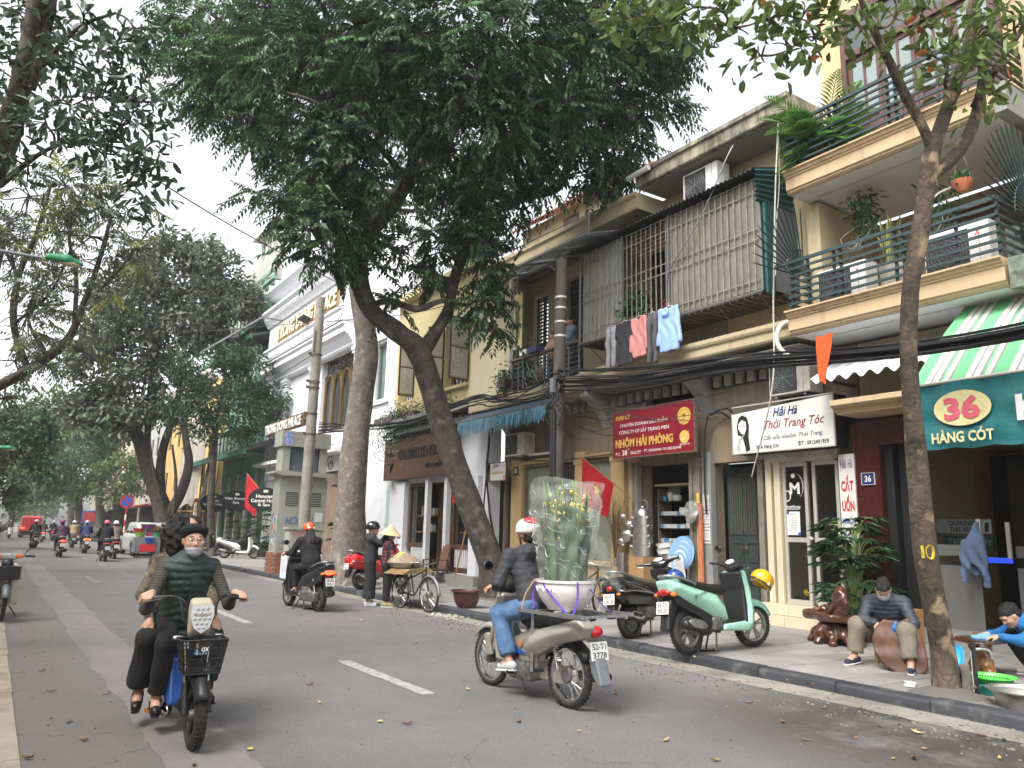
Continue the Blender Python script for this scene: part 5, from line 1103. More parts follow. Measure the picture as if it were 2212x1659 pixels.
def plate_txt(root,x,z,lines,yaw=pi,tilt=.18,w=.19,h=.145,y=0,name='number_plate'):
 """number plate whose face looks backward (yaw=pi) or forward"""
 b=MB(); b.box(-.003,.003,-w/2,w/2,-h/2,h/2); o=mk(name,b,M_PLATE,root); o.location=(x,y,z); o.rotation_euler=(0,tilt,0)
 sx=-1 if yaw else 1
 for i,s in enumerate(lines):text(s,M_BLK,o,(sx*.0035,0,h*.24-i*h*.47),(0,sx,0),(0,0,1),w=w*.80,h=h*.33,bold=.012,world=False,off=.002)
 return o
def mirror(root,p0,p1,r=.055,mat=None,S=None,round_=True,face=-1):
 b=MB(); b.tube(bez([p0,((p0[0]+p1[0])/2-.02,(p0[1]+p1[1])/2,(p0[2]*.4+p1[2]*.6)),p1],5),.006,6); o=mk('mirror',b,M_BPL,root,60)
 b=MB(); b.ball((p1[0]+.012,p1[1],p1[2]+.02),(.022,r*1.15,r),14,8); mk('mirror_shell',b,mat or M_BPL,o,180)
 b=MB(); b.lathe([(0,0),(r*.95,0),(r*.95,.004),(0,.004)],20,(p1[0]-.012,p1[1],p1[2]+.02),rotm('Y',-pi/2),sx=.9,sy=1.1); mk('mirror_glass',b,M_MIR,o,30)
 if S is not None:o.matrix_local=S
 return o
def steer_matrix(px,pz,rake,ang):
 ax=Vector((-sin(rake),0,cos(rake))); return Matrix.Translation((px,0,pz))@Matrix.Rotation(ang,4,ax)@Matrix.Translation((-px,0,-pz))
def part_tube(root,name,pts,r,mat,n=8,S=None,flat=1.0):
 b=MB(); b.tube(pts,r,n,flat=flat); o=mk(name,b,mat,root,60)
 if S is not None:o.matrix_local=S
 return o
def arc(x,z,R,a0,a1,n=10):return[(x+R*cos(radians(a0+(a1-a0)*i/n)),z+R*sin(radians(a0+(a1-a0)*i/n)))for i in range(n+1)]
def mudguard(root,x,z,R,a0,a1,w,mat,S=None,name='mudguard',th=.012):
 P=arc(x,z,R,a0,a1,14)
 b=MB(); n=8
 def f(u,v):
  i=u*14; k=min(int(i),13); q=i-k; px=P[k][0]*(1-q)+P[k+1][0]*q; pz=P[k][1]*(1-q)+P[k+1][1]*q
  a=radians(a0+(a1-a0)*u); c=(v-.5)*2; dr=-(abs(c)**2.5)*w*.55; return(px+cos(a)*dr,c*w*.5,pz+sin(a)*dr)
 b.grid(f,14,8); o=mk(name,b,mat,root,180); m=o.modifiers.new('thick','SOLIDIFY'); m.thickness=th
 if S is not None:o.matrix_local=S
 return o
def scooter(name,label,body,loc,rot,plate=None,R=.25,tw=.10,wb=1.28,seatm=None,retro=False,steer=0.0,lit=False,lean=0.0,scale=1.0,group=None,mirrors=True,script=None,helmet=None,h=.014,chrome=False,rackm=None,amber=None,shield=None):
 t=thing(name,label,'scooter',loc,(lean,0,rot),group); t.scale=(scale,)*3
 xf,xr=wb/2,-wb/2; seatm=seatm or M_SEAT; S=steer_matrix(.42,.8,radians(26),steer)if steer else None
 wheel(t,'rear_wheel',xr,R,tw*1.1); wheel(t,'front_wheel',xf,R+.01,tw*.92,S=S)
 if retro:
  tail=[(-1.0,.76),(-1.0,.58),(-.88,.50),(-.30,.46),(-.10,.34),(.02,.34),(.0,.52),(-.1,.66),(-.5,.76),(-.86,.84)]; bw,bu=.12,.075
 else:
  tail=[(-1.02,.86),(-.98,.74),(-.72,.62),(-.42,.52),(-.18,.40),(-.02,.34),(.06,.36),(.02,.55),(-.12,.68),(-.5,.78),(-.85,.88)]; bw,bu=.075,.075
 sdf('rear_body',[plate_p(tail,bw,.02,bu)],body,t,h)
 if not retro:sdf('lower_body',[plate_p([(-.95,.72),(-.62,.57),(-.35,.46),(-.12,.34),(.0,.28),(-.25,.26),(-.5,.44),(-.9,.60)],.10,.02,.02)],M_BPL,t,h)
 sdf('seat',[plate_p([(-.80,.84),(-.45,.77),(.0,.70),(.06,.74),(.0,.79),(-.25,.80),(-.5,.84),(-.78,.90)],.09,.025,.04)],seatm,t,h)
 sdf('floorboard',[plate_p([(-.10,.30),(.30,.27),(.42,.30),(.42,.34),(-.05,.36)],.13,.015,.02)],M_BPL,t,h)
 if not retro:sdf('side_skirt',[plate_p([(-.12,.27),(.36,.24),(.46,.29),(.40,.33),(-.08,.31)],.15,.02,.015)],body,t,h)
 sdf('leg_shield',[plate_p([(.36,.28),(.47,.26),(.52,.5),(.50,.75),(.44,.96),(.38,.97),(.41,.75),(.42,.5)],.15,.015,.05),ell((.52,0,.62),(.09,.10,.26),k=.06)],shield or body,t,h)
 sdf('inner_panel',[plate_p([(.33,.30),(.37,.30),(.395,.55),(.385,.78),(.34,.96),(.31,.95),(.35,.75)],.15,.012,.03)],M_BPL if shield is None else body,t,h)
 if S is None or True:
  sdf('handlebar_cowl',[ell((.40,0,1.03),(.10,.12,.075),rotm('Y',-.3)),cap((.38,.10,1.04),(.33,.24,1.06),.035,.025,.05),cap((.38,-.10,1.04),(.33,-.24,1.06),.035,.025,.05)],M_BPL if shield is None else body,t,h).matrix_local=S or Matrix()
 b=MB(); b.lathe([(0,0),(.06,0),(.062,.012),(0,.018)],18,(.35,0,1.095),rotm('Y',-.7),sx=.75,sy=1.2); o=mk('dial',b,M_LCLR,t,40); o.matrix_local=S or Matrix()
 for s in(-1,1):
  o=part_tube(t,'grip',[(.335,s*.22,1.06),(.29,s*.35,1.065)],.018,M_BPL,10,S); part_tube(t,'brake_lever',bez([(.36,s*.21,1.04),(.375,s*.28,1.03),(.35,s*.36,1.045)],4),.006,M_CHROME,6,S)
  if mirrors:mirror(t,(.36,s*.17,1.07),(.37,s*.27,1.24),.05,S=S)
 b=MB(); b.ball((.49,0,.93),(.05,.10,.075),16,8); mk('headlight',b,M_LCLR,t,180)
 mudguard(t,xf,R+.01,R+.05,25,150,tw*1.35,body,S,'front_mudguard')
 for s in(-1,1):part_tube(t,'fork_leg',[(xf-.16,s*.075,.58),(xf-.02,s*.075,R+.01)],.018,M_ENG,8,S)
 sdf('engine',[rbox((-.30,.02,.34),(.16,.09,.07),.03),cap((-.12,0,.36),(.02,0,.40),.06),rbox((-.42,.095,R+.02),(.26,.03,.055),.04),cap((-.5,0,R),(xr,0,R),.06,.05),rbox((-.22,-.10,.34),(.07,.04,.06),.02)],M_ENG,t,h)
 sdf('silencer',[cap((-.84,-.16,R+.09),(-.46,-.15,R+.01),.062,.05,.03),cap((-.46,-.15,R+.01),(-.15,-.10,.24),.025,.02,.02)],M_BPL,t,h)
 sdf('heat_shield',[ell((-.68,-.215,R+.085),(.17,.016,.055),rotm('Y',.2))],M_ALLOY if not retro else M_CHROME,t,.01)
 part_tube(t,'side_stand',[(-.12,.1,.24),(-.05,.24,.01)],.012,M_BPL);
 b=MB(); b.tube([(-.22,.1,.25),(-.30,.13,.02)],.012,6); b.tube([(-.22,-.1,.25),(-.30,-.13,.02)],.012,6); b.tube([(-.30,.13,.025),(-.30,-.13,.025)],.012,6); mk('centre_stand',b,M_BPL,t,60)
 part_tube(t,'shock_absorber',[(-.55,.10,.62),(-.66,.10,R+.06)],.024,M_CHROME)
 sdf('rear_mudguard',[plate_p([(-.94,.66),(-.86,.60),(-.92,.46),(-1.02,.30),(-1.06,.31),(-1.00,.55)],.055,.012,.0)],M_BPL,t,.012)
 sdf('tail_light',[ell((-1.0,0,.735 if not retro else.70),(.05,.11 if not retro else.06,.045),rotm('Y',.4))],M_LLIT if lit else M_LRED,t,.01)
 for s in(-1,1):
  sdf('indicator',[ell((-.97,s*.13,.71 if not retro else.62),(.06,.035,.03))],(amber or M_LORG)if s>0 or amber is None else M_LORG,t,.012)
 part_tube(t,'grab_rail',bez([(-.55,.13,.83),(-.80,.14,.90),(-.97,.09,.93),(-.97,-.09,.93),(-.80,-.14,.90),(-.55,-.13,.83)],5),.017,M_ALLOY,8)
 if retro or chrome:
  for s in(-1,1):part_tube(t,'crash_bar',bez([(-.98,s*.10,.70),(-.98,s*.215,.66),(-.75,s*.225,.66),(-.30,s*.215,.62),(-.16,s*.21,.55),(-.10,s*.20,.42),(.1,s*.18,.34)],5),.011,M_CHROME,8)
  part_tube(t,'shield_trim',bez([(.47,.17,.35),(.50,.20,.60),(.43,.18,.95),(.40,0,1.0),(.43,-.18,.95),(.50,-.20,.60),(.47,-.17,.35)],6),.009,M_CHROME,6)
 if plate:plate_txt(t,-1.055,.56,plate)
 if script:
  text(script,M_BLK,t,(-.52,-.158,.70),(1,0,.28),(-.28,0,1),h=.05,w=.24,bold=.01,shear=.3,world=False,off=.012)
 if lean:pass
 return t
def plate_p(poly,w,rd=.02,bulge=0.0,k=.02):return plate(poly,0.0,w,rd,k,'u',bulge)
MINT=scooter('scooter','mint green scooter parked on the pavement with a yellow helmet on its handlebar',M_MINT,(8.15,7.18,.1),radians(4),('29-D1','592.02'),R=.272,tw=.105,wb=1.33,steer=radians(-16),lean=radians(-7),scale=1.03,script='SH mode')
BLKS=scooter('scooter','black retro scooter with an olive seat and chrome bars, blue helmet hanging at its front',M_BGL,(8.42,8.72,.1),radians(13),('30-F1','124.28'),R=.235,tw=.115,wb=1.25,seatm=M_SEATO,retro=True,steer=radians(14),lean=radians(-7),shield=M_BGL,mirrors=False)
def helmet_thing(label,col,loc,rot,r=.125,flower=False):
 t=sdf('helmet',[ell((0,0,0),(r*1.12,r,r*.95)),ell((0,0,-r*.75),(r*.9,r*.8,r*.5),k=.02,op='s')],col,None,.012,loc=loc,rot=rot); tag(t,label,'helmet')
 b=MB(); b.tube([(r*.6*cos(a),r*.93*sin(a),-r*.45-.05*sin(a))for a in[pi*j/10 for j in range(11)]],.007,5); mk('strap',b,M_BPL,t,60)
 b=MB(); b.lathe([(r*.99,0),(r*1.01,.012),(r*.99,.024)],28,(0,0,-r*.42),sx=1.1); mk('rim_band',b,M_BPL,t,60)
 if flower:
  b=MB()
  for k in range(5):b.ball((r*.95+.005,-.05+.03*cos(k*1.257),-.03+.03*sin(k*1.257)),(.012,.022,.022),8,5)
  b.ball((-.03,-r*.93,-.03),(.03,.012,.03),8,5); mk('flower_print',b,M_WPR,t,180)
 return t
helmet_thing('yellow helmet with a small flower hanging on the mint scooter',M('yellow_helmet_shell',(0.72,0.42,0.015),rough=.2,coat=.5),(8.72,6.98,1.0),(.3,.5,.2),.15,True)
helmet_thing('shiny blue helmet hanging at the front of the black scooter',M('blue_helmet_shell',(0.015,0.05,0.22),rough=.2,coat=.5),(8.83,8.68,.92),(.1,.6,.3),.14)
RED=scooter('scooter','red scooter parked between the pale tree trunk and the woman in black',M_REDB,(8.35,18.35,.1),radians(14),('29-H1','336.70'),R=.24,tw=.11,wb=1.25,retro=True,lean=radians(-6),shield=M_REDB)
ORS=scooter('scooter','black scooter with a lit red tail light under the long haired rider',M_BGL,(5.30,15.25,0),radians(97),('18-B2','592.11'),R=.25,tw=.10,lit=True)
WHS=scooter('scooter','white motor scooter parked on the far pavement beside the slim dark tree',M_WHB,(9.75,37.3,.1),radians(-25),('29-K1','204.15'),R=.27,tw=.085,steer=radians(-18),h=.02)
BKS=scooter('scooter','black motor scooter parked behind the white one by the slim dark tree',M_BGL,(8.7,40.2,.1),radians(-10),('29-L4','551.06'),R=.26,h=.02)
def underbone(name,label,loc,rot,lean=0,plate=None):
 t=thing(name,label,'motorbike',loc,(lean,0,rot)); wb=1.23; xf,xr=wb/2,-wb/2; R=.29
 wheel(t,'rear_wheel',xr,R,.075,'spoke',M_CHROME); wheel(t,'front_wheel',xf,R,.065,'spoke',M_CHROME)
 sdf('tail_fairing',[plate_p([(-.98,.74),(-.94,.66),(-.60,.58),(-.36,.46),(-.20,.42),(-.14,.50),(-.24,.62),(-.55,.70),(-.9,.79)],.055,.02,.06)],M_BEIGE,t,.012)
 sdf('side_cover',[plate_p([(-.34,.56),(-.06,.46),(.14,.40),(.20,.50),(.0,.58),(-.2,.66)],.06,.02,.03),plate_p([(-.20,.50),(-.22,.30),(-.10,.26),(.05,.34),(.05,.48)],.07,.015,.02)],M_BEIGE,t,.012)
 sdf('leg_shield',[plate_p([(.24,.30),(.34,.26),(.40,.50),(.42,.80),(.36,.95),(.30,.93),(.33,.75),(.30,.50)],.10,.012,.10)],M_BEIGE,t,.012)
 sdf('seat',[plate_p([(-.86,.80),(-.5,.73),(-.1,.67),(.0,.70),(-.06,.75),(-.3,.77),(-.6,.81),(-.84,.85)],.08,.022,.035)],M_SEAT,t,.014)
 sdf('handlebar_cowl',[ell((.38,0,1.0),(.10,.11,.085)),cap((.36,.10,1.0),(.28,.24,1.02),.03,.02,.04),cap((.36,-.10,1.0),(.28,-.24,1.02),.03,.02,.04)],M_BPL,t,.012)
 sdf('head_cover',[ell((.42,0,.86),(.08,.09,.14))],M_BEIGE,t,.014)
 b=MB(); b.ball((.46,0,1.0),(.05,.08,.06),14,8); mk('headlight',b,M_LCLR,t,180)
 for s in(-1,1):
  part_tube(t,'grip',[(.28,s*.22,1.02),(.23,s*.35,1.02)],.018,M_BPL,10); part_tube(t,'brake_lever',bez([(.31,s*.2,1.0),(.33,s*.28,.99),(.29,s*.36,1.0)],4),.006,M_CHROME,6)
  mirror(t,(.31,s*.15,1.04),(.33,s*.28,1.20),.05)
  sdf('fork_leg',[cap((xf-.17,s*.07,.70),(xf-.01,s*.07,R),.03,.022),rbox((xf-.05,s*.075,.42),(.03,.012,.10),.012,rotm('Y',.3))],M_BEIGE,t,.012)
  part_tube(t,'shock_absorber',[(-.50,s*.12,.64),(-.58,s*.12,.34)],.013,M_CHROME)
  b=MB(); b.tube([(-.505-.06*q/24+.024*cos(q*1.9)*0+.026*cos(q*1.6),s*.12+.026*sin(q*1.6),.61-.20*q/48)for q in range(49)],.005,5,False); mk('shock_spring',b,M_CHROME,t,60)
  part_tube(t,'foot_peg',[(.02,s*.10,.24),(.02,s*.24,.24)],.016,M_BPL); part_tube(t,'pillion_peg',[(-.38,s*.12,.30),(-.38,s*.23,.31)],.014,M_BPL)
 mudguard(t,xf,R,R+.04,35,165,.085,M_BEIGE,None,'front_mudguard'); mudguard(t,xr,R,R+.045,20,150,.11,M_BPL,None,'rear_mudguard')
 sdf('mud_flap',[plate_p([(-1.0,.52),(-.95,.52),(-.98,.36),(-1.06,.26),(-1.10,.27),(-1.05,.42)],.06,.006)],M_STEEL,t,.01)
 sdf('engine',[cap((-.05,0,.27),(.12,0,.30),.085,.08),rbox((-.04,.03,.26),(.14,.10,.06),.03),cap((.10,0,.31),(.24,0,.34),.055,.06),ell((-.05,.13,.27),(.10,.03,.09))],M_ENG,t,.012)
 b=MB()
 for k in range(6):b.box(.14+k*.022,.148+k*.022,-.075,.075,.28,.41)
 tag(mk('cooling_fins',b,M_ENG,t),kind='stuff')
 sdf('chain_case',[plate_p([(-.70,.33),(-.72,.24),(-.62,.20),(-.15,.20),(-.10,.26),(-.12,.33),(-.35,.36)],.012,.012)],M_BEIGE,t,.01); t.children[-1].location=(0,.10,0)
 part_tube(t,'swing_arm',[(-.12,-.10,.27),(xr,-.10,R)],.022,M_STEEL); part_tube(t,'frame_tube',bez([(.36,0,.85),(.22,0,.62),(.0,0,.50),(-.3,0,.55),(-.6,0,.62)],4),.028,M_STEEL)
 sdf('silencer',[cap((.2,-.12,.20),(-.25,-.14,.22),.022,.024),cap((-.30,-.14,.23),(-.92,-.15,.30),.045,.05)],M_ENG,t,.012)
 b=MB(); b.lathe([(.0,-.02),(.02,-.02),(.022,.012),(.034,.012),(.036,0)],14,(-.968,-.15,.307),rotm('Y',-pi/2)); mk('silencer_tip',b,M_BPL,t,40)
 sdf('tail_light',[ell((-.965,0,.70),(.05,.075,.055))],M_LRED,t,.01)
 for s in(-1,1):sdf('indicator',[ell((-.90,s*.085,.68),(.06,.03,.035))],M_LCLR,t,.01)
 part_tube(t,'gear_lever',bez([(-.02,.15,.22),(.06,.17,.20),(.14,.17,.22)],4),.008,M_CHROME); part_tube(t,'kick_start',bez([(-.12,-.15,.27),(-.2,-.17,.3),(-.26,-.17,.42)],4),.009,M_CHROME); part_tube(t,'side_stand',[(-.05,.13,.2),(-.22,.2,.12)],.011,M_BPL)
 for(poly,m)in(([(.06,.0),(.10,.03),(-.02,.10),(.03,.06)],M_LORG),([(.16,.02),(.20,.0),(.12,-.06),(-.05,-.05),(.05,-.02)],M_BLUB)):
  b=MB(); b.quad(*[(-.08+x,.118,.46+z)for x,z in poly]); mk('sticker',b,m,t)
 text('Neo',M_REDP,t,(-.58,.128,.655),(1*-1,0,.05),(0,0,1),h=.055,w=.20,shear=.3,bold=.02,world=False,off=.006)
 if plate:plate_txt(t,-1.01,.545,plate,w=.20,h=.155)
 return t
MOTO=underbone('motorbike','silver beige motorbike with wire wheels carrying a potted flower load on a rack',(4.54,6.46,0),radians(93),plate=('52-T1','3778'))
bk=MB()
for s in(-1,1):bk.obox((-.62,s*.24,.83),(.98,.03,.03)); bk.tube([(-.30,s*.19,.83),(-.27,s*.17,.28)],.016,6)
for x in(-.15,-.42,-.70,-1.08):bk.obox((x,0,.843),(.03,.48,.02))
for s in(-1,1):bk.obox((-1.0,s*.30,.85),(.24,.03,.03))
mk('carrier_rack',bk,M_ALLOY,MOTO)
def to_world(t,p):return(Matrix.Translation(t.location)@t.rotation_euler.to_matrix().to_4x4())@Vector(p)
POT=thing('flower_pot','white glazed flower pot with relief strapped on the motorbike rack','flower pot',to_world(MOTO,(-.55,0,.862)))
M_POTW=M('white_glaze',(0.68,0.66,0.62),rough=.25,coat=.4,var=.05,bump=.5,bscale=14,dirt=((0.50,0.40,0.30),4,.6,.85),coord='obj')
b=MB(); b.lathe([(0,0),(.17,0),(.18,.02),(.225,.07),(.262,.14),(.272,.20),(.268,.235),(.285,.245),(.285,.268),(.262,.268),(.25,.24),(.25,.22),(0,.22)],40); mk('pot_body',b,M_POTW,POT,50)
b=MB(); b.lathe([(0,.225),(.248,.225)],24); mk('soil',b,M_EARTH,POT)
bb=MB()
for k in range(7):
 a=2.2+k*.22; bb.tube(bez([(.268*cos(a),.268*sin(a),.17),(.276*cos(a+.06),.276*sin(a+.06),.20),(.268*cos(a+.12),.268*sin(a+.12),.16+.03*(k%2))],4),.008,5)
mk('relief',bb,M_POTW,POT,60)
M_ORCH=M('orchid_leaf',(0.042,0.100,0.028),rough=.5,thin=.2,rnd=.55); M_BUD=M('yellow_bud',(0.50,0.42,0.06),rough=.5,island=.2); M_STEM=M('pale_green_stem',(0.20,0.28,0.07),rough=.5)
OR_=thing('orchid_plant','tall yellow budded orchid plants standing in the white pot inside clear plastic','plant',to_world(MOTO,(-.55,0,1.09)))
rr=random.Random(5)
for k in range(17):
 a=rr.uniform(0,6.28); r0=rr.uniform(.02,.15); q_=rr.uniform(.05,.33); tip=Vector((cos(a)*q_,sin(a)*q_,rr.uniform(.70,.97)))
 b=MB(); pp=bez([(cos(a)*r0,sin(a)*r0,0),(cos(a)*r0*1.2+.02,sin(a)*r0*1.2,.4),tip],5); b.tube(pp,list(np.linspace(.016,.006,len(pp))),6); st=mk('flower_stem',b,M_STEM,OR_,60)
 b=MB()
 for q in range(12):
  s=rr.uniform(.5,1.0); p=Vector(pp[int(s*(len(pp)-1))]); b.ball(p+Vector((rr.uniform(-.05,.05),rr.uniform(-.05,.05),rr.uniform(-.02,.02))),(.012,.012,.018),6,4)
 tag(mk('flower_buds',b,M_BUD,st,180),kind='stuff')
for k in range(120):
 a=rr.uniform(0,6.28); r0=.22*rr.random()**.6; H=rr.uniform(.40,.90); lean_=rr.uniform(.0,.11); w=rr.uniform(.022,.05); b=MB()
 def lf(u,v,a=a,r0=r0,H=H,ln=lean_,w=w):
  c=(u-.5)*2*w*(1-v**3)*(.4+.6*min(1,v*4)); rad=r0+ln*v*v; return(cos(a)*rad-sin(a)*c,sin(a)*rad+cos(a)*c,H*v-abs(c)*.2)
 b.grid(lf,2,7); mk('leaf',b,M_ORCH,OR_,180)
M_CLEAR=M('clear_plastic',(0.62,0.68,0.62),rough=.12,alpha=.17,spec=.9,var=.02)
BAG=thing('plastic_wrap','crumpled clear plastic bag wrapped round the orchids on the motorbike','plastic bag',to_world(MOTO,(-.55,0,1.09)))
def bagf(u,v):
 a=2*pi*u; r=.225+.10*min(1,v*1.25)+.012*sin(7*a+v*5)+.010*sin(13*a-v*17)+.008*sin(29*v+3*a)
 cr=.014*abs(sin(16*v+1.7*sin(2*a+v*3)+.9*sin(5*a)))**.5
 return(cos(a)*(r+cr)*1.02,sin(a)*(r+cr),.02+.93*v+.03*sin(2*a+1)*v)
b=MB(); b.grid(bagf,90,60); mk('bag',b,M_CLEAR,BAG,180)
M_CREASE_GLINT=M('crease_glint_white',(0.80,0.84,0.82),rough=.15,alpha=.6,spec=.9)  # whitish strips paint the highlights along the folds of the bag
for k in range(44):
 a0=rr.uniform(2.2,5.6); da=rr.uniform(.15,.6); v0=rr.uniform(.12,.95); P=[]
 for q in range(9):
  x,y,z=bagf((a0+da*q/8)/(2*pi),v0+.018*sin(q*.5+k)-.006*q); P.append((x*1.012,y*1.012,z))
 b=MB(); b.tube(P,[.001]+[.003]*7+[.001],5,flat=.5); mk('crease_glint',b,M_CREASE_GLINT,BAG,180)
b=MB(); b.grid(lambda u,v:(.20+.14*u+.03*sin(9*v),-.30+.26*v-.10*u+.02*sin(20*u),.40-.42*u+.05*sin(6*v+4*u)),10,12); mk('loose_end',b,M_CLEAR,BAG,180)
M_STRAP=M('purple_strap',(0.11,0.045,0.34),rough=.7)
STR=thing('tie_strap','purple cloth strap tying the white pot to the motorbike rack','strap',to_world(MOTO,(-.55,0,.86)))
for P in([(.05,.26,.27),(-.12,.275,.14),(-.30,.25,.0)],[(-.28,.10,.26),(-.305,.12,.13),(-.34,.20,-.01)],[(.22,.17,.25),(.24,.20,.12),(.16,.25,.0)],[(-.28,-.05,.2),(-.34,-.15,.06),(-.40,-.2,.0)]):
 b=MB(); b.tube([to_world(MOTO,(x-.55,y,z+.86))-STR.location for x,y,z in bez(P,6)],.014,6,flat=.35); mk('strap',b,M_STRAP,STR,60)
b=MB(); b.tube([to_world(MOTO,(x-.55,y,z+.86))-STR.location for x,y,z in bez([(.20,.21,.26),(.30,.24,.12),(.34,.25,-.02)],5)],.010,6); mk('rope',b,M('beige_rope',(0.45,0.33,0.22),rough=.9),STR,60)
BG2=sdf('carrier_bag',[ell((0,0,0),(.10,.09,.17)),ell((0,.02,.16),(.05,.05,.06),k=.06)],M('white_thin_plastic',(0.66,0.68,0.67),rough=.35,alpha=.85),None,.014,disp=lambda X,Y,Z:.006*np.sin(40*X+20*Z)+.005*np.sin(33*Y-25*Z),loc=to_world(MOTO,(.30,.02,.62))); tag(BG2,'white carrier bag with something green hanging at the motorbike rider\'s knees','carrier bag')
b=MB(); b.ball((.0,.075,-.05),(.06,.03,.08),12,8); mk('green_contents',b,M('bright_green_thing',(0.02,0.26,0.07),rough=.4),BG2,180)
EB=thing('electric_bike','black electric bike with a wire front basket ridden by the woman in the green vest','electric bike',(1.39,6.66,0),radians(-91))
def ebike(t):
 xf,xr,R=.60,-.60,.235
 wheel(t,'rear_wheel',xr,R,.085,mat=None,rim=M_BPL); wheel(t,'front_wheel',xf,R,.085,rim=M_BPL)
 mudguard(t,xf,R,R+.035,30,165,.095,M_BPL,None,'front_mudguard'); mudguard(t,xr,R,R+.035,10,150,.10,M_BPL,None,'rear_mudguard')
 for s in(-1,1):
  part_tube(t,'fork_leg',[(xf-.16,s*.075,.66),(xf-.06,s*.075,.42)],.016,M_CHROME); part_tube(t,'fork_slider',[(xf-.07,s*.075,.44),(xf,s*.075,R)],.026,M_BPL)
  part_tube(t,'handlebar',bez([(.40,s*.03,.82),(.40,s*.10,.86),(.37,s*.13,.98),(.33,s*.18,1.02),(.28,s*.24,1.02),(.24,s*.36,1.0)],6),.013,M_BPL)
  part_tube(t,'grip',[(.265,s*.26,1.015),(.235,s*.37,1.0)],.018,M_BPL,10); part_tube(t,'brake_lever',bez([(.31,s*.2,1.03),(.34,s*.26,1.01),(.29,s*.36,.985)],4),.007,M_BPL,6)
  part_tube(t,'brake_cable',bez([(.33,s*.19,1.03),(.43,s*.12,1.0),(.42,s*.06,.86),(.42,s*.03,.70)],6),.006,M_BPL,6)
  sdf('indicator',[ell((.46,s*.14,.745),(.02,.045,.02))],M_CHROME,t,.01)
  part_tube(t,'foot_peg',[(-.05,s*.09,.16),(-.05,s*.22,.16)],.014,M_BPL)
  b=MB(); b.box(-.10,.0,s*.19-.04,s*.19+.04,.145,.165); mk('pedal',b,M_LORG if s<0 else M_BPL,t)
 sdf('headlight_shell',[plate_p([(.43,1.0),(.50,.98),(.51,.9),(.47,.79),(.43,.76),(.40,.85)],.055,.02,.01),ell((.455,0,.92),(.055,.07,.085),k=.04)],M('champagne_plastic',(0.40,0.345,0.26),rough=.35),t,.01)
 b=MB(); b.prism([(-.075,.975),(.075,.975),(.083,.90),(.055,.815),(0,.775),(-.055,.815),(-.083,.90)],.515,.53,'x'); hl=mk('headlight_lens',b,M_LCLR,t)
 for r_,(z,n)in enumerate(((.95,3),(.915,4),(.88,4),(.845,3),(.815,2))):
  for k in range(n):
   b=MB(); y=(k-(n-1)/2)*.034; b.lathe([(.0,.004),(.010,.003),(.0125,0)],10,(.5305,y,z),rotm('Y',pi/2)); mk('led',b,M('led_reflector',(0.40,0.41,0.41),rough=.25),hl,60)
 part_tube(t,'steering_stem',[(.41,0,.86),(.46,0,.60)],.028,M_BPL); sdf('lower_stem',[cap((.42,0,.74),(.45,0,.62),.05,.045)],M_BPL,t,.012)
 part_tube(t,'horn',[(.50,0,.70),(.52,0,.64)],.022,M_RUST,12)
 bk=thing('basket',None,None); bk.parent=t
 x0,x1,y0,z0,z1=.50,.72,.155,.52,.75
 def cor(z):f=.78+.22*(z-z0)/(z1-z0); return x0+(x1-x0)*(1-f)*.3,x1-(x1-x0)*(1-f)*.6,y0*f
 b=MB()
 for z,r in((z1,.008),(z1-.055,.004),(z0+.10,.004),(z0+.045,.004),(z0,.007)):
  a,c,w=cor(z); b.tube([(a,-w,z),(c,-w,z),(c,w,z),(a,w,z),(a,-w,z)],r,5)
 mk('rim_wires',b,M_BPL,bk)
 b=MB(); a,c,w=cor(z0); A,C_,W_=cor(z1)
 for k in range(15):f=-1+2*k/14; b.tube([(c,f*w,z0),(C_,f*W_,z1)],.0028,4); b.tube([(a,f*w,z0),(A,f*W_,z1)],.0028,4); b.tube([(a,f*w,z0),(c,f*w,z0)],.0028,4)
 for k in range(11):
  f=k/10
  for s in(-1,1):b.tube([(a+(c-a)*f,s*w,z0),(A+(C_-A)*f,s*W_,z1)],.0028,4)
 tag(mk('wires',b,M_BPL,bk),kind='stuff')
 b=MB(); b.add([(x0+.02,-w*.9,z0+.01),(c-.01,-w*.9,z0+.01),(c-.01,w*.9,z0+.01),(x0+.02,w*.9,z0+.01)],[(0,1,2,3)]); mk('basket_liner',b,M_BPL,bk)
 b=MB(); b.box(.712,.718,.035,.135,.655,.69); o=mk('sticker',b,M('pale_blue_sticker',(0.40,0.58,0.72),rough=.5),t); o.location=(-.012,-.03-.10+.03,0)
 text('evo',M_BLUEP,o,(.7185,.085,.672),(0,1,0),(0,0,1),w=.06,h=.018,world=False)
 b=MB(); b.box(.712,.718,-.045,.045,.67,.745); o=mk('badge',b,M_BPL,t); text('OX',M_WPR,o,(.7185,0,.69),(0,1,0),(0,0,1),w=.05,h=.03,bold=.03,world=False)
 sdf('frame',[chain([(.42,0,.62),(.34,0,.40),(.20,0,.22),(-.20,0,.20)],[.05,.045,.05,.055]),chain([(-.20,0,.22),(-.32,0,.45),(-.38,0,.62)],[.05,.045,.04]),cap((-.2,0,.24),(xr,0,R),.04,.03)],M_BPL,t,.014)
 sdf('battery_case',[plate_p([(-.18,.22),(.10,.22),(.02,.52),(-.22,.55)],.09,.02,.02)],M_BLUB,t,.014)
 sdf('seat',[plate_p([(-.75,.72),(-.5,.68),(-.12,.66),(-.08,.70),(-.3,.72),(-.5,.74),(-.74,.78)],.09,.025,.02)],M_SEAT,t,.014)
 part_tube(t,'luggage_rack',bez([(-.40,.1,.66),(-.8,.1,.68),(-.84,0,.68),(-.8,-.1,.68),(-.40,-.1,.66)],4),.010,M_BPL)
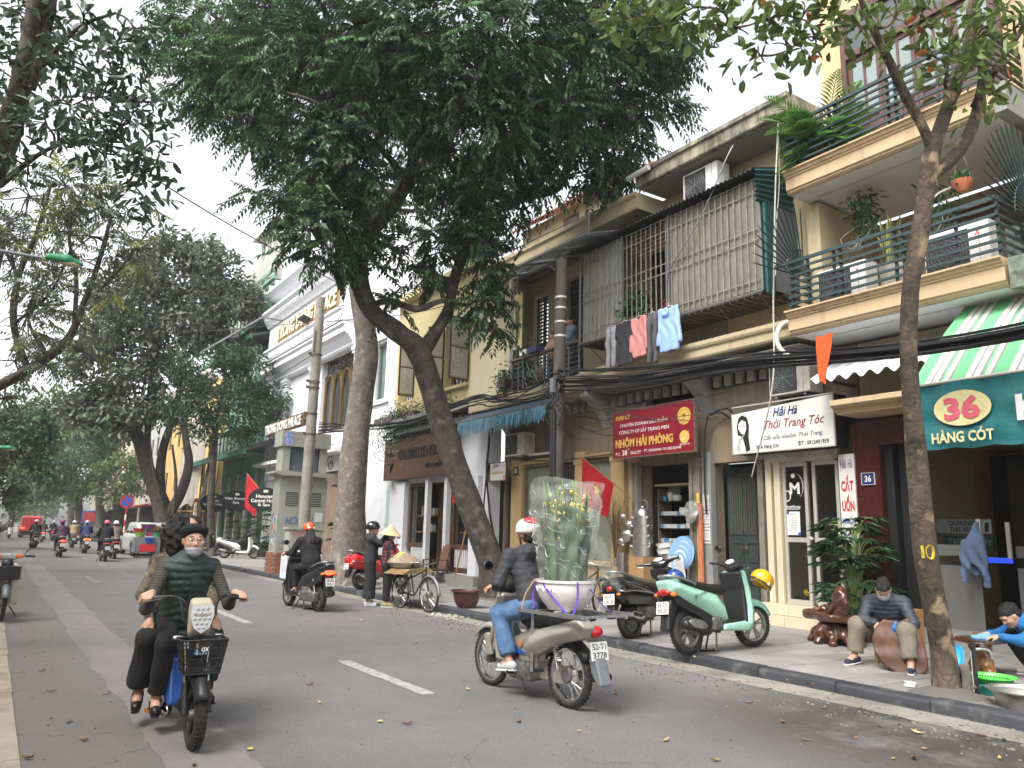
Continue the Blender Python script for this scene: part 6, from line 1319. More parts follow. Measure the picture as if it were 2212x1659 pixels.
 sdf('chain_cover',[ell((.0,-.10,.17),(.12,.02,.06))],M_CHROME,t,.012)
ebike(EB)
CUB=thing('moped','old ivory moped with amber indicators and a black front basket at the left edge','moped',(.28,15.35,.014),radians(-86),None)
def cub(t):
 xf,xr,R=.60,-.58,.27; lk=M_IVB
 wheel(t,'rear_wheel',xr,R,.065,'spoke',M_CHROME); wheel(t,'front_wheel',xf,R,.06,'spoke',M_CHROME)
 mudguard(t,xf,R,R+.04,20,170,.09,M_STEEL,None,'front_mudguard'); mudguard(t,xr,R,R+.045,10,150,.12,lk,None,'rear_mudguard')
 sdf('leg_shield',[plate_p([(.18,.22),(.30,.20),(.42,.50),(.46,.85),(.40,.88),(.36,.6),(.26,.36)],.12,.012,.14)],lk,t,.016)
 sdf('rear_body',[plate_p([(-.85,.62),(-.80,.5),(-.35,.40),(.0,.36),(.1,.42),(-.1,.55),(-.5,.68)],.06,.02,.05)],lk,t,.016)
 sdf('seat',[plate_p([(-.80,.74),(-.4,.70),(-.05,.68),(-.05,.73),(-.4,.78),(-.78,.80)],.09,.02,.03)],M_SEAT,t,.016)
 sdf('handlebar_cowl',[rbox((.38,0,.98),(.05,.10,.035),.02),cap((.37,.1,.98),(.34,.24,.99),.025,.02,.03),cap((.37,-.1,.98),(.34,-.24,.99),.025,.02,.03)],M_ALLOY,t,.012)
 for s in(-1,1):
  sdf('indicator',[rbox((.42,s*.14,.985),(.02,.045,.022),.012)],M_LORG,t,.01); part_tube(t,'grip',[(.34,s*.24,.985),(.31,s*.38,.98)],.017,M_BPL,10)
  part_tube(t,'fork_leg',[(.48,s*.07,.62),(xf-.03,s*.07,R)],.024,M_STEEL)
  part_tube(t,'foot_peg',[(.0,s*.1,.22),(.0,s*.24,.22)],.014,M_BPL)
 mirror(t,(.36,.22,1.0),(.40,.32,1.15),.055); sdf('engine',[cap((-.05,0,.26),(.18,0,.3),.08,.06)],M_ENG,t,.014)
 b=MB(); b.ball((.45,0,.86),(.07,.09,.09),14,8); mk('headlight',b,M_BPL,t,180)
 b=MB(); b.prism([(.50,.62),(.72,.64),(.74,.84),(.50,.84)],-.17,.17); mk('basket',b,M_BPL,t)
 part_tube(t,'side_stand',[(-.02,.12,.22),(.02,.26,.01)],.012,M_BPL); sdf('silencer',[cap((.1,-.12,.22),(-.8,-.14,.26),.03,.045)],M_CHROME,t,.014)
cub(CUB)
BIC=thing('bicycle','old black bicycle on its stand carrying boards and a covered tray','bicycle',(7.16,14.15,0),radians(-84))
def bicycle(t):
 xf,xr,R=.52,-.52,.33
 wheel(t,'rear_wheel',xr,R,.038,'spoke',M_CHROME); wheel(t,'front_wheel',xf,R,.038,'spoke',M_CHROME)
 for x in(xf,xr):mudguard(t,x,R,R+.035,0,150,.05,M_STEEL)
 b=MB()
 for P in([(.40,0,.86),(.38,0,.70),(xf,0,R)],[(.39,0,.74),(.0,0,.28)],[(.40,0,.80),(-.14,0,.62)],[(-.2,0,.82),(.0,0,.28)],[(.0,0,.28),(xr,.05,R)],[(.0,0,.28),(xr,-.05,R)],[(-.15,0,.66),(xr,.05,R)],[(-.15,0,.66),(xr,-.05,R)]):b.tube(P,.016,8)
 mk('frame',b,M_BPL,t,60); part_tube(t,'handlebar',bez([(.28,.27,.92),(.40,.2,.94),(.42,0,.90),(.40,-.2,.94),(.28,-.27,.92)],5),.012,M_CHROME)
 sdf('saddle',[ell((-.22,0,.85),(.13,.07,.03)),ell((-.10,0,.855),(.08,.03,.025),k=.04)],M_SEAT,t,.012)
 b=MB()
 for s in(-1,1):b.tube([(-.2,s*.08,.70),(-.82,s*.08,.70)],.008,6); b.tube([(-.78,s*.08,.70),(xr,s*.06,R)],.007,6)
 for k in range(5):b.tube([(-.25-k*.13,-.08,.70),(-.25-k*.13,.08,.70)],.006,6)
 mk('luggage_carrier',b,M_BPL,t,60)
 b=MB(); b.lathe([(.085,0),(.095,.004),(.085,.008)],24,(0,-.05,.28),rotm('X',pi/2)); mk('chain_wheel',b,M_CHROME,t)
 for s,a in((1,.8),(-1,.8+pi)):b=MB(); b.tube([(0,s*.06,.28),(.17*cos(a),s*.08,.28+.17*sin(a))],.010,6); b.box(.17*cos(a)-.04,.17*cos(a)+.04,s*.08,s*.17,.27+.17*sin(a),.29+.17*sin(a))if s>0 else b.box(.17*cos(a)-.04,.17*cos(a)+.04,-.17,-.08,.27+.17*sin(a),.29+.17*sin(a)); mk('pedal_crank',b,M_CHROME,t)
 for s in(-1,1):part_tube(t,'stand_leg',[(-.30,s*.06,.33),(-.36,s*.16,.01)],.010,M_BPL)
bicycle(BIC)
BX,BY=7.16,14.15
for k in range(5):
 b=MB(); b.obox((0,0,0),(.78-.04*k,.62-.03*k,.016),Matrix.Rotation(.05*k,3,'Z')); o=mk('plywood_board',b,M_PALM if k%2 else M('raw_plywood',(0.42,0.32,0.19),rough=.8,var=.2),None); o.location=(BX+.04,BY+.36-.01*k,.715+k*.0185); o.rotation_euler=(0,-.04,.2)
 tag(o,'flat plywood board stacked on the bicycle rack under the tray','board','boards on the bicycle rack')
TR=thing('food_tray','wide grey basin heaped with food under a clear pointed cover on the bicycle','tray',(BX-.05,BY+.40,.81))
b=MB(); b.lathe([(0,0),(.26,0),(.36,.10),(.37,.10),(.27,.008),(0,.008)],30); mk('basin',b,M_ALLOY,TR,40)
b=MB(); b.lathe([(.355,.10),(.24,.19),(.10,.27),(0,.30)],30); mk('heaped_food',b,M('brown_food',(0.25,0.13,0.065),rough=.8,var=.5,scale=14,bump=.6,bscale=30,dirt=((0.45,0.40,0.34),8,.55,.7)),TR,180)
b=MB(); b.lathe([(.37,.10),(.30,.19),(.12,.31),(0,.37)],30); mk('plastic_cover',b,M_CLEAR,TR,180)
b=MB(); b.grid(lambda u,v:(-.30+.24*u,-.1+.2*v,.13+.17*u+.01*sin(9*v)),6,6); mk('yellow_cloth',b,M('yellow_cloth',(0.66,0.48,0.05),rough=.8),TR,180)
# ============================================================ PEOPLE
M_SKIN=M('skin',(0.50,0.295,0.205),rough=.55,var=.05,scale=25,sss=.08,coord='obj')
M_SKIN2=M('tanned_skin',(0.42,0.235,0.155),rough=.55,var=.05,scale=25,sss=.08,coord='obj')
M_HAIR=M('black_hair',(0.012,0.010,0.010),rough=.45,var=.3,scale=60,bump=1.0,bscale=70,coord='obj')
M_CLB=M('black_cloth',(0.012,0.012,0.014),rough=.9,var=.25,scale=15,bump=.9,bscale=14,coord='obj')
M_CLB2=M('charcoal_cloth',(0.026,0.026,0.03),rough=.85,var=.2,scale=15,bump=.9,bscale=14,coord='obj')
M_JEAN=M('blue_denim',(0.075,0.150,0.285),rough=.9,var=.22,scale=9,bump=1.0,bscale=15,coord='obj',dirt=((0.14,0.24,0.38),6,.5,.75))
M_PUFD=M('dark_padded_nylon',(0.030,0.030,0.036),rough=.72,var=.25,scale=12,bump=.8,bscale=16,coord='obj')
M_PUFG=M('green_padded_nylon',(0.020,0.040,0.033),rough=.42,var=.2,scale=12,bump=.6,bscale=30,coord='obj')
M_PUFB=M('blue_grey_padded_nylon',(0.034,0.042,0.056),rough=.5,var=.2,scale=12,bump=.6,bscale=26,coord='obj')
M_KHAKI=M('khaki_trousers',(0.20,0.17,0.125),rough=.9,var=.15,scale=9,bump=1.0,bscale=14,coord='obj')
M_MASK=M('pale_face_mask',(0.30,0.30,0.335),rough=.8,var=.06,coord='obj')
M_EYEW=M('eye_white',(0.62,0.60,0.57),rough=.3,var=.02); M_LIP=M('lip',(0.34,0.13,0.11),rough=.5,var=.03)
M_SHOEB=M('black_leather',(0.014,0.013,0.013),rough=.35,var=.2)
M_SHOEW=M('white_canvas_shoe',(0.66,0.65,0.62),rough=.8,var=.06)
def _stripe(name,a,b,fn_scale,axis='Z',edge=(0.45,0.55),rough=.9,two=None):
 m=M(name,a,rough=rough,var=.12,scale=14,coord='obj'); n=m.node_tree.nodes; L=m.node_tree.links; bs=n['Principled BSDF']
 tc=n.new('ShaderNodeTexCoord'); cur=bs.inputs['Base Color'].links[0].from_socket
 for(ax,col,sc)in([(axis,b,fn_scale)]+([two]if two else[])):
  w=n.new('ShaderNodeTexWave'); w.bands_direction=ax; w.inputs['Scale'].default_value=sc; w.inputs['Distortion'].default_value=.6; w.inputs['Detail'].default_value=1
  L.new(tc.outputs['Object'],w.inputs['Vector'])
  r=n.new('ShaderNodeMapRange'); r.inputs[1].default_value=edge[0]; r.inputs[2].default_value=edge[1]; L.new(w.outputs['Fac'],r.inputs[0])
  x=n.new('ShaderNodeMix'); x.data_type='RGBA'; L.new(r.outputs[0],x.inputs[0]); L.new(cur,x.inputs[6]); x.inputs[7].default_value=(*col,1); cur=x.outputs[2]
 L.new(cur,bs.inputs['Base Color']); return m
M_KNIT=_stripe('ribbed_olive_knit',(0.036,0.031,0.025),(0.085,0.074,0.058),16,'Z')
M_CHECK=_stripe('red_black_check',(0.26,0.032,0.045),(0.018,0.016,0.026),4.5,'Z',(.5,.6),two=('Y',(0.018,0.016,0.026),4.5))
M_CAMO=M('camouflage_print',(0.125,0.095,0.065),rough=.9,var=.2,scale=6,col2=(0.035,0.03,0.026),c2scale=13,c2edge=(.50,.53),dirt=((0.22,0.17,0.11),11,.56,.60),coord='obj')
M_PIN=_stripe('pinstripe_black',(0.013,0.013,0.015),(0.05,0.05,0.055),14,'Y',(.86,.95))
def V3(*a):return np.array(a,float)
def hand_prims(w,d,up,side,curl=.5,s=1.0,spread=0.0):
 """palm and five fingers; w wrist, d finger direction, up back of hand, side +1 thumb on the d x up side"""
 w,d,up=V3(*w),V3(*d),V3(*up); d=d/np.linalg.norm(d); up=up-d*(up@d); up/=np.linalg.norm(up); lat=np.cross(d,up)*side
 pc=w+d*.05*s; out=[cap(w,pc+d*.005,.026*s,.030*s,.02),cap(pc+lat*.022*s,pc+d*.03*s+lat*.026*s,.016*s,.014*s,.015),cap(pc-lat*.022*s,pc+d*.028*s-lat*.026*s,.016*s,.014*s,.015)]
 for i,(o,ln)in enumerate(((.029,.068),(.010,.078),(-.010,.072),(-.028,.056))):
  a=w+(d*.085+lat*o)*s; dirs=d+lat*spread*(o*12); p=[a]
  for q in range(3):
   ang=curl*(q+.6)*.85; dd=dirs*cos(ang)-up*sin(ang); dd=dd/np.linalg.norm(dd); p.append(p[-1]+dd*ln*(.45,.32,.23)[q]*s)
  out+=chain(p,[.0105*s,.0098*s,.009*s,.008*s],.006)
 a=w+(d*.03+lat*.028)*s; b=a+(d*.030+lat*.022-up*.012)*s; c=b+(d*.030+lat*.004-up*.020*curl*2)*s
 return out+chain([a,b,c],[.015*s,.012*s,.009*s],.012)
def head_frame(f,up=(0,0,1)):
 f=V3(*f); f/=np.linalg.norm(f); u=V3(*up); l=np.cross(u,f); l/=np.linalg.norm(l); u=np.cross(f,l); return np.stack([f,l,u],1)
def head_prims(c,R,s=1.0):
 c=V3(*c); P=lambda x,y,z:c+R@(V3(x,y,z)*s)
 r=[ell(P(-.012,0,.02),V3(.098,.076,.098)*s,R,.02),ell(P(.028,0,-.055),V3(.062,.057,.066)*s,R,.05),ell(P(.062,0,-.092),V3(.024,.028,.020)*s,R,.03),cap(P(.086,0,.018),P(.108,0,-.026),.009*s,.013*s,.016),cap(P(.094,.012,-.03),P(.094,-.012,-.03),.009*s,None,.01),cap(P(.083,.042,.030),P(.086,.018,.032),.011*s,None,.015),cap(P(.083,-.042,.030),P(.086,-.018,.032),.011*s,None,.015),ell(P(.064,.042,-.022),V3(.024,.022,.020)*s,R,.02),ell(P(.064,-.042,-.022),V3(.024,.022,.020)*s,R,.02),cap(P(.083,.018,-.062),P(.083,-.018,-.062),.010*s,None,.012)]
 for sd in(-1,1):
  r.append(ell(P(-.008,sd*.080,-.005),V3(.022,.010,.032)*s,R,.008)); r.append(ell(P(.094,sd*.032,.010),V3(.012,.017,.010)*s,R,.012,'s'))
 return r
def face_parts(root,c,R,s=1.0,glasses=False,lips=True,eyes=True):
 c=V3(*c); P=lambda x,y,z:tuple(c+R@(V3(x,y,z)*s)); Rm=Matrix(R.tolist())
 for sd in(-1,1):
  b=MB(); b.ball(P(.078,sd*.032,.009),(.013*s,.0155*s,.0085*s),10,6,Rm); o=mk('eye',b,M_EYEW,root,180)
  b=MB(); b.ball(P(.0885,sd*.031,.009),(.004*s,.0068*s,.0068*s),8,5,Rm); mk('iris',b,M_BLK,o,180)
  b=MB(); b.tube([P(.088,sd*.014,.034),P(.090,sd*.034,.040),P(.080,sd*.052,.034)],.0035*s,5); mk('eyebrow',b,M_HAIR,root,60)
 if lips:
  b=MB(); b.ball(P(.090,0,-.060),(.007*s,.022*s,.008*s),10,6,Rm); mk('mouth',b,M_LIP,root,180)
 if glasses:
  b=MB()
  for sd in(-1,1):
   b.tube([P(.101,sd*.034+.024*cos(a),.008+.018*sin(a))for a in[2*pi*j/14 for j in range(15)]],.0017,5); b.tube([P(.098,sd*.058,.012),P(.0,sd*.086,.01)],.0016,5)
  b.tube([P(.103,.011,.010),P(.103,-.011,.010)],.0016,5); mk('glasses',b,M_CHROME,root,60)
def quilt(A,k,ax=2,ph=0.0,wob=.35):
 def f(X,Y,Z):
  q=[X,Y,Z][ax]+.012*np.sin(14*X+9*Y)+.010*np.sin(17*Y-8*Z)*wob*3
  return A*(1-2*np.abs(np.sin(pi*q*k+ph))**.55)*.6+.0022*np.sin(60*X+31*Z)*np.sin(47*Y+20*Z)
 return f
def wrinkle(A=.004):
 def f(X,Y,Z):return A*(np.sin(17*X+13*Z+4*np.sin(9*Y))*.6+np.sin(27*Z-16*Y+3*np.sin(10*X))*.5)
 return f
def person(name_label,loc,rot,J,hands,headdir=(1,0,0),headup=(0,0,1),skin=None,top=None,topd=None,bottom=None,botd=None,shoes=None,shoe_kind='shoe',sleeve=.052,torso=1.0,legs=(.085,.062,.045),h=.013,hair=None,bare_arm=False,wide=1.0,group=None,hs=1.0,collar=True,face=None,hood=False,vest=None,vestd=None,sock=True,anklebare=True,curl=.5):
 skin=skin or M_SKIN
 t=thing('person',name_label,'person',loc,rot if hasattr(rot,'__len__')else(0,0,rot),group)
 R=head_frame(headdir,headup); hc=V3(*J['head'])
 ch,pv,nk=V3(*J['chest']),V3(*J['pelvis']),V3(*J['neck'])
 body=head_prims(hc,R,hs)+[cap(nk,hc+R@V3(-.01,0,-.05),.050,.048,.03),cap(ch,nk,.09,.055,.05),cap(pv,ch,.10,.11,.05)]
 for s in 'LR':
  sh,el,wr=V3(*J['sh'+s]),V3(*J['el'+s]),V3(*J['wr'+s]); hp,kn,an,to=V3(*J['hip'+s]),V3(*J['kn'+s]),V3(*J['an'+s]),V3(*J['to'+s])
  body+=[cap(ch,sh,.07,.045,.04)]+chain([sh,el,wr],[.042,.034,.026],.02)+[cap(pv,hp,.09,.075,.04)]+chain([hp,kn,an],[.07,.048,.034],.03)+[cap(an,an*.45+to*.55+V3(0,0,0),.036,.034,.02),cap(an*.45+to*.55,to,.034,.026,.02)]
  hd=hands[s]; body+=hand_prims(wr,hd[0],hd[1],hd[2],hd[3]if len(hd)>3 else curl)
 sdf('body',body,skin,t,min(h,.0105)if h<.016 else h,relax=2)
 if face:face_parts(t,hc,R,hs,**face)
 fw_=R[:,0]; lat=V3(*J['shL'])-V3(*J['shR']); lat/=np.linalg.norm(lat)
 sp=ch-pv; sp=sp/np.linalg.norm(sp); fr_=np.cross(lat,sp); Rt=np.stack([fr_,lat,sp],1)
 def trunk(k):
  k=k*torso; return[ell(ch+sp*.01,V3(.122,.178,.17)*k,Rt,.09),ell((ch+pv)/2,V3(.120,.160,.19)*k,Rt,.09),ell(pv+sp*.04,V3(.132,.172,.15)*k,Rt,.09),cap(ch,nk-sp*.02,.11*k,.07,.08)]
 if top:
  P=trunk(1.0)
  for s in 'LR':
   sh,el,wr=V3(*J['sh'+s]),V3(*J['el'+s]),V3(*J['wr'+s]); wq=el+(wr-el)*.92
   P+=[cap(ch*.25+nk*.75,sh,.075,sleeve*1.12,.07)]+chain([sh,el,wq],[sleeve*1.18,sleeve,sleeve*.78],.045)
  P+=[cap(ch*.3+nk*.7,nk,.085,.072,.04)]if collar else[cap(ch*.5+nk*.5,nk*.85+ch*.15,.09,.075,.04)]
  if hood:P+=[ell(nk-fw_*.075+V3(0,0,-.02),(.075,.11,.085),R,.04)]
  o=sdf('jacket' if collar else 'shirt',P,top,t,h,topd or wrinkle(),relax=1 if topd else 2)
 if vest:
  P=trunk(1.12)
  for s in 'LR':P+=[cap(ch*.3+nk*.7,V3(*J['sh'+s])*.88+ch*.12,.085,.078,.07)]
  P+=[cap(ch*.3+nk*.7,nk+V3(0,0,.015),.092,.074,.04)]
  sdf('vest',P,vest,t,h,vestd,relax=1)
 if bottom:
  P=[cap(pv+lat*.07,pv-lat*.07,.118*wide,None,.05)]
  for s in 'LR':
   hp,kn,an=V3(*J['hip'+s]),V3(*J['kn'+s]),V3(*J['an'+s]); aq=kn+(an-kn)*.88
   P+=chain([hp,kn,aq+(aq-kn)*.12],[legs[0]*1.08,legs[1]*1.15,legs[2]*1.15],.04); ax_=(aq-kn)/np.linalg.norm(aq-kn); o_=V3(0,1,0)-ax_*ax_[1]; o_/=np.linalg.norm(o_); Rc=np.stack([np.cross(o_,ax_),o_,ax_],1); hw_=min(legs[2]*1.5,.15); P.append(rbox(aq+ax_*hw_*1.0,V3(hw_*1.1,min(hw_*1.1,abs(kn[1])+abs(an[1])+.02),hw_),0,Rc,.008,'s'))
  sdf('trousers',P,bottom,t,h,botd or wrinkle(.005))
 if shoes:
  for s in 'LR':
   an,to=V3(*J['an'+s]),V3(*J['to'+s]); d=to-an; d[2]*=.3; d/=np.linalg.norm(d); heel=an-d*.045; heel[2]=an[2]-.055; tip=to.copy(); tip[2]=min(to[2],an[2]-.05)
   P=[cap(heel+V3(0,0,.012),(heel+tip)/2+V3(0,0,.014),.040,.042,.02),cap((heel+tip)/2+V3(0,0,.012),tip+V3(0,0,.006),.042,.034,.02)]
   if shoe_kind!='slipper':P+=[cap(an-V3(0,0,.02),heel+V3(0,0,.02),.043,.042,.02)]
   o=sdf(shoe_kind,P,shoes,t,min(h,.012),relax=2)
   b=MB(); b.tube([heel-d*.035+V3(0,0,-.022),(heel+tip)/2+V3(0,0,-.022),tip+d*.03+V3(0,0,-.022)],[.036,.043,.032],10,flat=.30); mk('sole',b,M_WPR if shoes is not M_SHOEB else M_BPL,o,60)
 return t,R,hc
def helmet_on(t,hc,R,mat,s=1.0,visor=True,h=.012,mat2=None):
 hc=V3(*hc); P=lambda x,y,z:hc+R@(V3(x,y,z)*s)
 o=sdf('helmet',[ell(P(-.012,0,.055),V3(.135,.115,.112)*s,R),ell(P(-.01,0,-.05),V3(.115,.096,.12)*s,R,.012,'s'),rbox(P(.04,0,-.085),V3(.2,.2,.09)*s,.0,R,.015,'s')],mat,t,h)
 if visor:
  b=MB(); b.tube([tuple(P(.118*cos(a)-.01,.112*sin(a),.03))for a in[-1.5+3*j/12 for j in range(13)]],.012,6,flat=.6); mk('visor_rim',b,mat2 or M_WPR,o,60)
 b=MB(); b.tube([tuple(P(.0+.03*sin(a),.088*cos(a),-.02-.10*sin(a)))for a in[pi*j/10 for j in range(11)]],.006,5); mk('chin_strap',b,M_BPL,o,60); return o
def hair_on(t,prims,h=.012,name='hair',mat=None,disp=None):
 return sdf(name,prims,mat or M_HAIR,t,h,disp or(lambda X,Y,Z:.006*np.sin(70*Y+30*Z)*np.sin(55*X)+.004*np.sin(90*Z+60*Y)))
def seat_pose(z=.84,lean=.0,reach=.36,hw=.30,hz=1.02,kx=.20,kz=None,ky=.17,ax=.12,az=.36,ay=.17,s=1.0,px=-.25):
 kz=kz or z-.05; J=dict(pelvis=(px,0,z),chest=(px+.09+lean,0,z+.34*s),neck=(px+.13+lean*1.4,0,z+.52*s),head=(px+.17+lean*1.6,0,z+.66*s))
 for n,q in(('L',1),('R',-1)):
  J['sh'+n]=(px+.11+lean*1.2,q*.185*s,z+.46*s); J['el'+n]=(px+.28+lean,q*.275*s,z+.22*s); J['wr'+n]=(reach-.09,q*hw,hz+.02)
  J['hip'+n]=(px+.02,q*.095,z-.02); J['kn'+n]=(kx,q*ky,kz); J['an'+n]=(ax,q*ay,az); J['to'+n]=(ax+.13,q*(ay+.015),az-.07)
 return J
GRIP={'L':((.75,.35,-.1),(.15,-.1,1),-1,1.25),'R':((.75,-.35,-.1),(.15,.1,1),1,1.25)}
J=seat_pose(.78,.02,.27,.31,1.0,kx=.12,kz=.66,ky=.16,ax=-.02,az=.24,ay=.17,s=.98,px=-.26)
J['elL']=(.02,.30,.93); J['elR']=(.02,-.31,.92); J['wrL']=(.17,.305,1.03); J['wrR']=(.17,-.305,1.04)
W1,R1,H1=person('woman in glasses with a black beret and green quilted vest riding the electric bike',(1.39,6.66,0),radians(-91),J,GRIP,(1,.0,-.02),top=M_KNIT,bottom=M_CLB,shoes=M_SHOEB,legs=(.082,.062,.062),h=.0115,face=dict(glasses=True),vest=M_PUFG,vestd=quilt(.010,17),sleeve=.043,torso=.89,collar=False,hs=1.0)
P=lambda x,y,z:H1+R1@V3(x,y,z)
sdf('beret',[ell(P(-.02,0,.075),(.118,.112,.062),R1@np.array(rotm('Y',-.25)),.02),ell(P(-.045,0,.03),(.10,.092,.09),R1,.03),ell(P(.09,0,-.02),(.09,.068,.082),R1,.015,'s')],M('black_wool',(0.010,0.010,0.011),rough=.95,bump=.6,bscale=140,coord='obj'),W1,.010,relax=2)
sdf('face_mask',[ell(P(.036,0,-.066),(.076,.068,.030),R1,.03),ell(P(.045,0,-.098),(.060,.050,.032),R1,.03),rbox(P(-.07,0,-.09),(.06,.09,.09),0,R1,.005,'s')],M_MASK,W1,.007,lambda X,Y,Z:.0015*np.sin(150*Z),relax=1)
sdf('scarf',[cap(np.array(J['neck'])+V3(0,0,-.02),np.array(J['neck'])+V3(.02,0,.05),.078,.066,.02)],M_CLB,W1,.012)
b=MB(); b.tube([tuple(np.array(J['chest'])+V3(.140-.0*k,0,-.27+k*.05))for k in range(9)],.006,6); mk('zip',b,M_BPL,W1,60)
J=seat_pose(.80,-.02,.05,.22,.80,kx=-.22,kz=.66,ky=.24,ax=-.36,az=.25,ay=.25,s=.98,px=-.66)
J['wrR']=(-.27,-.235,.80); J['elR']=(-.44,-.28,.98); J['wrL']=(-.27,.25,.80); J['elL']=(-.46,.27,.98); J['head']=(-.57,.055,1.50); J['toR']=(-.20,-.28,.15); J['toL']=(-.22,.28,.16)
W2,R2,H2=person('passenger with bushy black hair and camouflage sleeves sitting behind the green vest woman',(1.39,6.66,0),radians(-91),J,{'L':((.8,.1,-.45),(.5,.2,.8),-1,.35),'R':((.75,-.1,-.6),(.6,-.1,.75),1,.35)},(1,-.1,0),top=M_CAMO,bottom=M_CLB,shoes=M_SHOEB,shoe_kind='loafer',legs=(.088,.074,.088),h=.0125,skin=M_SKIN2,face=dict(),collar=False,sleeve=.047,torso=.9)
hr=[ell(H2+V3(-.045,.0,.045),(.095,.10,.095),None,.05),ell(H2+V3(.02,-.115,-.03),(.12,.085,.16),None,.05),ell(H2+V3(-.08,-.03,-.05),(.09,.12,.16),None,.05),ell(H2+V3(.04,-.125,-.12),(.085,.06,.11),None,.04)]
rr=random.Random(3)
for k in range(90):
 a,e=rr.uniform(0,6.28),rr.uniform(-.6,1.4); c=H2+V3(.01+.13*cos(a)*cos(e),-.11+.10*sin(a)*cos(e),-.03+.165*sin(e))
 if c[1]<H2[1]+.03:hr.append(ell(c,(rr.uniform(.014,.024),)*3,None,.02))
hair_on(W2,hr,.012,disp=lambda X,Y,Z:.010*np.sin(75*X+20*Y)*np.sin(80*Z)+.007*np.sin(110*Y+60*Z))
J=seat_pose(.86,.10,.26,.29,1.0,kx=.22,kz=.76,ky=.20,ax=.04,az=.33,ay=.20,px=-.13)
J['head']=(.06,0,1.535); J['neck']=(.04,0,1.38); J['elL']=(.10,.31,1.06); J['elR']=(.10,-.31,1.06)
MAN,R3,H3=person('motorbike rider in a dark padded jacket and blue jeans with a white helmet',(4.54,6.46,0),radians(93),J,GRIP,(1,.05,-.05),top=M_PUFD,topd=quilt(.005,15),bottom=M_JEAN,shoes=M('grey_white_trainer',(0.42,0.45,0.47),rough=.7,var=.2),shoe_kind='trainer',legs=(.095,.078,.070),h=.012,skin=M_SKIN2,hood=True,sleeve=.060,torso=1.06)
helmet_on(MAN,H3,R3,M('white_helmet_shell',(0.68,0.66,0.61),rough=.25,coat=.4),1.0)
P=lambda x,y,z:H3+R3@V3(x,y,z)
b=MB(); b.ball(P(-.045,0,.11),(.095,.085,.064),16,8,Matrix(R3.tolist())); mk('helmet_crown',b,M('red_helmet_patch',(0.50,0.03,0.04),rough=.3),MAN,180)
hair_on(MAN,[ell(P(-.045,0,-.03),(.065,.074,.06),R3)],.012)
for q in(-1,0,1):
 b=MB(); b.obox((.12+q*.022,.235,.285),(.011,.004,.05),rotm('Y',.4)); mk('shoe_stripe',b,M_BLK,MAN)
J=seat_pose(.84,.05,.33,.30,1.03,kx=.20,kz=.78,ky=.14,ax=.14,az=.36,ay=.13)
OR1,R4,H4=person('rider in black with long dark hair and an orange helmet on the black scooter',(5.30,15.25,0),radians(97),J,GRIP,top=M_CLB,bottom=M_CLB,shoes=M_SHOEB,h=.016,sleeve=.064,torso=1.15)
helmet_on(OR1,H4,R4,M('orange_helmet_shell',(0.62,0.10,0.02),rough=.25,coat=.4),1.02,False)
P=lambda x,y,z:H4+R4@V3(x,y,z)
b=MB(); b.ball(P(-.118,.036,.055),(.03,.045,.03),10,6); b.ball(P(-.118,-.036,.055),(.03,.045,.03),10,6); mk('helmet_print',b,M_WPR,OR1,180)
hair_on(OR1,[cap(P(-.07,0,-.02),P(-.15,0,-.22),.085,.11,.04),cap(P(-.15,0,-.20),P(-.17,.0,-.40),.11,.06,.04),cap(P(-.13,.07,-.2),P(-.16,.09,-.34),.05,.03,.03),cap(P(-.13,-.07,-.2),P(-.16,-.09,-.36),.05,.03,.03)],.014,disp=lambda X,Y,Z:.008*np.sin(90*Y+9*Z))
def stand_pose(s=1.0,arms=None,spread=.07,fwd=.0):
 J=dict(pelvis=(0,0,.92*s),chest=(.02,0,1.24*s),neck=(.0,0,1.41*s),head=(.03,0,1.545*s))
 for n,q in(('L',1),('R',-1)):
  J['sh'+n]=(0,q*.175*s,1.36*s); J['el'+n]=(-.02,q*.23*s,1.10*s); J['wr'+n]=(.06,q*.23*s,.86*s)
  J['hip'+n]=(0,q*.09*s,.88*s); J['kn'+n]=(.02,q*spread*1.2*s,.50*s); J['an'+n]=(0,q*(spread+.02)*s,.09*s); J['to'+n]=(.14*s,q*(spread+.05)*s,.035)
 if arms:J.update(arms)
 return J
hd0={'L':((0,0,-1),(0,1,0),-1,.5),'R':((0,0,-1),(0,-1,0),1,.5)}
J=stand_pose(1.0,dict(elR=(.20,-.20,1.26),wrR=(.34,-.10,1.50),elL=(.20,.17,1.24),wrL=(.35,-.02,1.49)))
WB,R5,H5=person('woman in a black hooded jacket and wide trousers taking a photo, in a black helmet',(6.74,15.42,0),radians(-22),J,{'L':((.35,-.15,1),(0,.6,0),-1,.6),'R':((.35,.1,1),(0,-.6,0),1,.6)},(1,0,.06),top=M_CLB2,bottom=M_PIN,shoes=M_SHOEW,legs=(.105,.10,.115),h=.015,hood=True,sleeve=.058,torso=1.05)
helmet_on(WB,H5,R5,M('black_helmet_shell',(0.014,0.014,0.017),rough=.2,coat=.5),1.12,True,.013,M_BPL)
PH=thing('phone','black mobile phone held up by the woman in the black helmet','phone',(0,0,0)); b=MB(); b.box(-.004,.004,-.075,.075,-.038,.038); mk('case',b,M_BPL,PH); b=MB(); b.box(-.0062,-.0045,-.07,.07,-.034,.034); mk('screen',b,M_PANE,PH)
PH.location=to_world(WB,(.41,-.06,1.60)); PH.rotation_euler=(0,0,radians(-22))
J=stand_pose(.92,dict(elR=(.10,-.24,1.0),wrR=(.32,-.20,.98),elL=(.10,.24,1.0),wrL=(.32,.14,.98)))
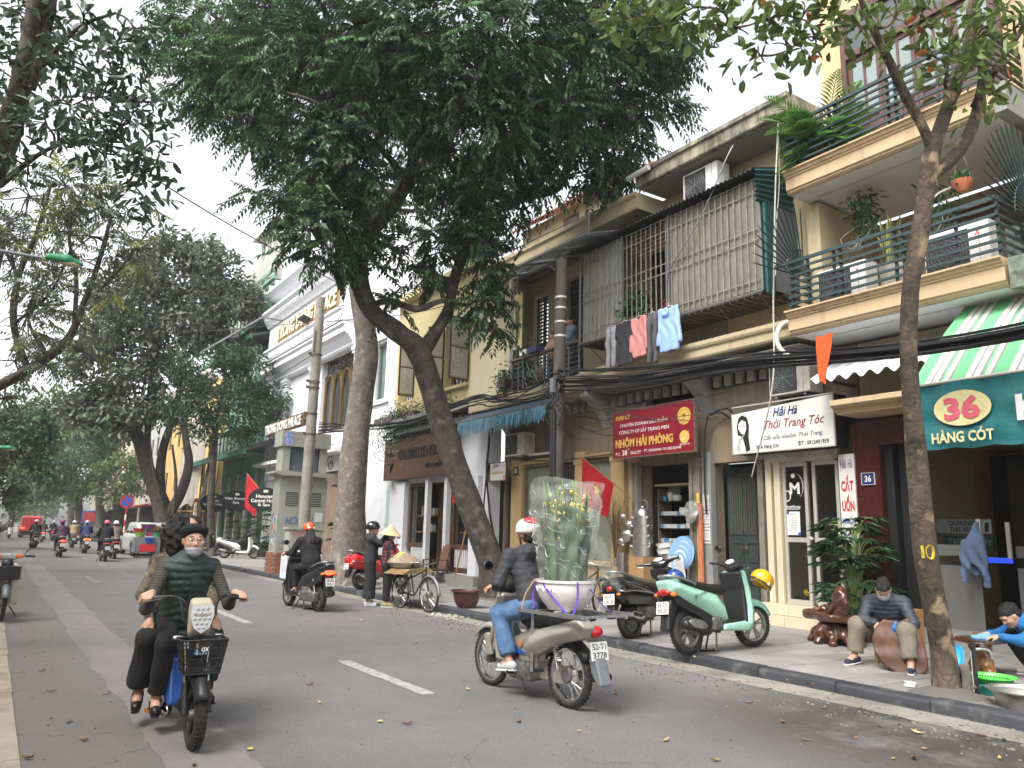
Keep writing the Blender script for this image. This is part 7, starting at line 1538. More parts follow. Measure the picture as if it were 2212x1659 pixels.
WC,R6,H6=person('street vendor in a conical hat and red checked shirt standing behind her bicycle',(6.93,14.98,0),radians(-20),J,{'L':((1,-.1,-.2),(0,.3,1),-1,.4),'R':((1,.1,-.2),(0,-.3,1),1,.4)},(1,-.1,-.1),top=M_CHECK,bottom=M_CLB,shoes=M('olive_canvas_shoe',(0.25,0.22,0.10),rough=.8),legs=(.095,.07,.055),h=.015,sleeve=.058,skin=M_SKIN2)
b=MB(); b.lathe([(.25,-.0),(.17,.075),(.06,.18),(0,.235),(.0,.228),(.06,.17),(.17,.068),(.245,-.004)],36); o=mk('conical_hat',b,M('palm_leaf_hat',(0.62,0.46,0.28),rough=.7,var=.08,scale=30,coord='obj'),WC,60); o.location=tuple(H6+V3(-.01,0,.015)); o.rotation_euler=(0,.12,0)
b=MB()
for z,r in((.03,.218),(.07,.175),(.11,.135),(.15,.092),(.19,.048)):b.tube([(r*cos(2*pi*j/28),r*sin(2*pi*j/28),z+.002)for j in range(29)],.0022,4,False)
tag(mk('hat_hoops',b,M_PALM,o),kind='stuff')
hair_on(WC,[ell(H6+V3(-.035,0,.01),(.08,.08,.09)),cap(H6+V3(-.08,0,-.03),H6+V3(-.10,0,-.12),.05,.03,.03)],.014)
b=MB(); b.grid(lambda u,v:(.17+.03*sin(7*v),-.12+.24*u,1.02-.18*v),5,5); mk('red_cloth',b,M_REDB,WC,180)
J=dict(pelvis=(0,0,.36),chest=(.17,.02,.66),neck=(.26,.03,.79),head=(.36,.05,.885),shL=(.20,.21,.74),shR=(.20,-.19,.72),elL=(.30,.34,.52),wrL=(.42,.30,.42),elR=(.36,-.22,.50),wrR=(.40,-.05,.50),hipL=(.03,.10,.34),hipR=(.03,-.10,.34),knL=(.42,.30,.44),knR=(.40,-.27,.45),anL=(.52,.36,.10),anR=(.44,-.30,.10),toL=(.65,.40,.03),toR=(.57,-.34,.03))
MS,R7,H7=person('man in a grey padded jacket and face mask bent over a wooden slab, wiping it',(9.27,5.50,.1),radians(190),J,{'L':((.6,-.3,-.7),(.5,.2,.6),-1,.7),'R':((.3,.6,-.5),(.6,0,.6),1,.7)},(.62,.22,-.75),top=M_PUFB,topd=quilt(.0075,19,2),bottom=M_KHAKI,shoes=M('navy_slipper',(0.02,0.026,0.06),rough=.8),shoe_kind='slipper',legs=(.10,.085,.075),h=.0125,face=dict(lips=False),sleeve=.062,torso=1.08)
P=lambda x,y,z:H7+R7@V3(x,y,z)
hair_on(MS,[ell(P(-.03,0,.055),(.10,.083,.085),R7,.03),ell(P(-.07,0,-.01),(.055,.074,.075),R7,.03),ell(P(.05,0,.095),(.05,.06,.03),R7,.03)],.011)
sdf('face_mask',[ell(P(.046,0,-.046),(.078,.070,.062),R7,.02),rbox(P(-.06,0,-.06),(.075,.09,.09),0,R7,.005,'s')],M_MASK,MS,.008,relax=1)
b=MB()
for sd in(-1,1):b.tube([tuple(P(.03,sd*.064,-.04)),tuple(P(-.01,sd*.085,.02))],.003,5); b.tube([tuple(P(.02,sd*.064,-.085)),tuple(P(-.012,sd*.085,-.03))],.003,5)
mk('mask_loop',b,M_WPR,MS,60)
J=dict(pelvis=(-.05,0,.24),chest=(.22,0,.52),neck=(.36,0,.60),head=(.48,.02,.66),shL=(.26,.19,.58),shR=(.26,-.19,.58),elL=(.48,.26,.42),wrL=(.66,.14,.44),elR=(.48,-.26,.42),wrR=(.66,-.12,.44),hipL=(0,.11,.24),hipR=(0,-.11,.24),knL=(.36,.24,.44),knR=(.36,-.24,.44),anL=(.16,.22,.08),anR=(.16,-.22,.08),toL=(.30,.25,.03),toR=(.30,-.25,.03))
M_SKYB=M('bright_blue_jacket',(0.012,0.15,0.40),rough=.7,var=.15,bump=.9,bscale=13,coord='obj',col2=(0.015,0.022,0.06),c2scale=2.6,c2edge=(.56,.58))
MB2,R8,H8=person('man in a bright blue jacket crouching over a low wooden table at the right edge',(10.02,4.05,.1),radians(140),J,{'L':((1,-.2,-.1),(0,0,1),-1,.5),'R':((1,.2,-.1),(0,0,1),1,.5)},(.75,.1,-.66),top=M_SKYB,bottom=M_CLB,shoes=M('striped_slipper',(0.45,0.43,0.40),rough=.8),shoe_kind='slipper',legs=(.10,.085,.07),h=.0135,sleeve=.060)
P=lambda x,y,z:H8+R8@V3(x,y,z)
hair_on(MB2,[ell(P(-.025,0,.05),(.105,.087,.088),R8,.03),ell(P(-.07,0,-.01),(.055,.076,.08),R8,.03)],.011)
for lb,x,y,s,dr,tp in(('man in a patterned grey shirt leaning on the balcony rail behind the pole',11.35,14.55,1.0,radians(165),M('grey_print_shirt',(0.25,0.30,0.32),rough=.9,col2=(0.10,0.2,0.32),c2scale=16,coord='obj')),('smaller child figure looking over the balcony rail beside the pole',11.2,15.05,.80,radians(185),M_SKIN2)):
 J=stand_pose(s,dict(elL=(.16,.24*s,1.08*s),wrL=(.30,.14*s,1.02*s),elR=(.16,-.24*s,1.08*s),wrR=(.30,-.14*s,1.02*s)))
 pp,RR_,HH_=person(lb,(x,y,5.16-.25*(s==1.0)*0),dr,J,{'L':((.3,-1,-.1),(.5,0,1),-1,.5),'R':((.3,1,-.1),(.5,0,1),1,.5)},(1,.1,-.25),top=tp,bottom=M_CLB2,h=.018,skin=M_SKIN2)
 hair_on(pp,[ell(HH_+RR_@V3(-.03,0,.05),(.102,.086,.085),RR_,.03),ell(HH_+RR_@V3(-.075,0,-.01),(.05,.074,.075),RR_,.03)],.014)
def recolor(o,m):
 for i,s in enumerate(o.material_slots):s.link='OBJECT'; s.material=m
def base(n):return n.split('.')[0]
far_sc=scooter('scooter','x',M_BPL,(0,-50,0),0,('29-M1','718.20'),h=.026,mirrors=False)
J=seat_pose(.86,.03,.33,.30,1.03)
far_p,Rf,Hf=person('x',(0,-50,0),0,J,GRIP,top=M_CLB2,bottom=M_CLB,shoes=M_SHOEB,h=.024,sleeve=.062,torso=1.12)
helmet_on(far_p,Hf,Rf,M_WPR,1.05,False,.02)
hair_on(far_p,[ell(Hf+V3(-.05,0,-.03),(.07,.078,.08))],.02)
def C_(n,c,r=.8):return M(n,c,rough=r,var=.15,coord='obj')
FARR=[(2.78,41.4,92,C_('purple_jacket',(0.06,0.022,0.06)),C_('magenta_helmet',(0.26,0.02,0.12),.3),M_BGL,'rider in a purple jacket and magenta helmet going up the street','dark scooter under the rider with the magenta helmet',True),(4.45,56.6,90,C_('beige_jacket',(0.36,0.26,0.15)),C_('white_far_helmet',(0.7,0.7,0.68),.3),M_STEEL,'rider in a beige jacket and white helmet in the far middle of the road','grey scooter under the far rider in beige',False),(4.25,46.5,90,C_('navy_jacket',(0.018,0.03,0.12)),C_('silver_helmet',(0.38,0.39,0.40),.25),M_BGL,'rider in a navy jacket and silver helmet','dark scooter with an amber indicator lit, under the navy rider',True),(4.10,36.9,91,M_CLB,C_('red_striped_helmet',(0.55,0.12,0.14),.3),M_BPL,'rider in a black jacket with a red and white helmet, nearest of the far riders','dark scooter under the far rider in black with the red and white helmet',False),(4.78,39.6,90,C_('brown_jacket',(0.14,0.11,0.085)),C_('white_far_helmet',(0.7,0.7,0.68),.3),M_BGL,'rider in a brown jacket and white helmet beside the silver car','dark scooter of the rider in brown beside the silver car',False),(2.35,55.5,92,C_('dark_green_jacket',(0.018,0.026,0.022)),C_('pale_lilac_helmet',(0.5,0.48,0.6),.3),M_BGL,'rider in dark green with a pale lilac helmet, leftmost of the nearer far riders','dark scooter under the rider with the pale lilac helmet',False),(3.5,71,90,M_CLB2,C_('black_far_helmet',(.02,.02,.022),.3),M_BGL,'rider all in black with a black helmet before the red truck','dark scooter with a red tail light before the red truck',True),(1.6,86,-90,C_('grey_jacket',(0.12,0.12,0.13)),C_('grey_helmet',(.3,.3,.31),.3),M_WHB,'far oncoming rider in grey on a white scooter','white scooter ridden towards the camera far up the left lane',False),(4.6,78,90,M_CLB2,C_('white_far_helmet',(0.7,0.7,0.68),.3),M_REDB,'far rider in charcoal on a red scooter','red scooter far up the street',True),(0.9,104,-90,C_('tan_jacket',(0.3,0.25,0.2)),C_('white_far_helmet',(0.7,0.7,0.68),.3),M_BGL,'farthest oncoming rider in a tan jacket near the left edge','dark scooter of the farthest oncoming rider',False),(5.4,66,90,C_('olive_jacket',(0.09,0.09,0.06)),C_('black_far_helmet',(.02,.02,.022),.3),M_BGL,'rider in olive with a black helmet close to the far right kerb','dark scooter close to the far right kerb',False),(2.9,95,90,C_('white_jacket',(0.5,0.5,0.48)),C_('grey_helmet',(.3,.3,.31),.3),M_BGL,'distant rider in a white jacket near the truck','dark scooter of the distant rider in white',False),]
for i,(x,y,hd,jk,hm,pt,lp,ls,lit)in enumerate(FARR):
 s_=far_sc if i==0 else copy_tree(far_sc); p_=far_p if i==0 else copy_tree(far_p)
 for o,l,gname in((s_,ls,'scooters ridden up the street'),(p_,lp,'riders further up the street')):
  o.location=(x,y,0); o.rotation_euler=(0,0,radians(hd)); o['label']=l; o['group']=gname
for i,(x,y,hd,jk,hm,pt,lp,ls,lit)in enumerate(FARR):
 p_=[o for o in COL.objects if o.get('label')==lp][0]; s_=[o for o in COL.objects if o.get('label')==ls][0]
 for ch in p_.children:
  if base(ch.name)=='jacket':recolor(ch,jk)
  if base(ch.name)=='helmet':recolor(ch,hm)
 for ch in s_.children:
  if base(ch.name)in('rear_body','side_skirt','leg_shield','front_mudguard'):recolor(ch,pt)
  if base(ch.name)=='tail_light' and lit:recolor(ch,M_LLIT)
  if base(ch.name)=='indicator' and 'amber' in ls:recolor(ch,M_LORL)
  # ============================================================ SIGNS, AWNINGS, CLOTHES, POLES, CABLES
EX,EZ=STREET
def board(name,label,cat,X,y0,y1,z0,z1,mat,th=.05,frame=None,fr=.03,ztop=None):
 """flat sign on the facade; ztop lets the far edge be taller or shorter"""
 t=thing(name,label,cat,(X+th/2,(y0+y1)/2,z0)); b=MB()
 b.prism([(y0,z0),(y1,z0),(y1,ztop or z1),(y0,z1)],X,X+th,'x'); wpart('panel',b,mat,t)
 if frame:
  b=MB()
  for a,c,d,e in((y0-fr,y0,z0-fr,z1+fr),(y1,y1+fr,z0-fr,(ztop or z1)+fr),(y0,y1,z0-fr,z0),(y0,y1,z1,z1+fr)):b.box(X-.012,X+th+.002,a,c,d,e)
  wpart('frame',b,frame,t)
 return t
def tx(t,s,m,X,y,z,w=None,h=None,**k):return text(s,m,t,(X-.004,y,z),EX,EZ,w=w,h=h,**k)
M_CRIM=M('crimson_signboard',(0.21,0.010,0.022),rough=.35,var=.06,dirt=((0.13,0.012,0.02),1.5,.55,.8))
S=board('shop_sign','crimson signboard with gold lettering over the pot shop','sign',11.16,10.40,12.78,3.19,4.19,M_CRIM,.06,M_RUST,.02)
tx(S,'ĐẠI LÝ',M_GOLD,11.16,12.45,4.05,h=.13,w=.48,bold=.025,depth=.02)
tx(S,'CHUYÊN DOANH SẢN PHẨM',M_WPR,11.16,11.83,3.90,w=1.42,h=.115)
tx(S,'CÔNG TY CP SẮT TRÁNG MEN',M_WPR,11.16,11.83,3.75,w=1.50,h=.115)
tx(S,'NHÔM HẢI PHÒNG',M_GOLD,11.16,11.83,3.52,w=1.72,h=.24,bold=.03,depth=.02)
tx(S,'ĐC:',M_WPR,11.16,12.62,3.27,h=.07); tx(S,'38',M_WPR,11.16,12.40,3.29,h=.12,bold=.02); tx(S,'A',M_WPR,11.16,12.28,3.36,h=.05); tx(S,'HÀNG CÓT',M_WPR,11.16,12.06,3.28,w=.32,h=.08); tx(S,'ĐT : (04)8269448 / FAX (04) 8269448',M_WPR,11.16,11.28,3.28,w=1.06,h=.075)
b=MB(); b.lathe([(0,.004),(.175,.004),(.175,0)],32,(11.156,10.66,3.90),rotm('Y',-pi/2)); wpart('gold_disc',b,M_GOLD,S)
b=MB(); b.tube([(11.148,10.66+.13*cos(a),3.90+.13*sin(a))for a in[2*pi*j/30 for j in range(31)]],.004,4); b.add([(11.149,10.66+y,3.90+z)for y,z in((-.06,-.06),(.0,-.03),(.07,.04),(.02,.02),(.0,.08),(-.02,.02),(-.07,.03),(-.02,-.02))],[(0,1,2,3,4,5,6,7)]); wpart('dove',b,M_BRZ,S)
b=MB(); b.lathe([(0,.004),(.13,.004),(.13,0)],32,(11.156,10.66,3.48),rotm('Y',-pi/2)); wpart('seal_disc',b,M_GOLD,S)
b=MB(); b.add([(11.148,y,z)for y,z in((10.76,3.47),(10.70,3.40),(10.50,3.62),(10.69,3.44))],[(0,1,2,3)]); wpart('tick',b,M_LTW,S)
tx(S,'CHẤT LƯỢNG CAO',M_WPR,11.16,10.66,3.34,w=.28,h=.05,bold=.02)
b=MB(); b.box(11.18,11.7,11.2,11.24,4.1,4.14); b.box(11.18,11.7,12.2,12.24,4.1,4.14); wpart('stay',b,M_RUST,S)
M_LBOX=M('light_box_face',(0.66,0.655,0.61),rough=.35,var=.03,dirt=((0.50,0.48,0.42),1.2,.6,.85))
S=board('shop_sign','white lightbox sign of the hairdresser with a drawn woman and looping red letters','sign',11.18,7.41,9.47,3.06,3.90,M_LBOX,.02,M_ALU,.02,3.78)
b=MB(); b.prism([(7.40,3.05),(9.48,3.05),(9.48,3.79),(7.40,3.91)],11.202,11.55,'x'); wpart('box',b,M_BLACK,S)
tx(S,'Hải Hà',M_NAVY,11.18,8.33,3.73,w=.50,h=.17,shear=.35,bold=.015)
M_DRED=M('dark_red_print',(0.28,0.03,0.05),rough=.5)
tx(S,'Thời Trang Tóc',M_DRED,11.18,8.17,3.50,w=1.20,h=.21,shear=.3,bold=.006)
tx(S,'Cắt uốn nhuộm Thời Trang',M('grey_blue_print',(0.13,0.15,0.24),rough=.5),11.18,8.20,3.29,w=1.18,h=.12,shear=.35)
tx(S,'38 A Hàng Cót',M_BLK,11.18,8.72,3.13,w=.48,h=.085,bold=.012); tx(S,'ĐT : 0912491959',M_BLK,11.18,7.80,3.14,w=.58,h=.075,bold=.012)
def patch(t,name,X,pts,m,oy,oz,s=1.0):
 b=MB(); b.add([(X,oy-y*s,oz+z*s)for y,z in pts],[tuple(range(len(pts)))]); return wpart(name,b,m,t)
patch(S,'drawn_hair',11.174,[(-.12,-.05),(-.14,.12),(-.09,.27),(.0,.31),(.10,.25),(.14,.10),(.12,-.10),(.15,-.34),(.06,-.37),(.02,-.20),(-.02,-.08)],M_BLK,9.24,3.44)
patch(S,'drawn_face',11.172,[(-.10,.15),(-.02,.22),(.07,.18),(.08,.05),(.03,-.05),(-.04,-.03),(-.10,.06)],M_LBOX,9.24,3.44)
for y in(-.05,.03):patch(S,'drawn_eye',11.170,[(-.024,0),(0,.014),(.024,0),(0,-.010)],M_BLK,9.24-y,3.44+.12)
patch(S,'drawn_mouth',11.170,[(-.012,0),(0,.006),(.012,0),(0,-.008)],M_DRED,9.25,3.455)
patch(S,'drawn_arm',11.171,[(-.16,-.30),(-.10,-.10),(-.02,-.06),(.05,-.01),(.03,-.04),(-.05,-.12),(-.08,-.34)],M('print_grey',(.42,.42,.40)),9.24,3.42)
S=board('shop_sign','narrow upright white sign with red and blue words beside the red granite pier','sign',11.47,7.28,7.56,1.11,2.93,M_LBOX,.03)
tx(S,'Hải Hà',M('violet_print',(0.10,0.02,0.20)),11.47,7.42,2.78,w=.22,h=.15,shear=.3); tx(S,'CẮT',M_REDP,11.47,7.42,2.46,w=.22,h=.26,bold=.03); tx(S,'UỐN',M_REDP,11.47,7.42,2.14,w=.22,h=.26,bold=.03); tx(S,'NHUỘM',M_BLUEP,11.47,7.42,1.86,w=.23,h=.15,bold=.03); tx(S,'ÉP TÓC',M_BLUEP,11.47,7.42,1.62,w=.22,h=.15,bold=.02)
S=board('number_sign','small navy house number plate 36 on the red granite pier','house number',11.48,6.955,7.165,2.425,2.605,M_NAVY,.012,M_WPR,.006); tx(S,'36',M_WPR,11.48,7.06,2.515,w=.11,h=.105,bold=.03)
S=board('number_sign','black house number plate 38 above the ochre door pillar','house number',11.59,17.12,17.34,3.07,3.29,M_BLACK,.012); tx(S,'38',M_WPR,11.59,17.23,3.18,w=.13,h=.14,bold=.02)
S=board('number_sign','navy house number plate half hidden behind the hairdresser sign','house number',11.64,9.42,9.62,3.55,3.75,M_NAVY,.012); tx(S,'38',M_WPR,11.64,9.52,3.65,w=.12,h=.11,bold=.02)
S=board('shop_sign','wooden shop sign with black raised letters under the tiled pent roof','sign',10.96,19.6,24.30,3.22,4.52,M_BROWN,.12,M_BRSH,.04)
tx(S,'GALERIE DE NGUYEN',M_BLACK,10.96,21.55,3.98,w=3.5,h=.36,bold=.05,depth=.03); tx(S,'sơn mài',M_BLACK,10.96,20.75,3.55,w=1.1,h=.18,bold=.04,depth=.02)
for k in range(2):
 b=MB(); z=4.0-.28*k; q=1 if k==0 else-.8; b.tube([(10.94,23.80,z),(10.94,23.98,z),(10.94,23.62,z)],.03,5); b.tube([(10.94,23.98,z),(10.94,23.80,z+.32*q),(10.94,23.62,z)],.028,5); b.tube([(10.94,23.80,z+.4*q),(10.94,23.80,z)],.025,5); wpart('lotus_emblem',b,M_BLACK,S)
S=board('shop_sign','small white sign with flowers under the blue fringed awning','sign',11.25,17.20,18.15,2.93,3.40,M_LBOX,.05,M_RUST,.02); tx(S,'Eghen',M('violet_print',(0.1,.02,.2)),11.25,17.68,3.32,h=.11,w=.32,shear=.3); tx(S,'MỸ PHẨM PEONY',M_GOLD,11.25,17.68,3.15,w=.78,h=.11,bold=.02)
for y in(17.27,18.07):patch(S,'flower_print',11.242,[(.05*cos(a),.06*sin(a))for a in[2*pi*j/9 for j in range(9)]],M('pink_print',(.6,.2,.28)),y,3.00)
for z,lab,tr in((2.22,'torn white poster, topmost of three on the dark pier',True),(1.90,'printed white notice in the middle of the dark pier',False),(1.58,'lowest printed white notice on the dark pier',False)):
 S=board('notice',lab,'poster',11.585,10.45,10.63,z-.15,z+.15,M('poster_paper',(0.50,0.49,0.46),rough=.8,dirt=((.22,.2,.17),6,.5,.7)if tr else None)if tr else M_PLAST,.004)
 if not tr:
  tx(S,'SỬA NHÀ',M_BLK,11.585,10.54,z+.105,w=.15,h=.045,bold=.03); tx(S,'0942.220.486',M_BLK,11.585,10.54,z-.10,w=.15,h=.035,bold=.03)
  for k in range(4):b=MB(); b.box(11.5825,11.584,10.47,10.61,z+.04-k*.03,z+.05-k*.03); wpart('print_line',b,M_CEM,S)
S=thing('glass_lettering','white round logo and name lettering on the hairdresser door pane','lettering',(11.6,8.5,2))
tx(S,'M',M_WPR,11.615,8.52,2.42,w=.20,h=.20,bold=.03); tx(S,'matthew',M_WPR,11.615,8.56,2.10,w=.28,h=.10)
b=MB(); b.tube([(11.613,8.53-.18*cos(a),2.45+.24*sin(a))for a in[radians(-50+13*j)for j in range(11)]],[.004+.013*sin(pi*j/10)for j in range(11)],6,flat=.3); wpart('arc_logo',b,M_WPR,S)
b=MB(); b.lathe([(0,.003),(.042,.003),(.042,0)],18,(11.613,8.55,2.64),rotm('Y',-pi/2)); b.tube([(11.613,8.68+.065*cos(a),2.29+.09*sin(a))for a in[2*pi*j/18 for j in range(19)]],.012,5); wpart('dot_and_ring',b,M_WPR,S)
S=board('price_list','white price list with blue corner flowers on the hairdresser door','poster',11.605,8.44,8.70,1.62,2.02,M_PLAST,.003)
tx(S,'Thúy Nhài',M_NAVY,11.605,8.57,1.98,w=.12,h=.03,shear=.3)
for k in range(9):b=MB(); b.box(11.6025,11.604,8.50,8.64,1.92-k*.028,1.925-k*.028); wpart('print_line',b,M_CEM,S)
for y,z in((8.68,2.0),(8.46,1.64)):patch(S,'flower_print',11.602,[(.03*cos(a),.03*sin(a))for a in[2*pi*j/8 for j in range(8)]],M_BLUEP,y,z)
S=board('bar_sign','pale arrow sign behind the dark glass of number 36','sign',12.9,5.95,6.75,1.70,1.92,M('dull_pale_sign',(.40,.46,.46),rough=.6),.02)
tx(S,'GUINNESS',M_BLK,12.9,6.35,1.86,w=.48,h=.08,bold=.02); tx(S,'THIS WAY',M_BLK,12.9,6.38,1.76,w=.40,h=.08,bold=.02)
patch(S,'arrow_head',12.895,[(-.40,-.02),(-.50,.11),(-.40,.24)],M('dull_pale_sign',(.4,.46,.46)),6.35,1.70); patch(S,'cup_print',12.894,[(.30,.03),(.31,.17),(.37,.17),(.36,.03)],M_BLK,6.35,1.70)
S=board('bar_sign','dark green sign below the arrow sign behind the dark glass','sign',12.92,5.95,6.70,1.46,1.66,M('dark_green_sign',(.015,.06,.045),rough=.5),.02); tx(S,'TAFFY DUFFY',M('dull_letter',(.30,.33,.32)),12.92,6.3,1.56,w=.66,h=.10)
S=board('blue_strip','glowing blue strip on the counter inside number 36','lamp',12.9,5.7,6.4,1.26,1.34,M('blue_glow',(0.02,0.05,0.55),emit=.6),.03)
AW=thing('awning','green and white striped awning with a teal valance numbered 36','awning',(10.3,3.5,3.5))
M_STR=[M('awning_green',(0.13,0.43,0.20),rough=.7,var=.1,dirt=((.25,.38,.24),3,.55,.8)),M('awning_white',(0.60,0.60,0.55),rough=.7,var=.06,dirt=((.40,.39,.33),2,.55,.8)),M('awning_grey',(0.22,0.22,0.20),rough=.7)]
y=5.24; k=0; seq=[(0,.17),(1,.07),(2,.025),(1,.07),(2,.035),(0,.03),(1,.06),(2,.03)]
while y>1.4:
 m,w=seq[k%8]; b=MB(); b.grid(lambda u,v,y=y,w=w:(9.62+1.55*v,y-w*u,3.52+1.32*v+.05*sin(pi*v)),1,8); wpart('stripe',b,M_STR[m],AW,180); y-=w; k+=1
b=MB(); b.tube([(9.61,5.27,3.50),(9.61,1.4,3.50)],.022,8); b.tube([(9.62,5.25,3.50),(11.6,5.25,3.62)],.016,6); wpart('awning_bar',b,M_ALU,AW,60)
M_VAL=M('teal_valance',(0.008,0.135,0.145),rough=.55,var=.25,scale=5,bump=.5,bscale=9,dirt=((.02,.13,.14),2.2,.5,.7))
b=MB(); b.grid(lambda u,v:(9.60+.018*sin(9*u*3.8+3*v)+.012*sin(23*u+9*v)+.01*sin(14*v),5.22-3.8*u,3.49-(.80+.022*abs(sin(2*pi*4.2*u)))*v),150,18); wpart('valance',b,M_VAL,AW,180)
M_CRL=M('cream_oval',(0.66,0.60,0.30),rough=.6,dirt=((.36,.32,.16),6,.55,.72),streak=((.25,.24,.15),.6,.75)); M_PNK=M('faded_red_number',(0.58,0.10,0.14),rough=.6,dirt=((.5,.2,.2),5,.55,.8))
b=MB(); b.add([(9.556,4.615+.335*cos(2*pi*j/40),3.15+.215*sin(2*pi*j/40))for j in range(40)],[tuple(range(40))]); wpart('oval',b,M_CRL,AW)
tx(AW,'36',M_PNK,9.552,4.615,3.15,w=.42,h=.29,bold=.045); tx(AW,'HÀNG CÓT',M_CRL,9.556,4.64,2.82,w=.72,h=.165,bold=.03)
tx(AW,'K',M('white_letter',(.62,.62,.60)),9.556,3.88,3.08,w=.28,h=.30,bold=.05)
CW=thing('awning','white corrugated plastic awning above the narrow upright sign','awning',(11,6.3,4.4))
b=MB(); b.grid(lambda u,v:(10.62+1.1*v,7.42-2.3*u,4.02+.62*v+.045*cos(2*pi*9*u)*(1-.3*v)),90,6); wpart('sheet',b,M_CORW,CW,180)
b=MB(); b.box(10.9,11.7,7.30,7.34,4.05,4.10); b.box(10.9,11.7,5.3,5.34,4.05,4.10); wpart('bracket',b,M_RUST,CW)
ac_unit('ivory air conditioner unit above the hairdresser sign',7.86,8.68,4.02,4.64,11.25,.36,M_PLASTO)
ac_unit('white air conditioner unit standing on the corrugated cage roof',9.55,10.45,8.25,8.88,11.05,.36,M_PLAST)
ac_unit('grimy air conditioner unit below the blue fringed awning',16.45,17.35,3.55,4.15,11.3,.36,M_PLASTO)
ac_unit('white air conditioner unit on the left of the lower green balcony',6.55,7.40,5.25,5.92,10.95,.33,M_PLAST,True)
ac_unit('white air conditioner unit on the right of the lower green balcony',4.72,5.62,5.25,5.98,10.95,.33,M_PLAST,True)
BA=thing('awning','dark blue striped awning with a pale blue hanging fringe','awning',(10.8,16.3,4.5))
M_BAW=_stripe('navy_stripe_cloth',(0.018,0.028,0.052),(0.10,0.16,0.24),1.6,'Y',(.72,.86)); M_FRG=M('pale_blue_fringe',(0.15,0.36,0.50),rough=.8,var=.35,scale=9,island=.4,thin=.2)
b=MB(); b.grid(lambda u,v:(10.42+.9*v,14.25+4.15*u,4.52+.60*v-.06*sin(pi*v)),30,6); wpart('cloth',b,M_BAW,BA,180)
b=MB(); b.tube([(10.41,14.2,4.50),(10.41,18.55,4.50)],.02,6); b.tube([(10.41,18.5,4.5),(11.6,18.5,4.7)],.015,5); wpart('awning_bar',b,M_RUST,BA,60)
b=MB(); rr=random.Random(8)
for k in range(150):
 y=14.27+4.12*k/150; L=rr.uniform(.30,.44); w=rr.uniform(.012,.026); dx=rr.uniform(-.05,.03)
 b.add([(10.40,y,4.49),(10.40,y+w,4.49),(10.40+dx*.5,y+w+rr.uniform(-.01,.01),4.49-L*.5),(10.40+dx*.5,y-.003,4.49-L*.5),(10.40+dx,y+w,4.49-L),(10.40+dx,y+.004,4.49-L)],[(0,1,2,3),(3,2,4,5)])
tag(wpart('fringe',b,M_FRG,BA),kind='stuff')
LN=thing('washing_pole','thin pole under the cage holding the washing','pole',(10.5,11,5.9)); b=MB(); b.tube([(10.52,9.9,5.92),(10.50,12.4,5.98)],.012,6); b.tube([(10.5,10.3,5.93),(10.8,10.3,5.9)],.008,5); b.tube([(10.5,12.1,5.97),(10.8,12.1,5.9)],.008,5); wpart('pole',b,M_RUST,LN)
def cloth_thing(name,label,outline_fn,mat,y,z,w,h,cat,seed=0):
 """hung garment: front and back sheets of soft cloth with thickness"""
 t=thing(name,label,cat,(10.5,y,z),0,'washing hung under the cage'); prims=outline_fn()
 o=sdf('cloth',prims,mat,t,.016,lambda X,Y,Z:.007*np.sin(30*Y+seed+3*np.sin(8*Z))+.006*np.sin(11*Z+19*Y));
 b=MB(); b.tube(bez([(0,-w*.32,-.02),(0,0,.035),(0,w*.32,-.02)],4),.006,5); b.tube(bez([(0,0,.03),(.0,.015,.08),(0,-.01,.10)],4),.004,5); mk('hanger',b,M_PLAST,t,60); return t
def shirt(w,h,sl,long=True):return lambda:[rbox((0,0,-h*.5),(.012,w*.5-.02,h*.5-.02),.016),cap((0,w*.42,-.05),(0,w*.5+.03,-.05-sl),.05,.045,.03),cap((0,-w*.42,-.05),(0,-w*.5-.03,-.05-sl),.05,.045,.03),ell((0,0,.0),(.05,.07,.035),None,.02,'s')]
def pants(w,h):return lambda:[rbox((0,0,-.12),(.014,w*.5-.02,.11),.014),cap((0,w*.26,-.12),(0,w*.30,-h),w*.22,w*.17,.03),cap((0,-w*.26,-.12),(0,-w*.22,-h),w*.22,w*.17,.03)]
cloth_thing('trousers','grey trousers, leftmost of the hanging washing',pants(.34,.85),M('grey_jersey',(.22,.22,.235),rough=.9),12.07,5.90,.34,.85,'clothes',1)
cloth_thing('shirt','black shirt hanging between grey trousers and pink sweater',shirt(.46,.92,.25),M_CLB2,11.66,5.92,.46,.92,'clothes',2)
cloth_thing('sweater','salmon pink sweater hanging in the middle of the washing',shirt(.42,.84,.62),M('salmon_jersey',(.52,.21,.20),rough=.9),11.22,5.93,.42,.84,'clothes',3)
cloth_thing('trousers','dark grey leggings hanging between pink sweater and blue hoodie',pants(.30,.98),M('dark_grey_jersey',(.075,.075,.08),rough=.9),10.83,5.92,.30,.98,'clothes',4)
HD=cloth_thing('hoodie','pale blue hoodie at the right end of the washing',shirt(.50,.88,.66),M('pale_blue_jersey',(.28,.42,.74),rough=.9),10.38,5.94,.5,.88,'clothes',5)
sdf('hood',[ell((-.05,.05,-.10),(.045,.10,.10),None,.02),ell((-.08,.05,-.06),(.03,.06,.06),None,.02,'s')],M('pale_blue_jersey',(.28,.42,.74)),HD,.014)
P1=thing('utility_pole','pale concrete utility pole standing before the grey green cabinet','pole',(8.15,23.9,.1)); M_CONC=M('pole_concrete',(.30,.275,.24),rough=.9,var=.15,scale=3,bump=.25,bscale=30,dirt=((.18,.16,.13),2,.5,.75))
b=MB(); b.tube([(8.15,23.9,0),(8.17,23.95,5),(8.2,24.0,9.05)],[.185,.165,.145],16); wpart('shaft',b,M_CONC,P1,60)
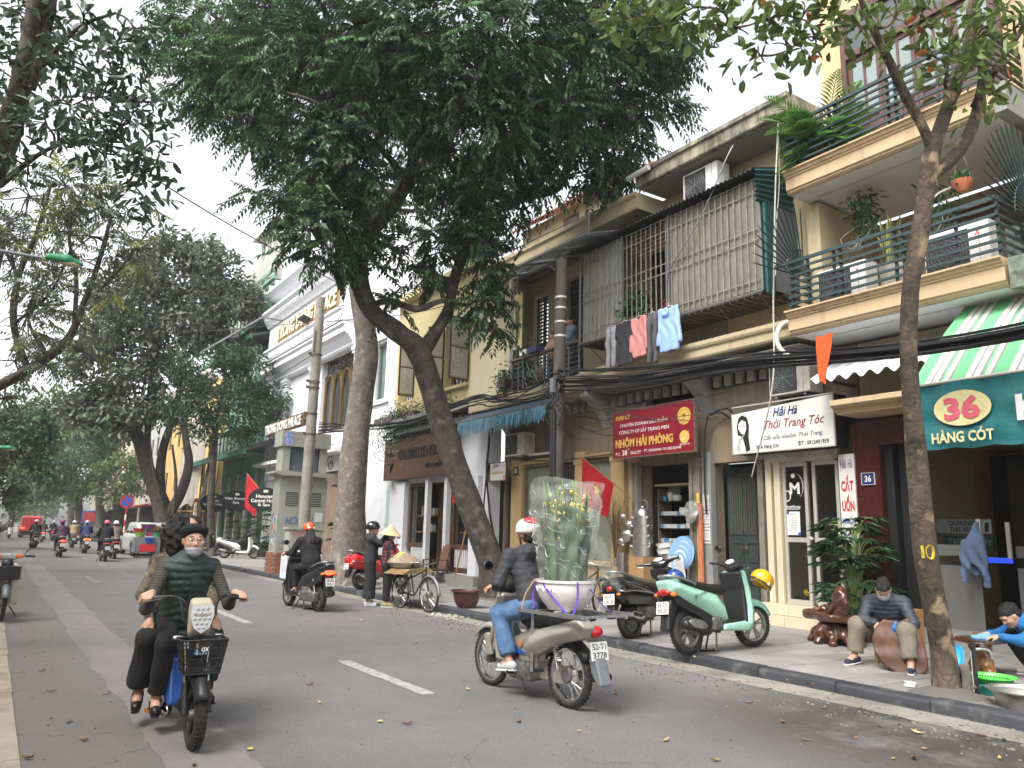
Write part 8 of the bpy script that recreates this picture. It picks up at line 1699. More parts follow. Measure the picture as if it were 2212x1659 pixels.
for z in(4.5,5.15,6.0,6.2,7.1):b=MB(); b.lathe([(.18,-.025),(.19,-.02),(.19,.02),(.18,.025)],16,(8.17,23.95,z)); b.box(7.9,8.02,23.9,23.95,z-.03,z+.05); wpart('band',b,M_RUST,P1,40)
b=MB(); b.box(7.98,8.02,23.82,23.9,7.2,8.0); wpart('patch_sleeve',b,M_ALU,P1)
P2=thing('utility_pole','dark utility pole wound with cables before the long cream house','pole',(9.3,12.35,.1))
M_DPOL=M('dark_pole',(.075,.065,.055),rough=.9,var=.2,scale=4,dirt=((.035,.03,.026),2,.5,.7))
b=MB(); b.tube([(9.30,12.35,0),(9.30,12.33,4),(9.33,12.3,7.22)],[.15,.13,.112],14); wpart('shaft',b,M_DPOL,P2,60)
for z in(5.55,5.85,6.15,6.38):b=MB(); b.lathe([(.118,-.022),(.132,-.02),(.132,.02),(.118,.022)],16,(9.32,12.31,z)); wpart('steel_band',b,M_ALU,P2,40)
b=MB(); b.tube([(9.15,12.3,6.95),(9.0,12.28,7.0)],.02,5); b.tube([(9.22,12.33,4.1),(9.6,12.3,4.35)],.02,5); wpart('hook',b,M_RUST,P2)
b=MB(); b.box(9.10,9.16,12.24,12.36,4.35,4.65); wpart('splice_box',b,M_STEEL,P2)
for k in range(2):b=MB(); b.tube([(9.14,12.28+.09*k,.1),(9.16,12.26+.09*k,2),(9.15,12.27+.09*k,4.0)],.035,7); wpart('conduit',b,M_BLACK,P2,60)
M_CAB=M('cable_sheath',(.014,.014,.016),rough=.5,var=.2,scale=20)
def cable_thing(label,paths,rs,cat='cables',name='cables',n=10):
 t=thing(name,label,cat,tuple(paths[0][0]))
 for P,r in zip(paths,rs):b=MB(); b.tube(bez(P,n),r,6); wpart('cable',b,M_CAB,t,60)
 return t
rr=random.Random(12)
def sag(a,c,s,j=.10):
 m=[(a[i]+c[i])/2+rr.uniform(-j,j)*.6 for i in range(3)]; m[2]-=s; q1=[(a[i]*.72+c[i]*.28)+rr.uniform(-j,j)*.5 for i in range(3)]; q1[2]-=s*.8; q2=[(a[i]*.28+c[i]*.72)+rr.uniform(-j,j)*.5 for i in range(3)]; q2[2]-=s*.75
 return[a,tuple(q1),tuple(m),tuple(q2),c]
T3P=(8.05,4.35,4.05)
main=[]
for k in range(24):
 dz,dx=rr.uniform(-.14,.16),rr.uniform(-.08,.08); a=(9.28+dx,12.3,4.62+dz*1.5); m=(9.25+dx*1.2,7.6,4.18+dz*.8); c=(9.2+dx,3.9,3.86+dz*.55); e=(9.15,-2,4.2+dz)
 main.append([a,tuple((a[i]+m[i])/2+rr.uniform(-.05,.05)-(0.10 if i==2 else 0)for i in range(3)),m,c,e])
cable_thing('thick bundle of black cables sagging under the balconies to the dark pole',main,[rr.choice((.008,.010,.013,.018))for _ in main])
left=[sag((9.28,12.35,4.62+rr.uniform(-.25,.25)),(9.5+rr.uniform(-.1,.1),16.2,4.7+rr.uniform(-.15,.15)),.12)+[(9.7+rr.uniform(-.1,.1),20.5,4.62+rr.uniform(-.1,.1)),(8.4,23.9,4.7+rr.uniform(-.2,.2))]for _ in range(13)]
cable_thing('black cables fanning from the dark pole past the forked tree to the concrete pole',left,[rr.choice((.009,.012,.016))for _ in left])
tang=[]
for k in range(26):
 z=rr.uniform(3.7,4.9); r=rr.uniform(.10,.26); c=(9.3+rr.uniform(-.08,.08),12.33+rr.uniform(-.25,.25),z)
 tang.append([(c[0]-.12+rr.uniform(-.03,.03),c[1]+r*cos(a),c[2]+r*.9*sin(a)+.02*a)for a in[2*pi*j/8 for j in range(9)]])
cable_thing('tangle of coiled black cables on the dark pole',tang,[rr.choice((.006,.009,.012))for _ in tang],n=4)
drops=[sag((9.3,12.33,4.1+rr.uniform(-.2,.3)),(11.6,rr.uniform(8.5,16.5),rr.uniform(3.6,4.7)),.22,.15)for _ in range(14)]
cable_thing('thin loose wires running from the dark pole to the shop fronts',drops,[.006]*len(drops),'wires','loose_wires')
wl=[sag((11.55,16.9,3.45),(11.56,12.9,3.36),.06,.03),sag((11.5,10.3,3.9),(11.55,9.45,3.5),-.25,.03),sag((11.5,10.32,3.92),(11.55,9.5,3.4),-.2,.03),[(11.5,10.35,3.9),(11.5,10.45,3.5),(11.52,10.5,2.6),(11.55,10.5,2.0)],[(11.3,18.0,4.4),(11.2,18.1,3.4),(11.2,17.9,2.2),(11.3,17.8,1.5)],[(11.26,18.1,4.4),(11.15,18.0,3.2),(11.1,18.0,2.0),(11.3,17.9,1.2)]]
cable_thing('black wires clipped along the old shop walls',wl,[.014,.022,.022,.018,.03,.025],'wires','wall_wires')
hi=[[(-3,11,8.4),(2.5,16,8.1),(9.0,22,8.7)],[(8.2,24,8.6),(9.6,18,8.4),(11.5,13.4,9.4)],[(8.2,24,8.2),(9.8,18,7.7),(11.5,12.8,8.9)],[(8.2,24,7.2),(7.9,36,6.6),(8.4,52,7.0)],[(-4,18,8.3),(3,26,7.7),(8.2,24.0,8.2)]]
cable_thing('single thin overhead wires crossing the street',hi,[.014,.012,.012,.012,.010],'wires','overhead_wires')
RP=thing('rope','long pale rope hanging from the upper green balcony past the hairdresser sign','rope',(10.3,7.5,8.2)); b=MB(); b.tube(bez([(10.4,7.62,8.55),(10.36,7.72,7.2),(10.5,7.95,5.5),(10.5,8.05,4.0),(10.95,8.9,2.6)],6),.012,5); b.tube(bez([(10.4,7.62,8.55),(10.6,7.8,7.6),(10.7,8.0,6.7),(10.72,8.05,6.0)],6),.008,5); wpart('strand',b,M_PLASTO,RP,60)
WR=thing('wire_pair','grey twisted wire drooping from the eave across the cage','wires',(10.7,9,9)); b=MB(); b.tube(bez([(11.2,9.0,9.3),(10.8,9.05,8.7),(10.7,9.7,7.6),(10.74,10.5,6.9),(10.76,10.7,6.6)],6),.014,5); wpart('wire',b,M_STEEL,WR,60)
FX=thing('flexible_pipe','ribbed grey pipe bent over the slab edge between the two houses','pipe',(10.7,8,5)); b=MB(); b.tube(bez([(10.85,7.72,5.15),(10.6,7.9,5.05),(10.55,7.95,4.75),(10.7,7.8,4.5),(11.1,7.6,4.4)],8),.045,8); wpart('pipe',b,M_PLASTO,FX,60)
OC=thing('orange_cloth','orange rag hung over the cable bundle','cloth',(9.25,6.0,4.2)); b=MB(); b.grid(lambda u,v:(9.12-.05*v+.03*sin(7*u+4*v),6.12-.24*(u-.5)*(1-.6*v*v)+.10*(1-v)*v,4.28-.66*v+.02*sin(9*u)),8,14); o=wpart('cloth',b,M('orange_rag',(.62,.10,.02),rough=.85,var=.12,thin=.15),OC,180)
for(y0,z0,X)in((9.45,9.05,11.35),(13.0,8.95,11.5)):
 IR=thing('insulator_rack','row of old porcelain insulators under the '+('weathered' if y0<10 else 'cream')+' eave','insulators',(X,y0,z0)); b=MB(); b.tube([(X-.1,y0+.45,z0-.10),(X+.05,y0-.55,z0-.02)],.018,5); wpart('iron_bar',b,M_RUST,IR)
 for k in range(5 if y0<10 else 4):
  b=MB(); q=k/4; b.lathe([(.0,.15),(.03,.14),(.034,.09),(.022,.08),(.04,.05),(.032,0),(0,0)],10,(X-.1+.15*q,y0+.42-.92*q,z0-.08+.07*q)); wpart('insulator',b,M_PLAST if k==0 else M_RUST,IR,60)
for(x,y,z,lab)in((.62,17,6.62,'green street lamp head on a grey arm at the left edge, nearest'),(.30,40,4.65,'second small green street lamp far down the left side')):
 SL=thing('street_lamp',lab,'street lamp',(-2.2,y,0)); b=MB(); b.tube([(-2.2,y,0),(-2.2,y,z-.3),(-2.0,y,z-.05),(x-.42,y,z-.02)],[.08,.06,.04,.03],8); wpart('post',b,M_STEEL,SL,60)
 o=sdf('lamp_head',[cap((-.30,0,.02),(.0,0,.03),.08,.105,.03),cap((0,0,.03),(.24,0,-.02),.105,.06,.03),rbox((.0,0,-.10),(.5,.3,.06),0,None,.01,'s')],M('lamp_green',(.015,.20,.085),rough=.45),SL,.018); o.location=(x+2.2,0,z)
 b=MB(); b.ball((x+.06,y,z-.035),(.20,.085,.06),14,7); wpart('lamp_glass',b,M('yellowed_lens',(.50,.42,.26),rough=.3),SL,180)
LA=thing('street_lamp','thin grey lamp arm reaching out from the white hall','street lamp',(10.8,40,9.6)); b=MB(); b.tube([(11.2,38.5,12.0),(10.2,38.5,12.0),(7.4,38.5,9.7)],.05,6); b.tube([(10.9,43,11.0),(8.4,43,11.0)],.06,6); wpart('arm',b,M_STEEL,LA,60)
M_FLAG=M('red_flag',(.50,.012,.022),rough=.75,thin=.2,var=.1); M_STAR=M('yellow_star',(.75,.52,.03),rough=.7)
def flag(label,base,tip,drop,wid,yaw,star=True):
 t=thing('flag',label,'flag',base); b=MB(); b.tube([base,tip],.014,6); wpart('flag_pole',b,M_PALM,t)
 base,tip=Vector(base),Vector(tip); a=tip; c=tip+(base-tip)*.62; n=Vector((sin(yaw),cos(yaw),0))
 def f(u,v,off=0.0):
  p=a+(c-a)*u; w=wid*(1-.25*u); fold=.07*sin(7*u+2*v)+.03*sin(13*u); return p+Vector((0,0,-drop*v*(1-.12*u)))+n*(fold*v+off)+(c-a)*(-.18*v*u)
 b=MB(); b.grid(lambda u,v:tuple(f(u,v)),18,14); wpart('cloth',b,M_FLAG,t,180)
 if star:
  for of in(.012,-.012):
   b=MB(); pts=[tuple(f(.5+.15*(1 if k%2==0 else.42)*sin(2*pi*k/10),.5-.17*(1 if k%2==0 else.42)*cos(2*pi*k/10),of))for k in range(10)]; b.add(pts+[tuple(f(.5,.5,of))],[(k,(k+1)%10,10)for k in range(10)]); wpart('star',b,M_STAR,t)
flag('red flag with a yellow star on a slanting pole by the pot shop shutters',(11.5,12.52,2.30),(10.45,12.98,3.18),.95,1,.5)
flag('red flag with a yellow star outside the green hotel',(10.4,35.6,2.75),(9.7,36.9,4.0),1.55,1,.4)
flag('small red flag half hidden behind the forked tree trunk',(11.0,18.9,2.5),(10.7,19.1,2.7),.34,1,.5,False)
M_OVB=M('black_oval_board',(.012,.014,.016),rough=.4)
for y,lines,lab in((35.5,('Hanoian','Central Hotel','& Spa'),'black oval sign with three white lines beside the hotel flag'),(40.4,('Vita Beauty','Spa'),'black oval sign with two white lines, middle of three'),(45.3,('Beauty','Spa & Food'),'leftmost black oval sign behind the slender trunk')):
 t=thing('oval_sign',lab,'sign',(10.2,y,2.8)); b=MB(); R=rotm('Z',radians(-40)); n=Vector((-sin(radians(40)),-cos(radians(40)),0)); ex=Vector((cos(radians(40)),-sin(radians(40)),0))
 c=Vector((10.2,y,2.8)); pts=[c+ex*.78*cos(2*pi*j/32)+Vector((0,0,.52*sin(2*pi*j/32)))for j in range(32)]
 b.add([tuple(p)for p in pts]+[tuple(p-n*.06)for p in pts],[tuple(range(32)),tuple(range(63,31,-1))]+[(j,(j+1)%32,32+(j+1)%32,32+j)for j in range(32)]); wpart('panel',b,M_OVB,t)
 for i,s in enumerate(lines):text(s,M_WPR,t,tuple(c+n*.01+Vector((0,0,.12-.2*i))),ex,(0,0,1),w=min(1.25,.115*len(s)),h=.16,bold=.01)
 b=MB(); b.tube([tuple(c+Vector((0,0,.5))),(10.4,y+.1,5.1)],.015,4); wpart('chain',b,M_BLACK,t); b=MB(); b.box(c.x-.1,c.x+.1,c.y-.12,c.y-.10,3.08,3.2); wpart('emblem',b,M_WPR,t)
NP_=thing('no_parking_sign','round blue and red no parking sign on a red and white post','traffic sign',(7.9,61,.1));
for k in range(7):b=MB(); b.tube([(7.9,61,.1+k*.42),(7.9,61,.1+(k+1)*.42-.002)],.055,8); wpart('post_band',b,M_REDP if k%2 else M_WPR,NP_,60)
b=MB(); b.lathe([(0,.02),(.46,.02),(.46,-.02),(0,-.02)],28,(7.86,60.92,3.1),rotm('X',pi/2)); wpart('red_rim',b,M_REDP,NP_,40); b=MB(); b.lathe([(0,.03),(.36,.03),(.36,0)],28,(7.86,60.92,3.1),rotm('X',pi/2)); wpart('blue_disc',b,M('sign_blue',(.02,.10,.50)),NP_,40); b=MB(); b.obox((7.86,60.885,3.1),(.72,.01,.09),rotm('Y',radians(45))); wpart('red_bar',b,M_REDP,NP_)
HS=thing('hall_sign','slanting lettered sign of the white hall above the grey green cabinet','sign',(8.5,28,5.1)); n=Vector((-1,0,0)); ex=Vector((0,-1,0)); c=Vector((8.5,28.0,5.22))
ex3=Vector((ex.x,ex.y,.02)); b=MB(); p=[c+ex*a*2.55+Vector((0,0,z))for a,z in((-1,-.24),(1,-.24),(1,.28),(-1,.26))]; p=[c+(q-c)*.88 for q in p]; b.add([tuple(q)for q in p]+[tuple(q-n*.12)for q in p],[(0,1,2,3),(7,6,5,4),(0,4,5,1),(1,5,6,2),(2,6,7,3),(3,7,4,0)]); wpart('panel',b,M_BRZ,HS)
text('TRONG DONG PALACE',M_PLAST,HS,tuple(c+n*.04),ex,(0,0,1),w=4.2,h=.36,bold=.04,depth=.02); b=MB(); b.tube([tuple(c+ex*2.0-n*.06),(8.2,24.0,5.15)],.04,5); b.tube([tuple(c-ex*1.5-n*.1),(11.6,31,5.0)],.03,5); wpart('stay',b,M_STEEL,HS)
# ============================================================ CABINETS, CAR, CART, FURNITURE, GOODS, PLANTS, LITTER
M_CABN=M('cabinet_grey_green',(.36,.37,.31),rough=.6,var=.07,dirt=((.22,.21,.17),1.8,.55,.8),streak=((.26,.25,.2),.58,.8)); M_BRKM=M('red_brick',(.33,.135,.085),rough=.85,var=.25,scale=9,rnd=.18); M_MORT=M('mortar',(.36,.29,.24),rough=.95)
KB=thing('transformer_kiosk','tall grey green transformer kiosk on a brick base with graffiti behind the small cabinet','transformer kiosk',(8.4,25.2,.1))
x0,x1,y0,y1=7.62,9.15,24.92,25.62
b=MB(); b.box(x0-.06+.012,x1+.05,y0-.06+.012,y1+.06,.09,.78); wpart('brick_core',b,M_MORT,KB)
bm1=mesh_of('brick',box1(-.098,.098,-.014,.014,-.028,.028),M_BRKM); bm2=mesh_of('brick',box1(-.014,.014,-.098,.098,-.028,.028),M_BRKM)
for r_ in range(10):
 z=.135+r_*.067
 for k in range(8):
  x=x0-.06+.10+k*.206+(.1 if r_%2 else 0)
  if x<x1+.02:o=link('brick',bm1,KB); o.location=(x-8.4,y0-.058-25.2,z-.1)
 for k in range(4):
  y=y0-.06+.10+k*.206+(.1 if r_%2 else 0)
  if y<y1+.02:o=link('brick',bm2,KB); o.location=(x0-.058-8.4,y-25.2,z-.1)
b=MB(); b.box(x0,x1,y0,y1,.78,3.2); wpart('body',b,M_CABN,KB)
b=MB(); b.prism([(x0-.22,3.34),(x0-.22,3.27),(x0-.06,3.20),(x1+.06,3.20),(x1+.22,3.27),(x1+.22,3.34)],y0-.2,y1+.2); wpart('cornice',b,M_CABN,KB)
for a in(x0+.02,x1-.26):b=MB(); b.box(a,a+.24,y0+.02,y1-.02,3.34,4.16); wpart('upper_post',b,M_CABN,KB)
b=MB(); b.box(x0-.06,x1+.06,y0-.06,y1+.06,4.16,4.66); wpart('top_box',b,M_CABN,KB)
b=MB(); b.box(x0+.3,x1-.3,y0+.1,y1-.1,3.36,4.12); wpart('transformer',b,M('blue_grey_tank',(.10,.12,.16),rough=.5),KB)
b=MB(); b.add([(x0+.25,y0-.05,3.36),(x1-.4,y0-.12,3.40),(x1-.4,y1,3.46),(x0+.25,y1,3.42)],[(0,1,2,3)]); wpart('sheet_lid',b,M_PLAST,KB)
for a in(.25,1.02):
 b=MB(); b.box(x0+a-.18,x0+a+.56,y0-.018,y0-.001,.9,3.1); wpart('door',b,M_CABN,KB); b=MB(); b.box(x0+a-.04,x0+a+.36,y0-.03,y0-.019,2.25,2.68)
 wpart('vent',b,M_FAN,KB)
 for k in range(7):b=MB(); b.box(x0+a-.03,x0+a+.35,y0-.038,y0-.031,2.28+k*.055,2.30+k*.055); wpart('vent_slat',b,M_CABN,KB)
b=MB(); b.box(x0+.72,x0+.95,y0-.028,y0-.019,1.95,2.05); wpart('name_plate',b,M_RUST,KB); b=MB(); b.prism([(x0+.66,1.45),(x0+.84,1.45),(x0+.75,1.64)],y0-.026,y0-.019); wpart('warning_triangle',b,M('warning_orange',(.65,.30,.02)),KB)
b=MB(); b.box(x0+.02,x0+.30,y0-.068,y0-.061,4.2,4.6); wpart('blue_notice',b,M('notice_blue',(.06,.15,.55),col2=(.6,.62,.7),c2scale=30),KB); b=MB(); b.box(x0+1.2,x0+1.48,y0-.028,y0-.019,1.75,2.05); wpart('white_notice',b,M_PLAST,KB)
M_GRB=M('graffiti_blue',(.06,.13,.45)); M_GRR=M('graffiti_red',(.55,.05,.08)); M_GRC=M('graffiti_cyan',(.2,.5,.65))
def scribble(root,name,m,X,Y,z,w,h,s,r=.011,plane='y',seed=0):
 q=random.Random(seed); P=[]; n=s
 for k in range(n):P.append((k/(n-1)*w+q.uniform(-.05,.05)*w,q.uniform(0,h)if k%2 else q.uniform(0,.25)*h))
 b=MB(); b.tube(bez([((X+a,Y,z+c)if plane=='y' else(X,Y+a,z+c))for a,c in P],4),r,4,flat=.4); wpart(name,b,m,root)
text('HOLON',M_GRB,KB,(x0+.70,y0-.03,1.78),(1,0,0),(0,0,1),w=.9,h=.26,shear=.2); scribble(KB,'graffiti',M_GRB,x0+.1,y0-.022,1.0,.3,.55,7,.012,seed=2); scribble(KB,'graffiti',M_GRB,x0+1.2,y0-.022,1.3,.3,.3,6,.012,seed=9)
for i,(m,z)in enumerate(((M_GRC,1.7),(M_GRR,1.35),(M_GRB,1.15),(M_GRR,1.75),(M_WPR,1.0))):scribble(KB,'graffiti',m,x0-.004,y0+.06,z,.5,.35,5,.014,'x',i+3)
SB=thing('electric_cabinet','small grey green electric cabinet with a white base before the kiosk','electric cabinet',(7.85,22.95,.1))
b=MB(); b.box(7.30,8.36,22.66,23.22,.09,.78); wpart('base',b,M('whitewashed_base',(.60,.63,.70),rough=.8,dirt=((.4,.4,.42),3,.5,.8)),SB); b=MB(); b.box(7.34,8.32,22.70,23.18,.78,1.50); wpart('body',b,M_CABN,SB); b=MB(); b.box(7.29,8.37,22.65,23.23,1.50,1.56); wpart('lid',b,M_CABN,SB)
b=MB(); b.box(7.40,7.80,22.685,22.70,.84,1.45); b.box(7.85,8.26,22.685,22.70,.84,1.45); wpart('door',b,M_CABN,SB); b=MB(); b.box(7.62,8.0,22.675,22.684,1.05,1.28); wpart('warning_notice',b,M_PLAST,SB); text('CẤM LẠI GẦN',M_REDP,SB,(7.86,22.672,1.22),(1,0,0),(0,0,1),w=.24,h=.05,bold=.02); text('ϟ',M_REDP,SB,(7.67,22.672,1.17),(1,0,0),(0,0,1),h=.16,w=.05); text('HOLO',M_GRR,SB,(7.65,22.676,1.38),(1,0,0),(0,0,1),w=.45,h=.14,shear=.2)
M_CARS=M('silver_car_paint',(.46,.47,.48),rough=.3,coat=.4,var=.02); M_CARG=M('car_glass',(.015,.018,.02),rough=.04,spec=.9)
def car(name,label,loc,rot,paint,L=4.2,W=1.78,H=1.62,lit=False,cat='car',van=False):
 t=thing(name,label,cat,loc,rot); h=L/2
 body=[(-h,.42),(-h-.02,.78),(-h+.06,1.0),(h-1.0,1.02),(h-.15,.88),(h,.70),(h-.02,.40),(h-.4,.28),(-h+.35,.28)]
 cab=[(-h+.05,.98),(-h+.32,H-.10),(-h+.9,H-.02),(h-1.75,H-.04),(h-1.05,1.0)]if not van else[(-h+.02,.98),(-h+.06,H-.1),(-h+.3,H),(h-1.1,H-.02),(h-.5,1.0)]
 P=[plate_p(body,W/2-.10,.06,.05,.04),plate_p(cab,W/2-.20,.05,.04,.06)]
 for x in(h-.85,-h+.82):P.append(cap((x,-W,.34),(x,W,.34),.39,None,.02,'s'))
 sdf('body',P,paint,t,.035)
 b=MB(); y=W/2-.22; b.quad((-h+.055,-y,1.04),(-h+.055,y,1.04),(-h+.26,y-.08,H-.16),(-h+.26,-y+.08,H-.16)); b.v=[(x-.055,yy,z)for x,yy,z in b.v]; wg=mk('rear_window',b,M_CARG,t)
 for s in(-1,1):
  for a,c in((-h+.35,-h+1.05),(-h+1.12,-h+1.95),(-h+2.02,h-1.3)):
   b=MB(); y=s*(W/2-.085); q=.16 if a>-h+2 else.0; b.add([(a,y,1.05),(c,y,1.05),(c-.1-q*2.2,y-s*.055,H-.18),(a+.12,y-s*.055,H-.18)],[(0,1,2,3)]); mk('side_window',b,M_CARG,t)
  b=MB(); b.obox((-h-.02,s*(W/2-.24),.93),(.10,.34,.17)); mk('tail_light',b,M_LLIT if lit else M_LRED,t)
  b=MB(); b.obox((h-1.15,s*(W/2+.05),1.06),(.12,.18,.13)); mk('door_mirror',b,paint,t)
 for x in(h-.85,-h+.82):
  for s in(-1,1):
   o=wheel(t,'wheel',x,.34,.22); o.location=(0,s*(W/2-.14),0)
 b=MB(); b.obox((-h-.03,0,.52),(.10,W-.12,.24)); mk('bumper',b,M_BPL,t); plate_txt(t,-h-.07,.72,('30G-428.16',),w=.42,h=.11)
 b=MB();
 for s in(-1,1):b.tube([(-h+.5,s*(W/2-.22),H+.03),(h-1.9,s*(W/2-.22),H+.03)],.02,5)
 mk('roof_rail',b,M_BPL,t); return t
car('parked_car','silver car parked at the right kerb before the fig tree',(6.75,44.2,0),radians(93),M_CARS)
car('red_van','red and white van with lit tail lights far up the street',(3.4,92,0),radians(90),M('red_van_paint',(.45,.03,.03),rough=.3,coat=.4),4.6,1.9,2.05,True,'van',True)
CT=thing('vendor_cart','grey metal cart heaped with coloured plastic basins behind the silver car','cart',(6.3,40.8,0)); b=MB(); b.box(5.75,6.85,40.3,41.2,.25,.95); wpart('box',b,M_STEEL,CT); b=MB(); b.box(5.95,6.65,40.24,40.30,.3,.62); wpart('red_crate_panel',b,M_REDP,CT)
for x in(5.85,6.75):b=MB(); b.lathe([(.10,-.03),(.15,-.03),(.15,.03),(.10,.03)],14,(x,40.4,.15),rotm('X',pi/2)); wpart('castor',b,M_TYRE,CT)
cols=[('lime_plastic',(.25,.55,.08)),('blue_plastic',(.02,.10,.55)),('purple_plastic',(.30,.03,.32)),('pink_plastic',(.62,.10,.25)),('green_plastic',(.03,.35,.10)),('red_plastic',(.50,.03,.04)),('yellow_plastic',(.65,.45,.04))]
for k,(x,y,z,r,ci,lab)in enumerate(((5.95,40.5,.97,.25,0,'lime green basin on the vendor cart'),(6.35,40.35,.70,.22,1,'blue bucket hung on the front of the cart'),(6.30,40.6,1.35,.34,2,'purple basin topmost on the vendor cart'),(6.45,40.7,1.0,.28,3,'pink basin in the middle of the cart'),(6.7,40.5,.97,.22,4,'dark green basin at the right of the cart'),(5.9,40.8,1.15,.24,5,'red basket at the left of the cart'),(6.65,40.8,1.28,.22,6,'yellow basin at the back of the cart'))):
 m=M(cols[ci][0],cols[ci][1],rough=.35); t=thing('basin',lab,'basin',(x,y,z),0,'plastic ware on the vendor cart'); b=MB(); b.lathe([(0,0),(r*.7,0),(r,.20),(r*1.06,.205),(r*.98,.19),(r*.66,.012),(0,.012)],20); mk('bowl',b,m,t,50)
J=stand_pose(.95); VN,Rv,Hv=person('vendor in dark clothes and a dark hood standing beside the plastic ware cart',(6.95,40.6,0),radians(150),J,hd0,top=M_CLB,bottom=M_CLB,shoes=M_SHOEB,h=.022,hood=True); hair_on(VN,[ell(Hv+Rv@V3(-.02,0,.04),(.11,.095,.10),Rv)],.02,'hood_cap',M_CLB)
M_CLAY=M('maroon_glaze',(.075,.026,.029),rough=.35,var=.15,coat=.2,dirt=((.16,.09,.085),4,.55,.8))
PB=thing('planter_bowl','wide maroon clay bowl standing empty at the kerb','planter',(7.86,13.3,.09)); PB.scale=(.72,.72,.86); b=MB(); b.lathe([(0,.02),(.18,.0),(.22,.02),(.32,.14),(.36,.29),(.37,.36),(.44,.375),(.44,.405),(.36,.40),(.34,.36),(.30,.14),(.18,.05),(0,.05)],40); mk('bowl',b,M_CLAY,PB,50)
for k in range(3):b=MB(); b.ball((.19*cos(k*2.1+.5),.19*sin(k*2.1+.5),.0),.04,8,5); mk('foot',b,M_CLAY,PB,180)
CH=thing('wooden_chair','low brown wooden armchair outside the gallery shop','chair',(10.75,20.0,.1),radians(185))
for x,y,h_ in((.25,.26,.62),(.25,-.26,.62),(-.25,.26,.62),(-.25,-.26,.62)):mk('leg',MB().box(x-.02,x+.02,y-.02,y+.02,0,h_),M_BROWN,CH)
for y in(.26,-.26):mk('armrest',MB().box(-.27,.27,y-.03,y+.03,.621,.645),M_BROWN,CH); mk('rail',MB().box(-.228,.228,y-.015,y+.015,.05,.08),M_BROWN,CH)
mk('seat',MB().box(-.26,.26,-.235,.235,.33,.37),M_BROWN,CH); b=MB(); b.obox((-.30,0,.72),(.03,.36,.70),rotm('Y',-.25)); mk('backrest',b,M('reddish_slat',(.20,.10,.07),rough=.6,var=.2),CH)
BRM=thing('bamboo_pole','bamboo pole leaning in the gallery window corner','pole',(11.0,18.9,.3)); b=MB(); b.tube([(10.95,19.2,.3),(11.08,18.85,1.75)],.022,7); wpart('pole',b,M_PALM,BRM)
M_ROOT=M('varnished_root',(.060,.020,.011),rough=.28,var=.5,scale=5,coat=.6,dirt=((.20,.075,.03),6,.52,.75),bump=.25,bscale=9); M_SLAB=M('sanded_slab',(.105,.042,.020),rough=.5,var=.35,scale=5,wood=(1.6,2.2,1.0),dirt=((.045,.018,.010),3.0,.46,.7),bump=.2,bscale=6)
def lump(A,f,s=0):return lambda X,Y,Z:A*(np.sin(f*X+s+2*np.sin(f*.6*Z))*np.sin(f*.9*Y+1.3*s)+.6*np.sin(f*1.9*Z+f*X)*np.sin(f*1.7*Y-s))
RTB=thing('root_bench','glossy dark red bench carved from a tangled tree root','bench',(10.25,6.95,.1),radians(60)); rr=random.Random(4); pr=[]
for k in range(9):
 a=k*.7; pr+=chain([(.15*cos(a),.12*sin(a),.25),(.30*cos(a+.2),.22*sin(a+.2),.16),(.42*cos(a+.3),.30*sin(a+.3),.03)],[.09,.07,.06],.05)
pr+=[ell((0,0,.22),(.30,.22,.12),None,.06)]
sdf('root_base',pr,M_ROOT,RTB,.014,lump(.016,17,1)); sdf('seat',[rbox((.05,0,.37),(.42,.24,.025),.03),cap((.4,0,.37),(.55,.05,.42),.05,.03,.05)],M_ROOT,RTB,.014,lump(.012,14,2))
sdf('carved_back',[ell((-.22,.05,.50),(.22,.10,.16),None,.05),ell((-.30,.05,.66),(.14,.08,.14),None,.05),ell((.10,.1,.45),(.16,.07,.07),None,.05),ell((-.12,.1,.58),(.06,.12,.05),None,.02,'s')],M_ROOT,RTB,.013,lump(.022,22,3))
for k in range(6):sdf('carved_knob',[ell((.1+.07*k,.08*sin(k*2),.43),(.05,.045,.045),None,.02)],M('orange_varnish',(.24,.075,.025),rough=.18,coat=.6,var=.3,scale=9),RTB,.012,lump(.008,30,k))
SLB=thing('wooden_slab','thick raw edged brown wood slab leaning on the seated man\'s knees','slab',(8.80,5.16,.1),(0,0,radians(-58))); SLB.scale=(.80,1,1.04); M_EDG=M('slab_edge_bark',(.075,.030,.018),rough=.5,var=.3,coat=.3)
pts=[(-.30,.42),(-.18,.53),(.02,.50),(.14,.56),(.24,.44),(.31,.24),(.33,.05),(.22,-.02),(-.05,-.005),(-.20,.05),(-.31,.18),(-.34,.32)]
o=sdf('slab',[plate([(x,z)for x,z in pts],0,.018,.022,.01)],M_SLAB,SLB,.011,lambda X,Y,Z:.005*np.sin(22*X+9*Z)+.004*np.sin(31*Z)); o.rotation_euler=(radians(-16),0,0)
RAG=sdf('blue_rag',[ell((0,0,0),(.05,.03,.07))],M('blue_rag_cloth',(.05,.16,.42),rough=.9),None,.012,lump(.012,40,1),loc=(8.88,5.24,.58)); tag(RAG,'blue rag in the seated man\'s hand','rag')
STL=thing('wooden_stool','pale wooden stool under the seated man','stool',(9.28,5.55,.1)); mk('seat',MB().box(-.16,.16,-.14,.14,.22,.25),M_PALM,STL)
for x in(-.13,.13):
 for y in(-.11,.11):mk('leg',MB().box(x-.02,x+.02,y-.02,y+.02,0,.219),M_PALM,STL)
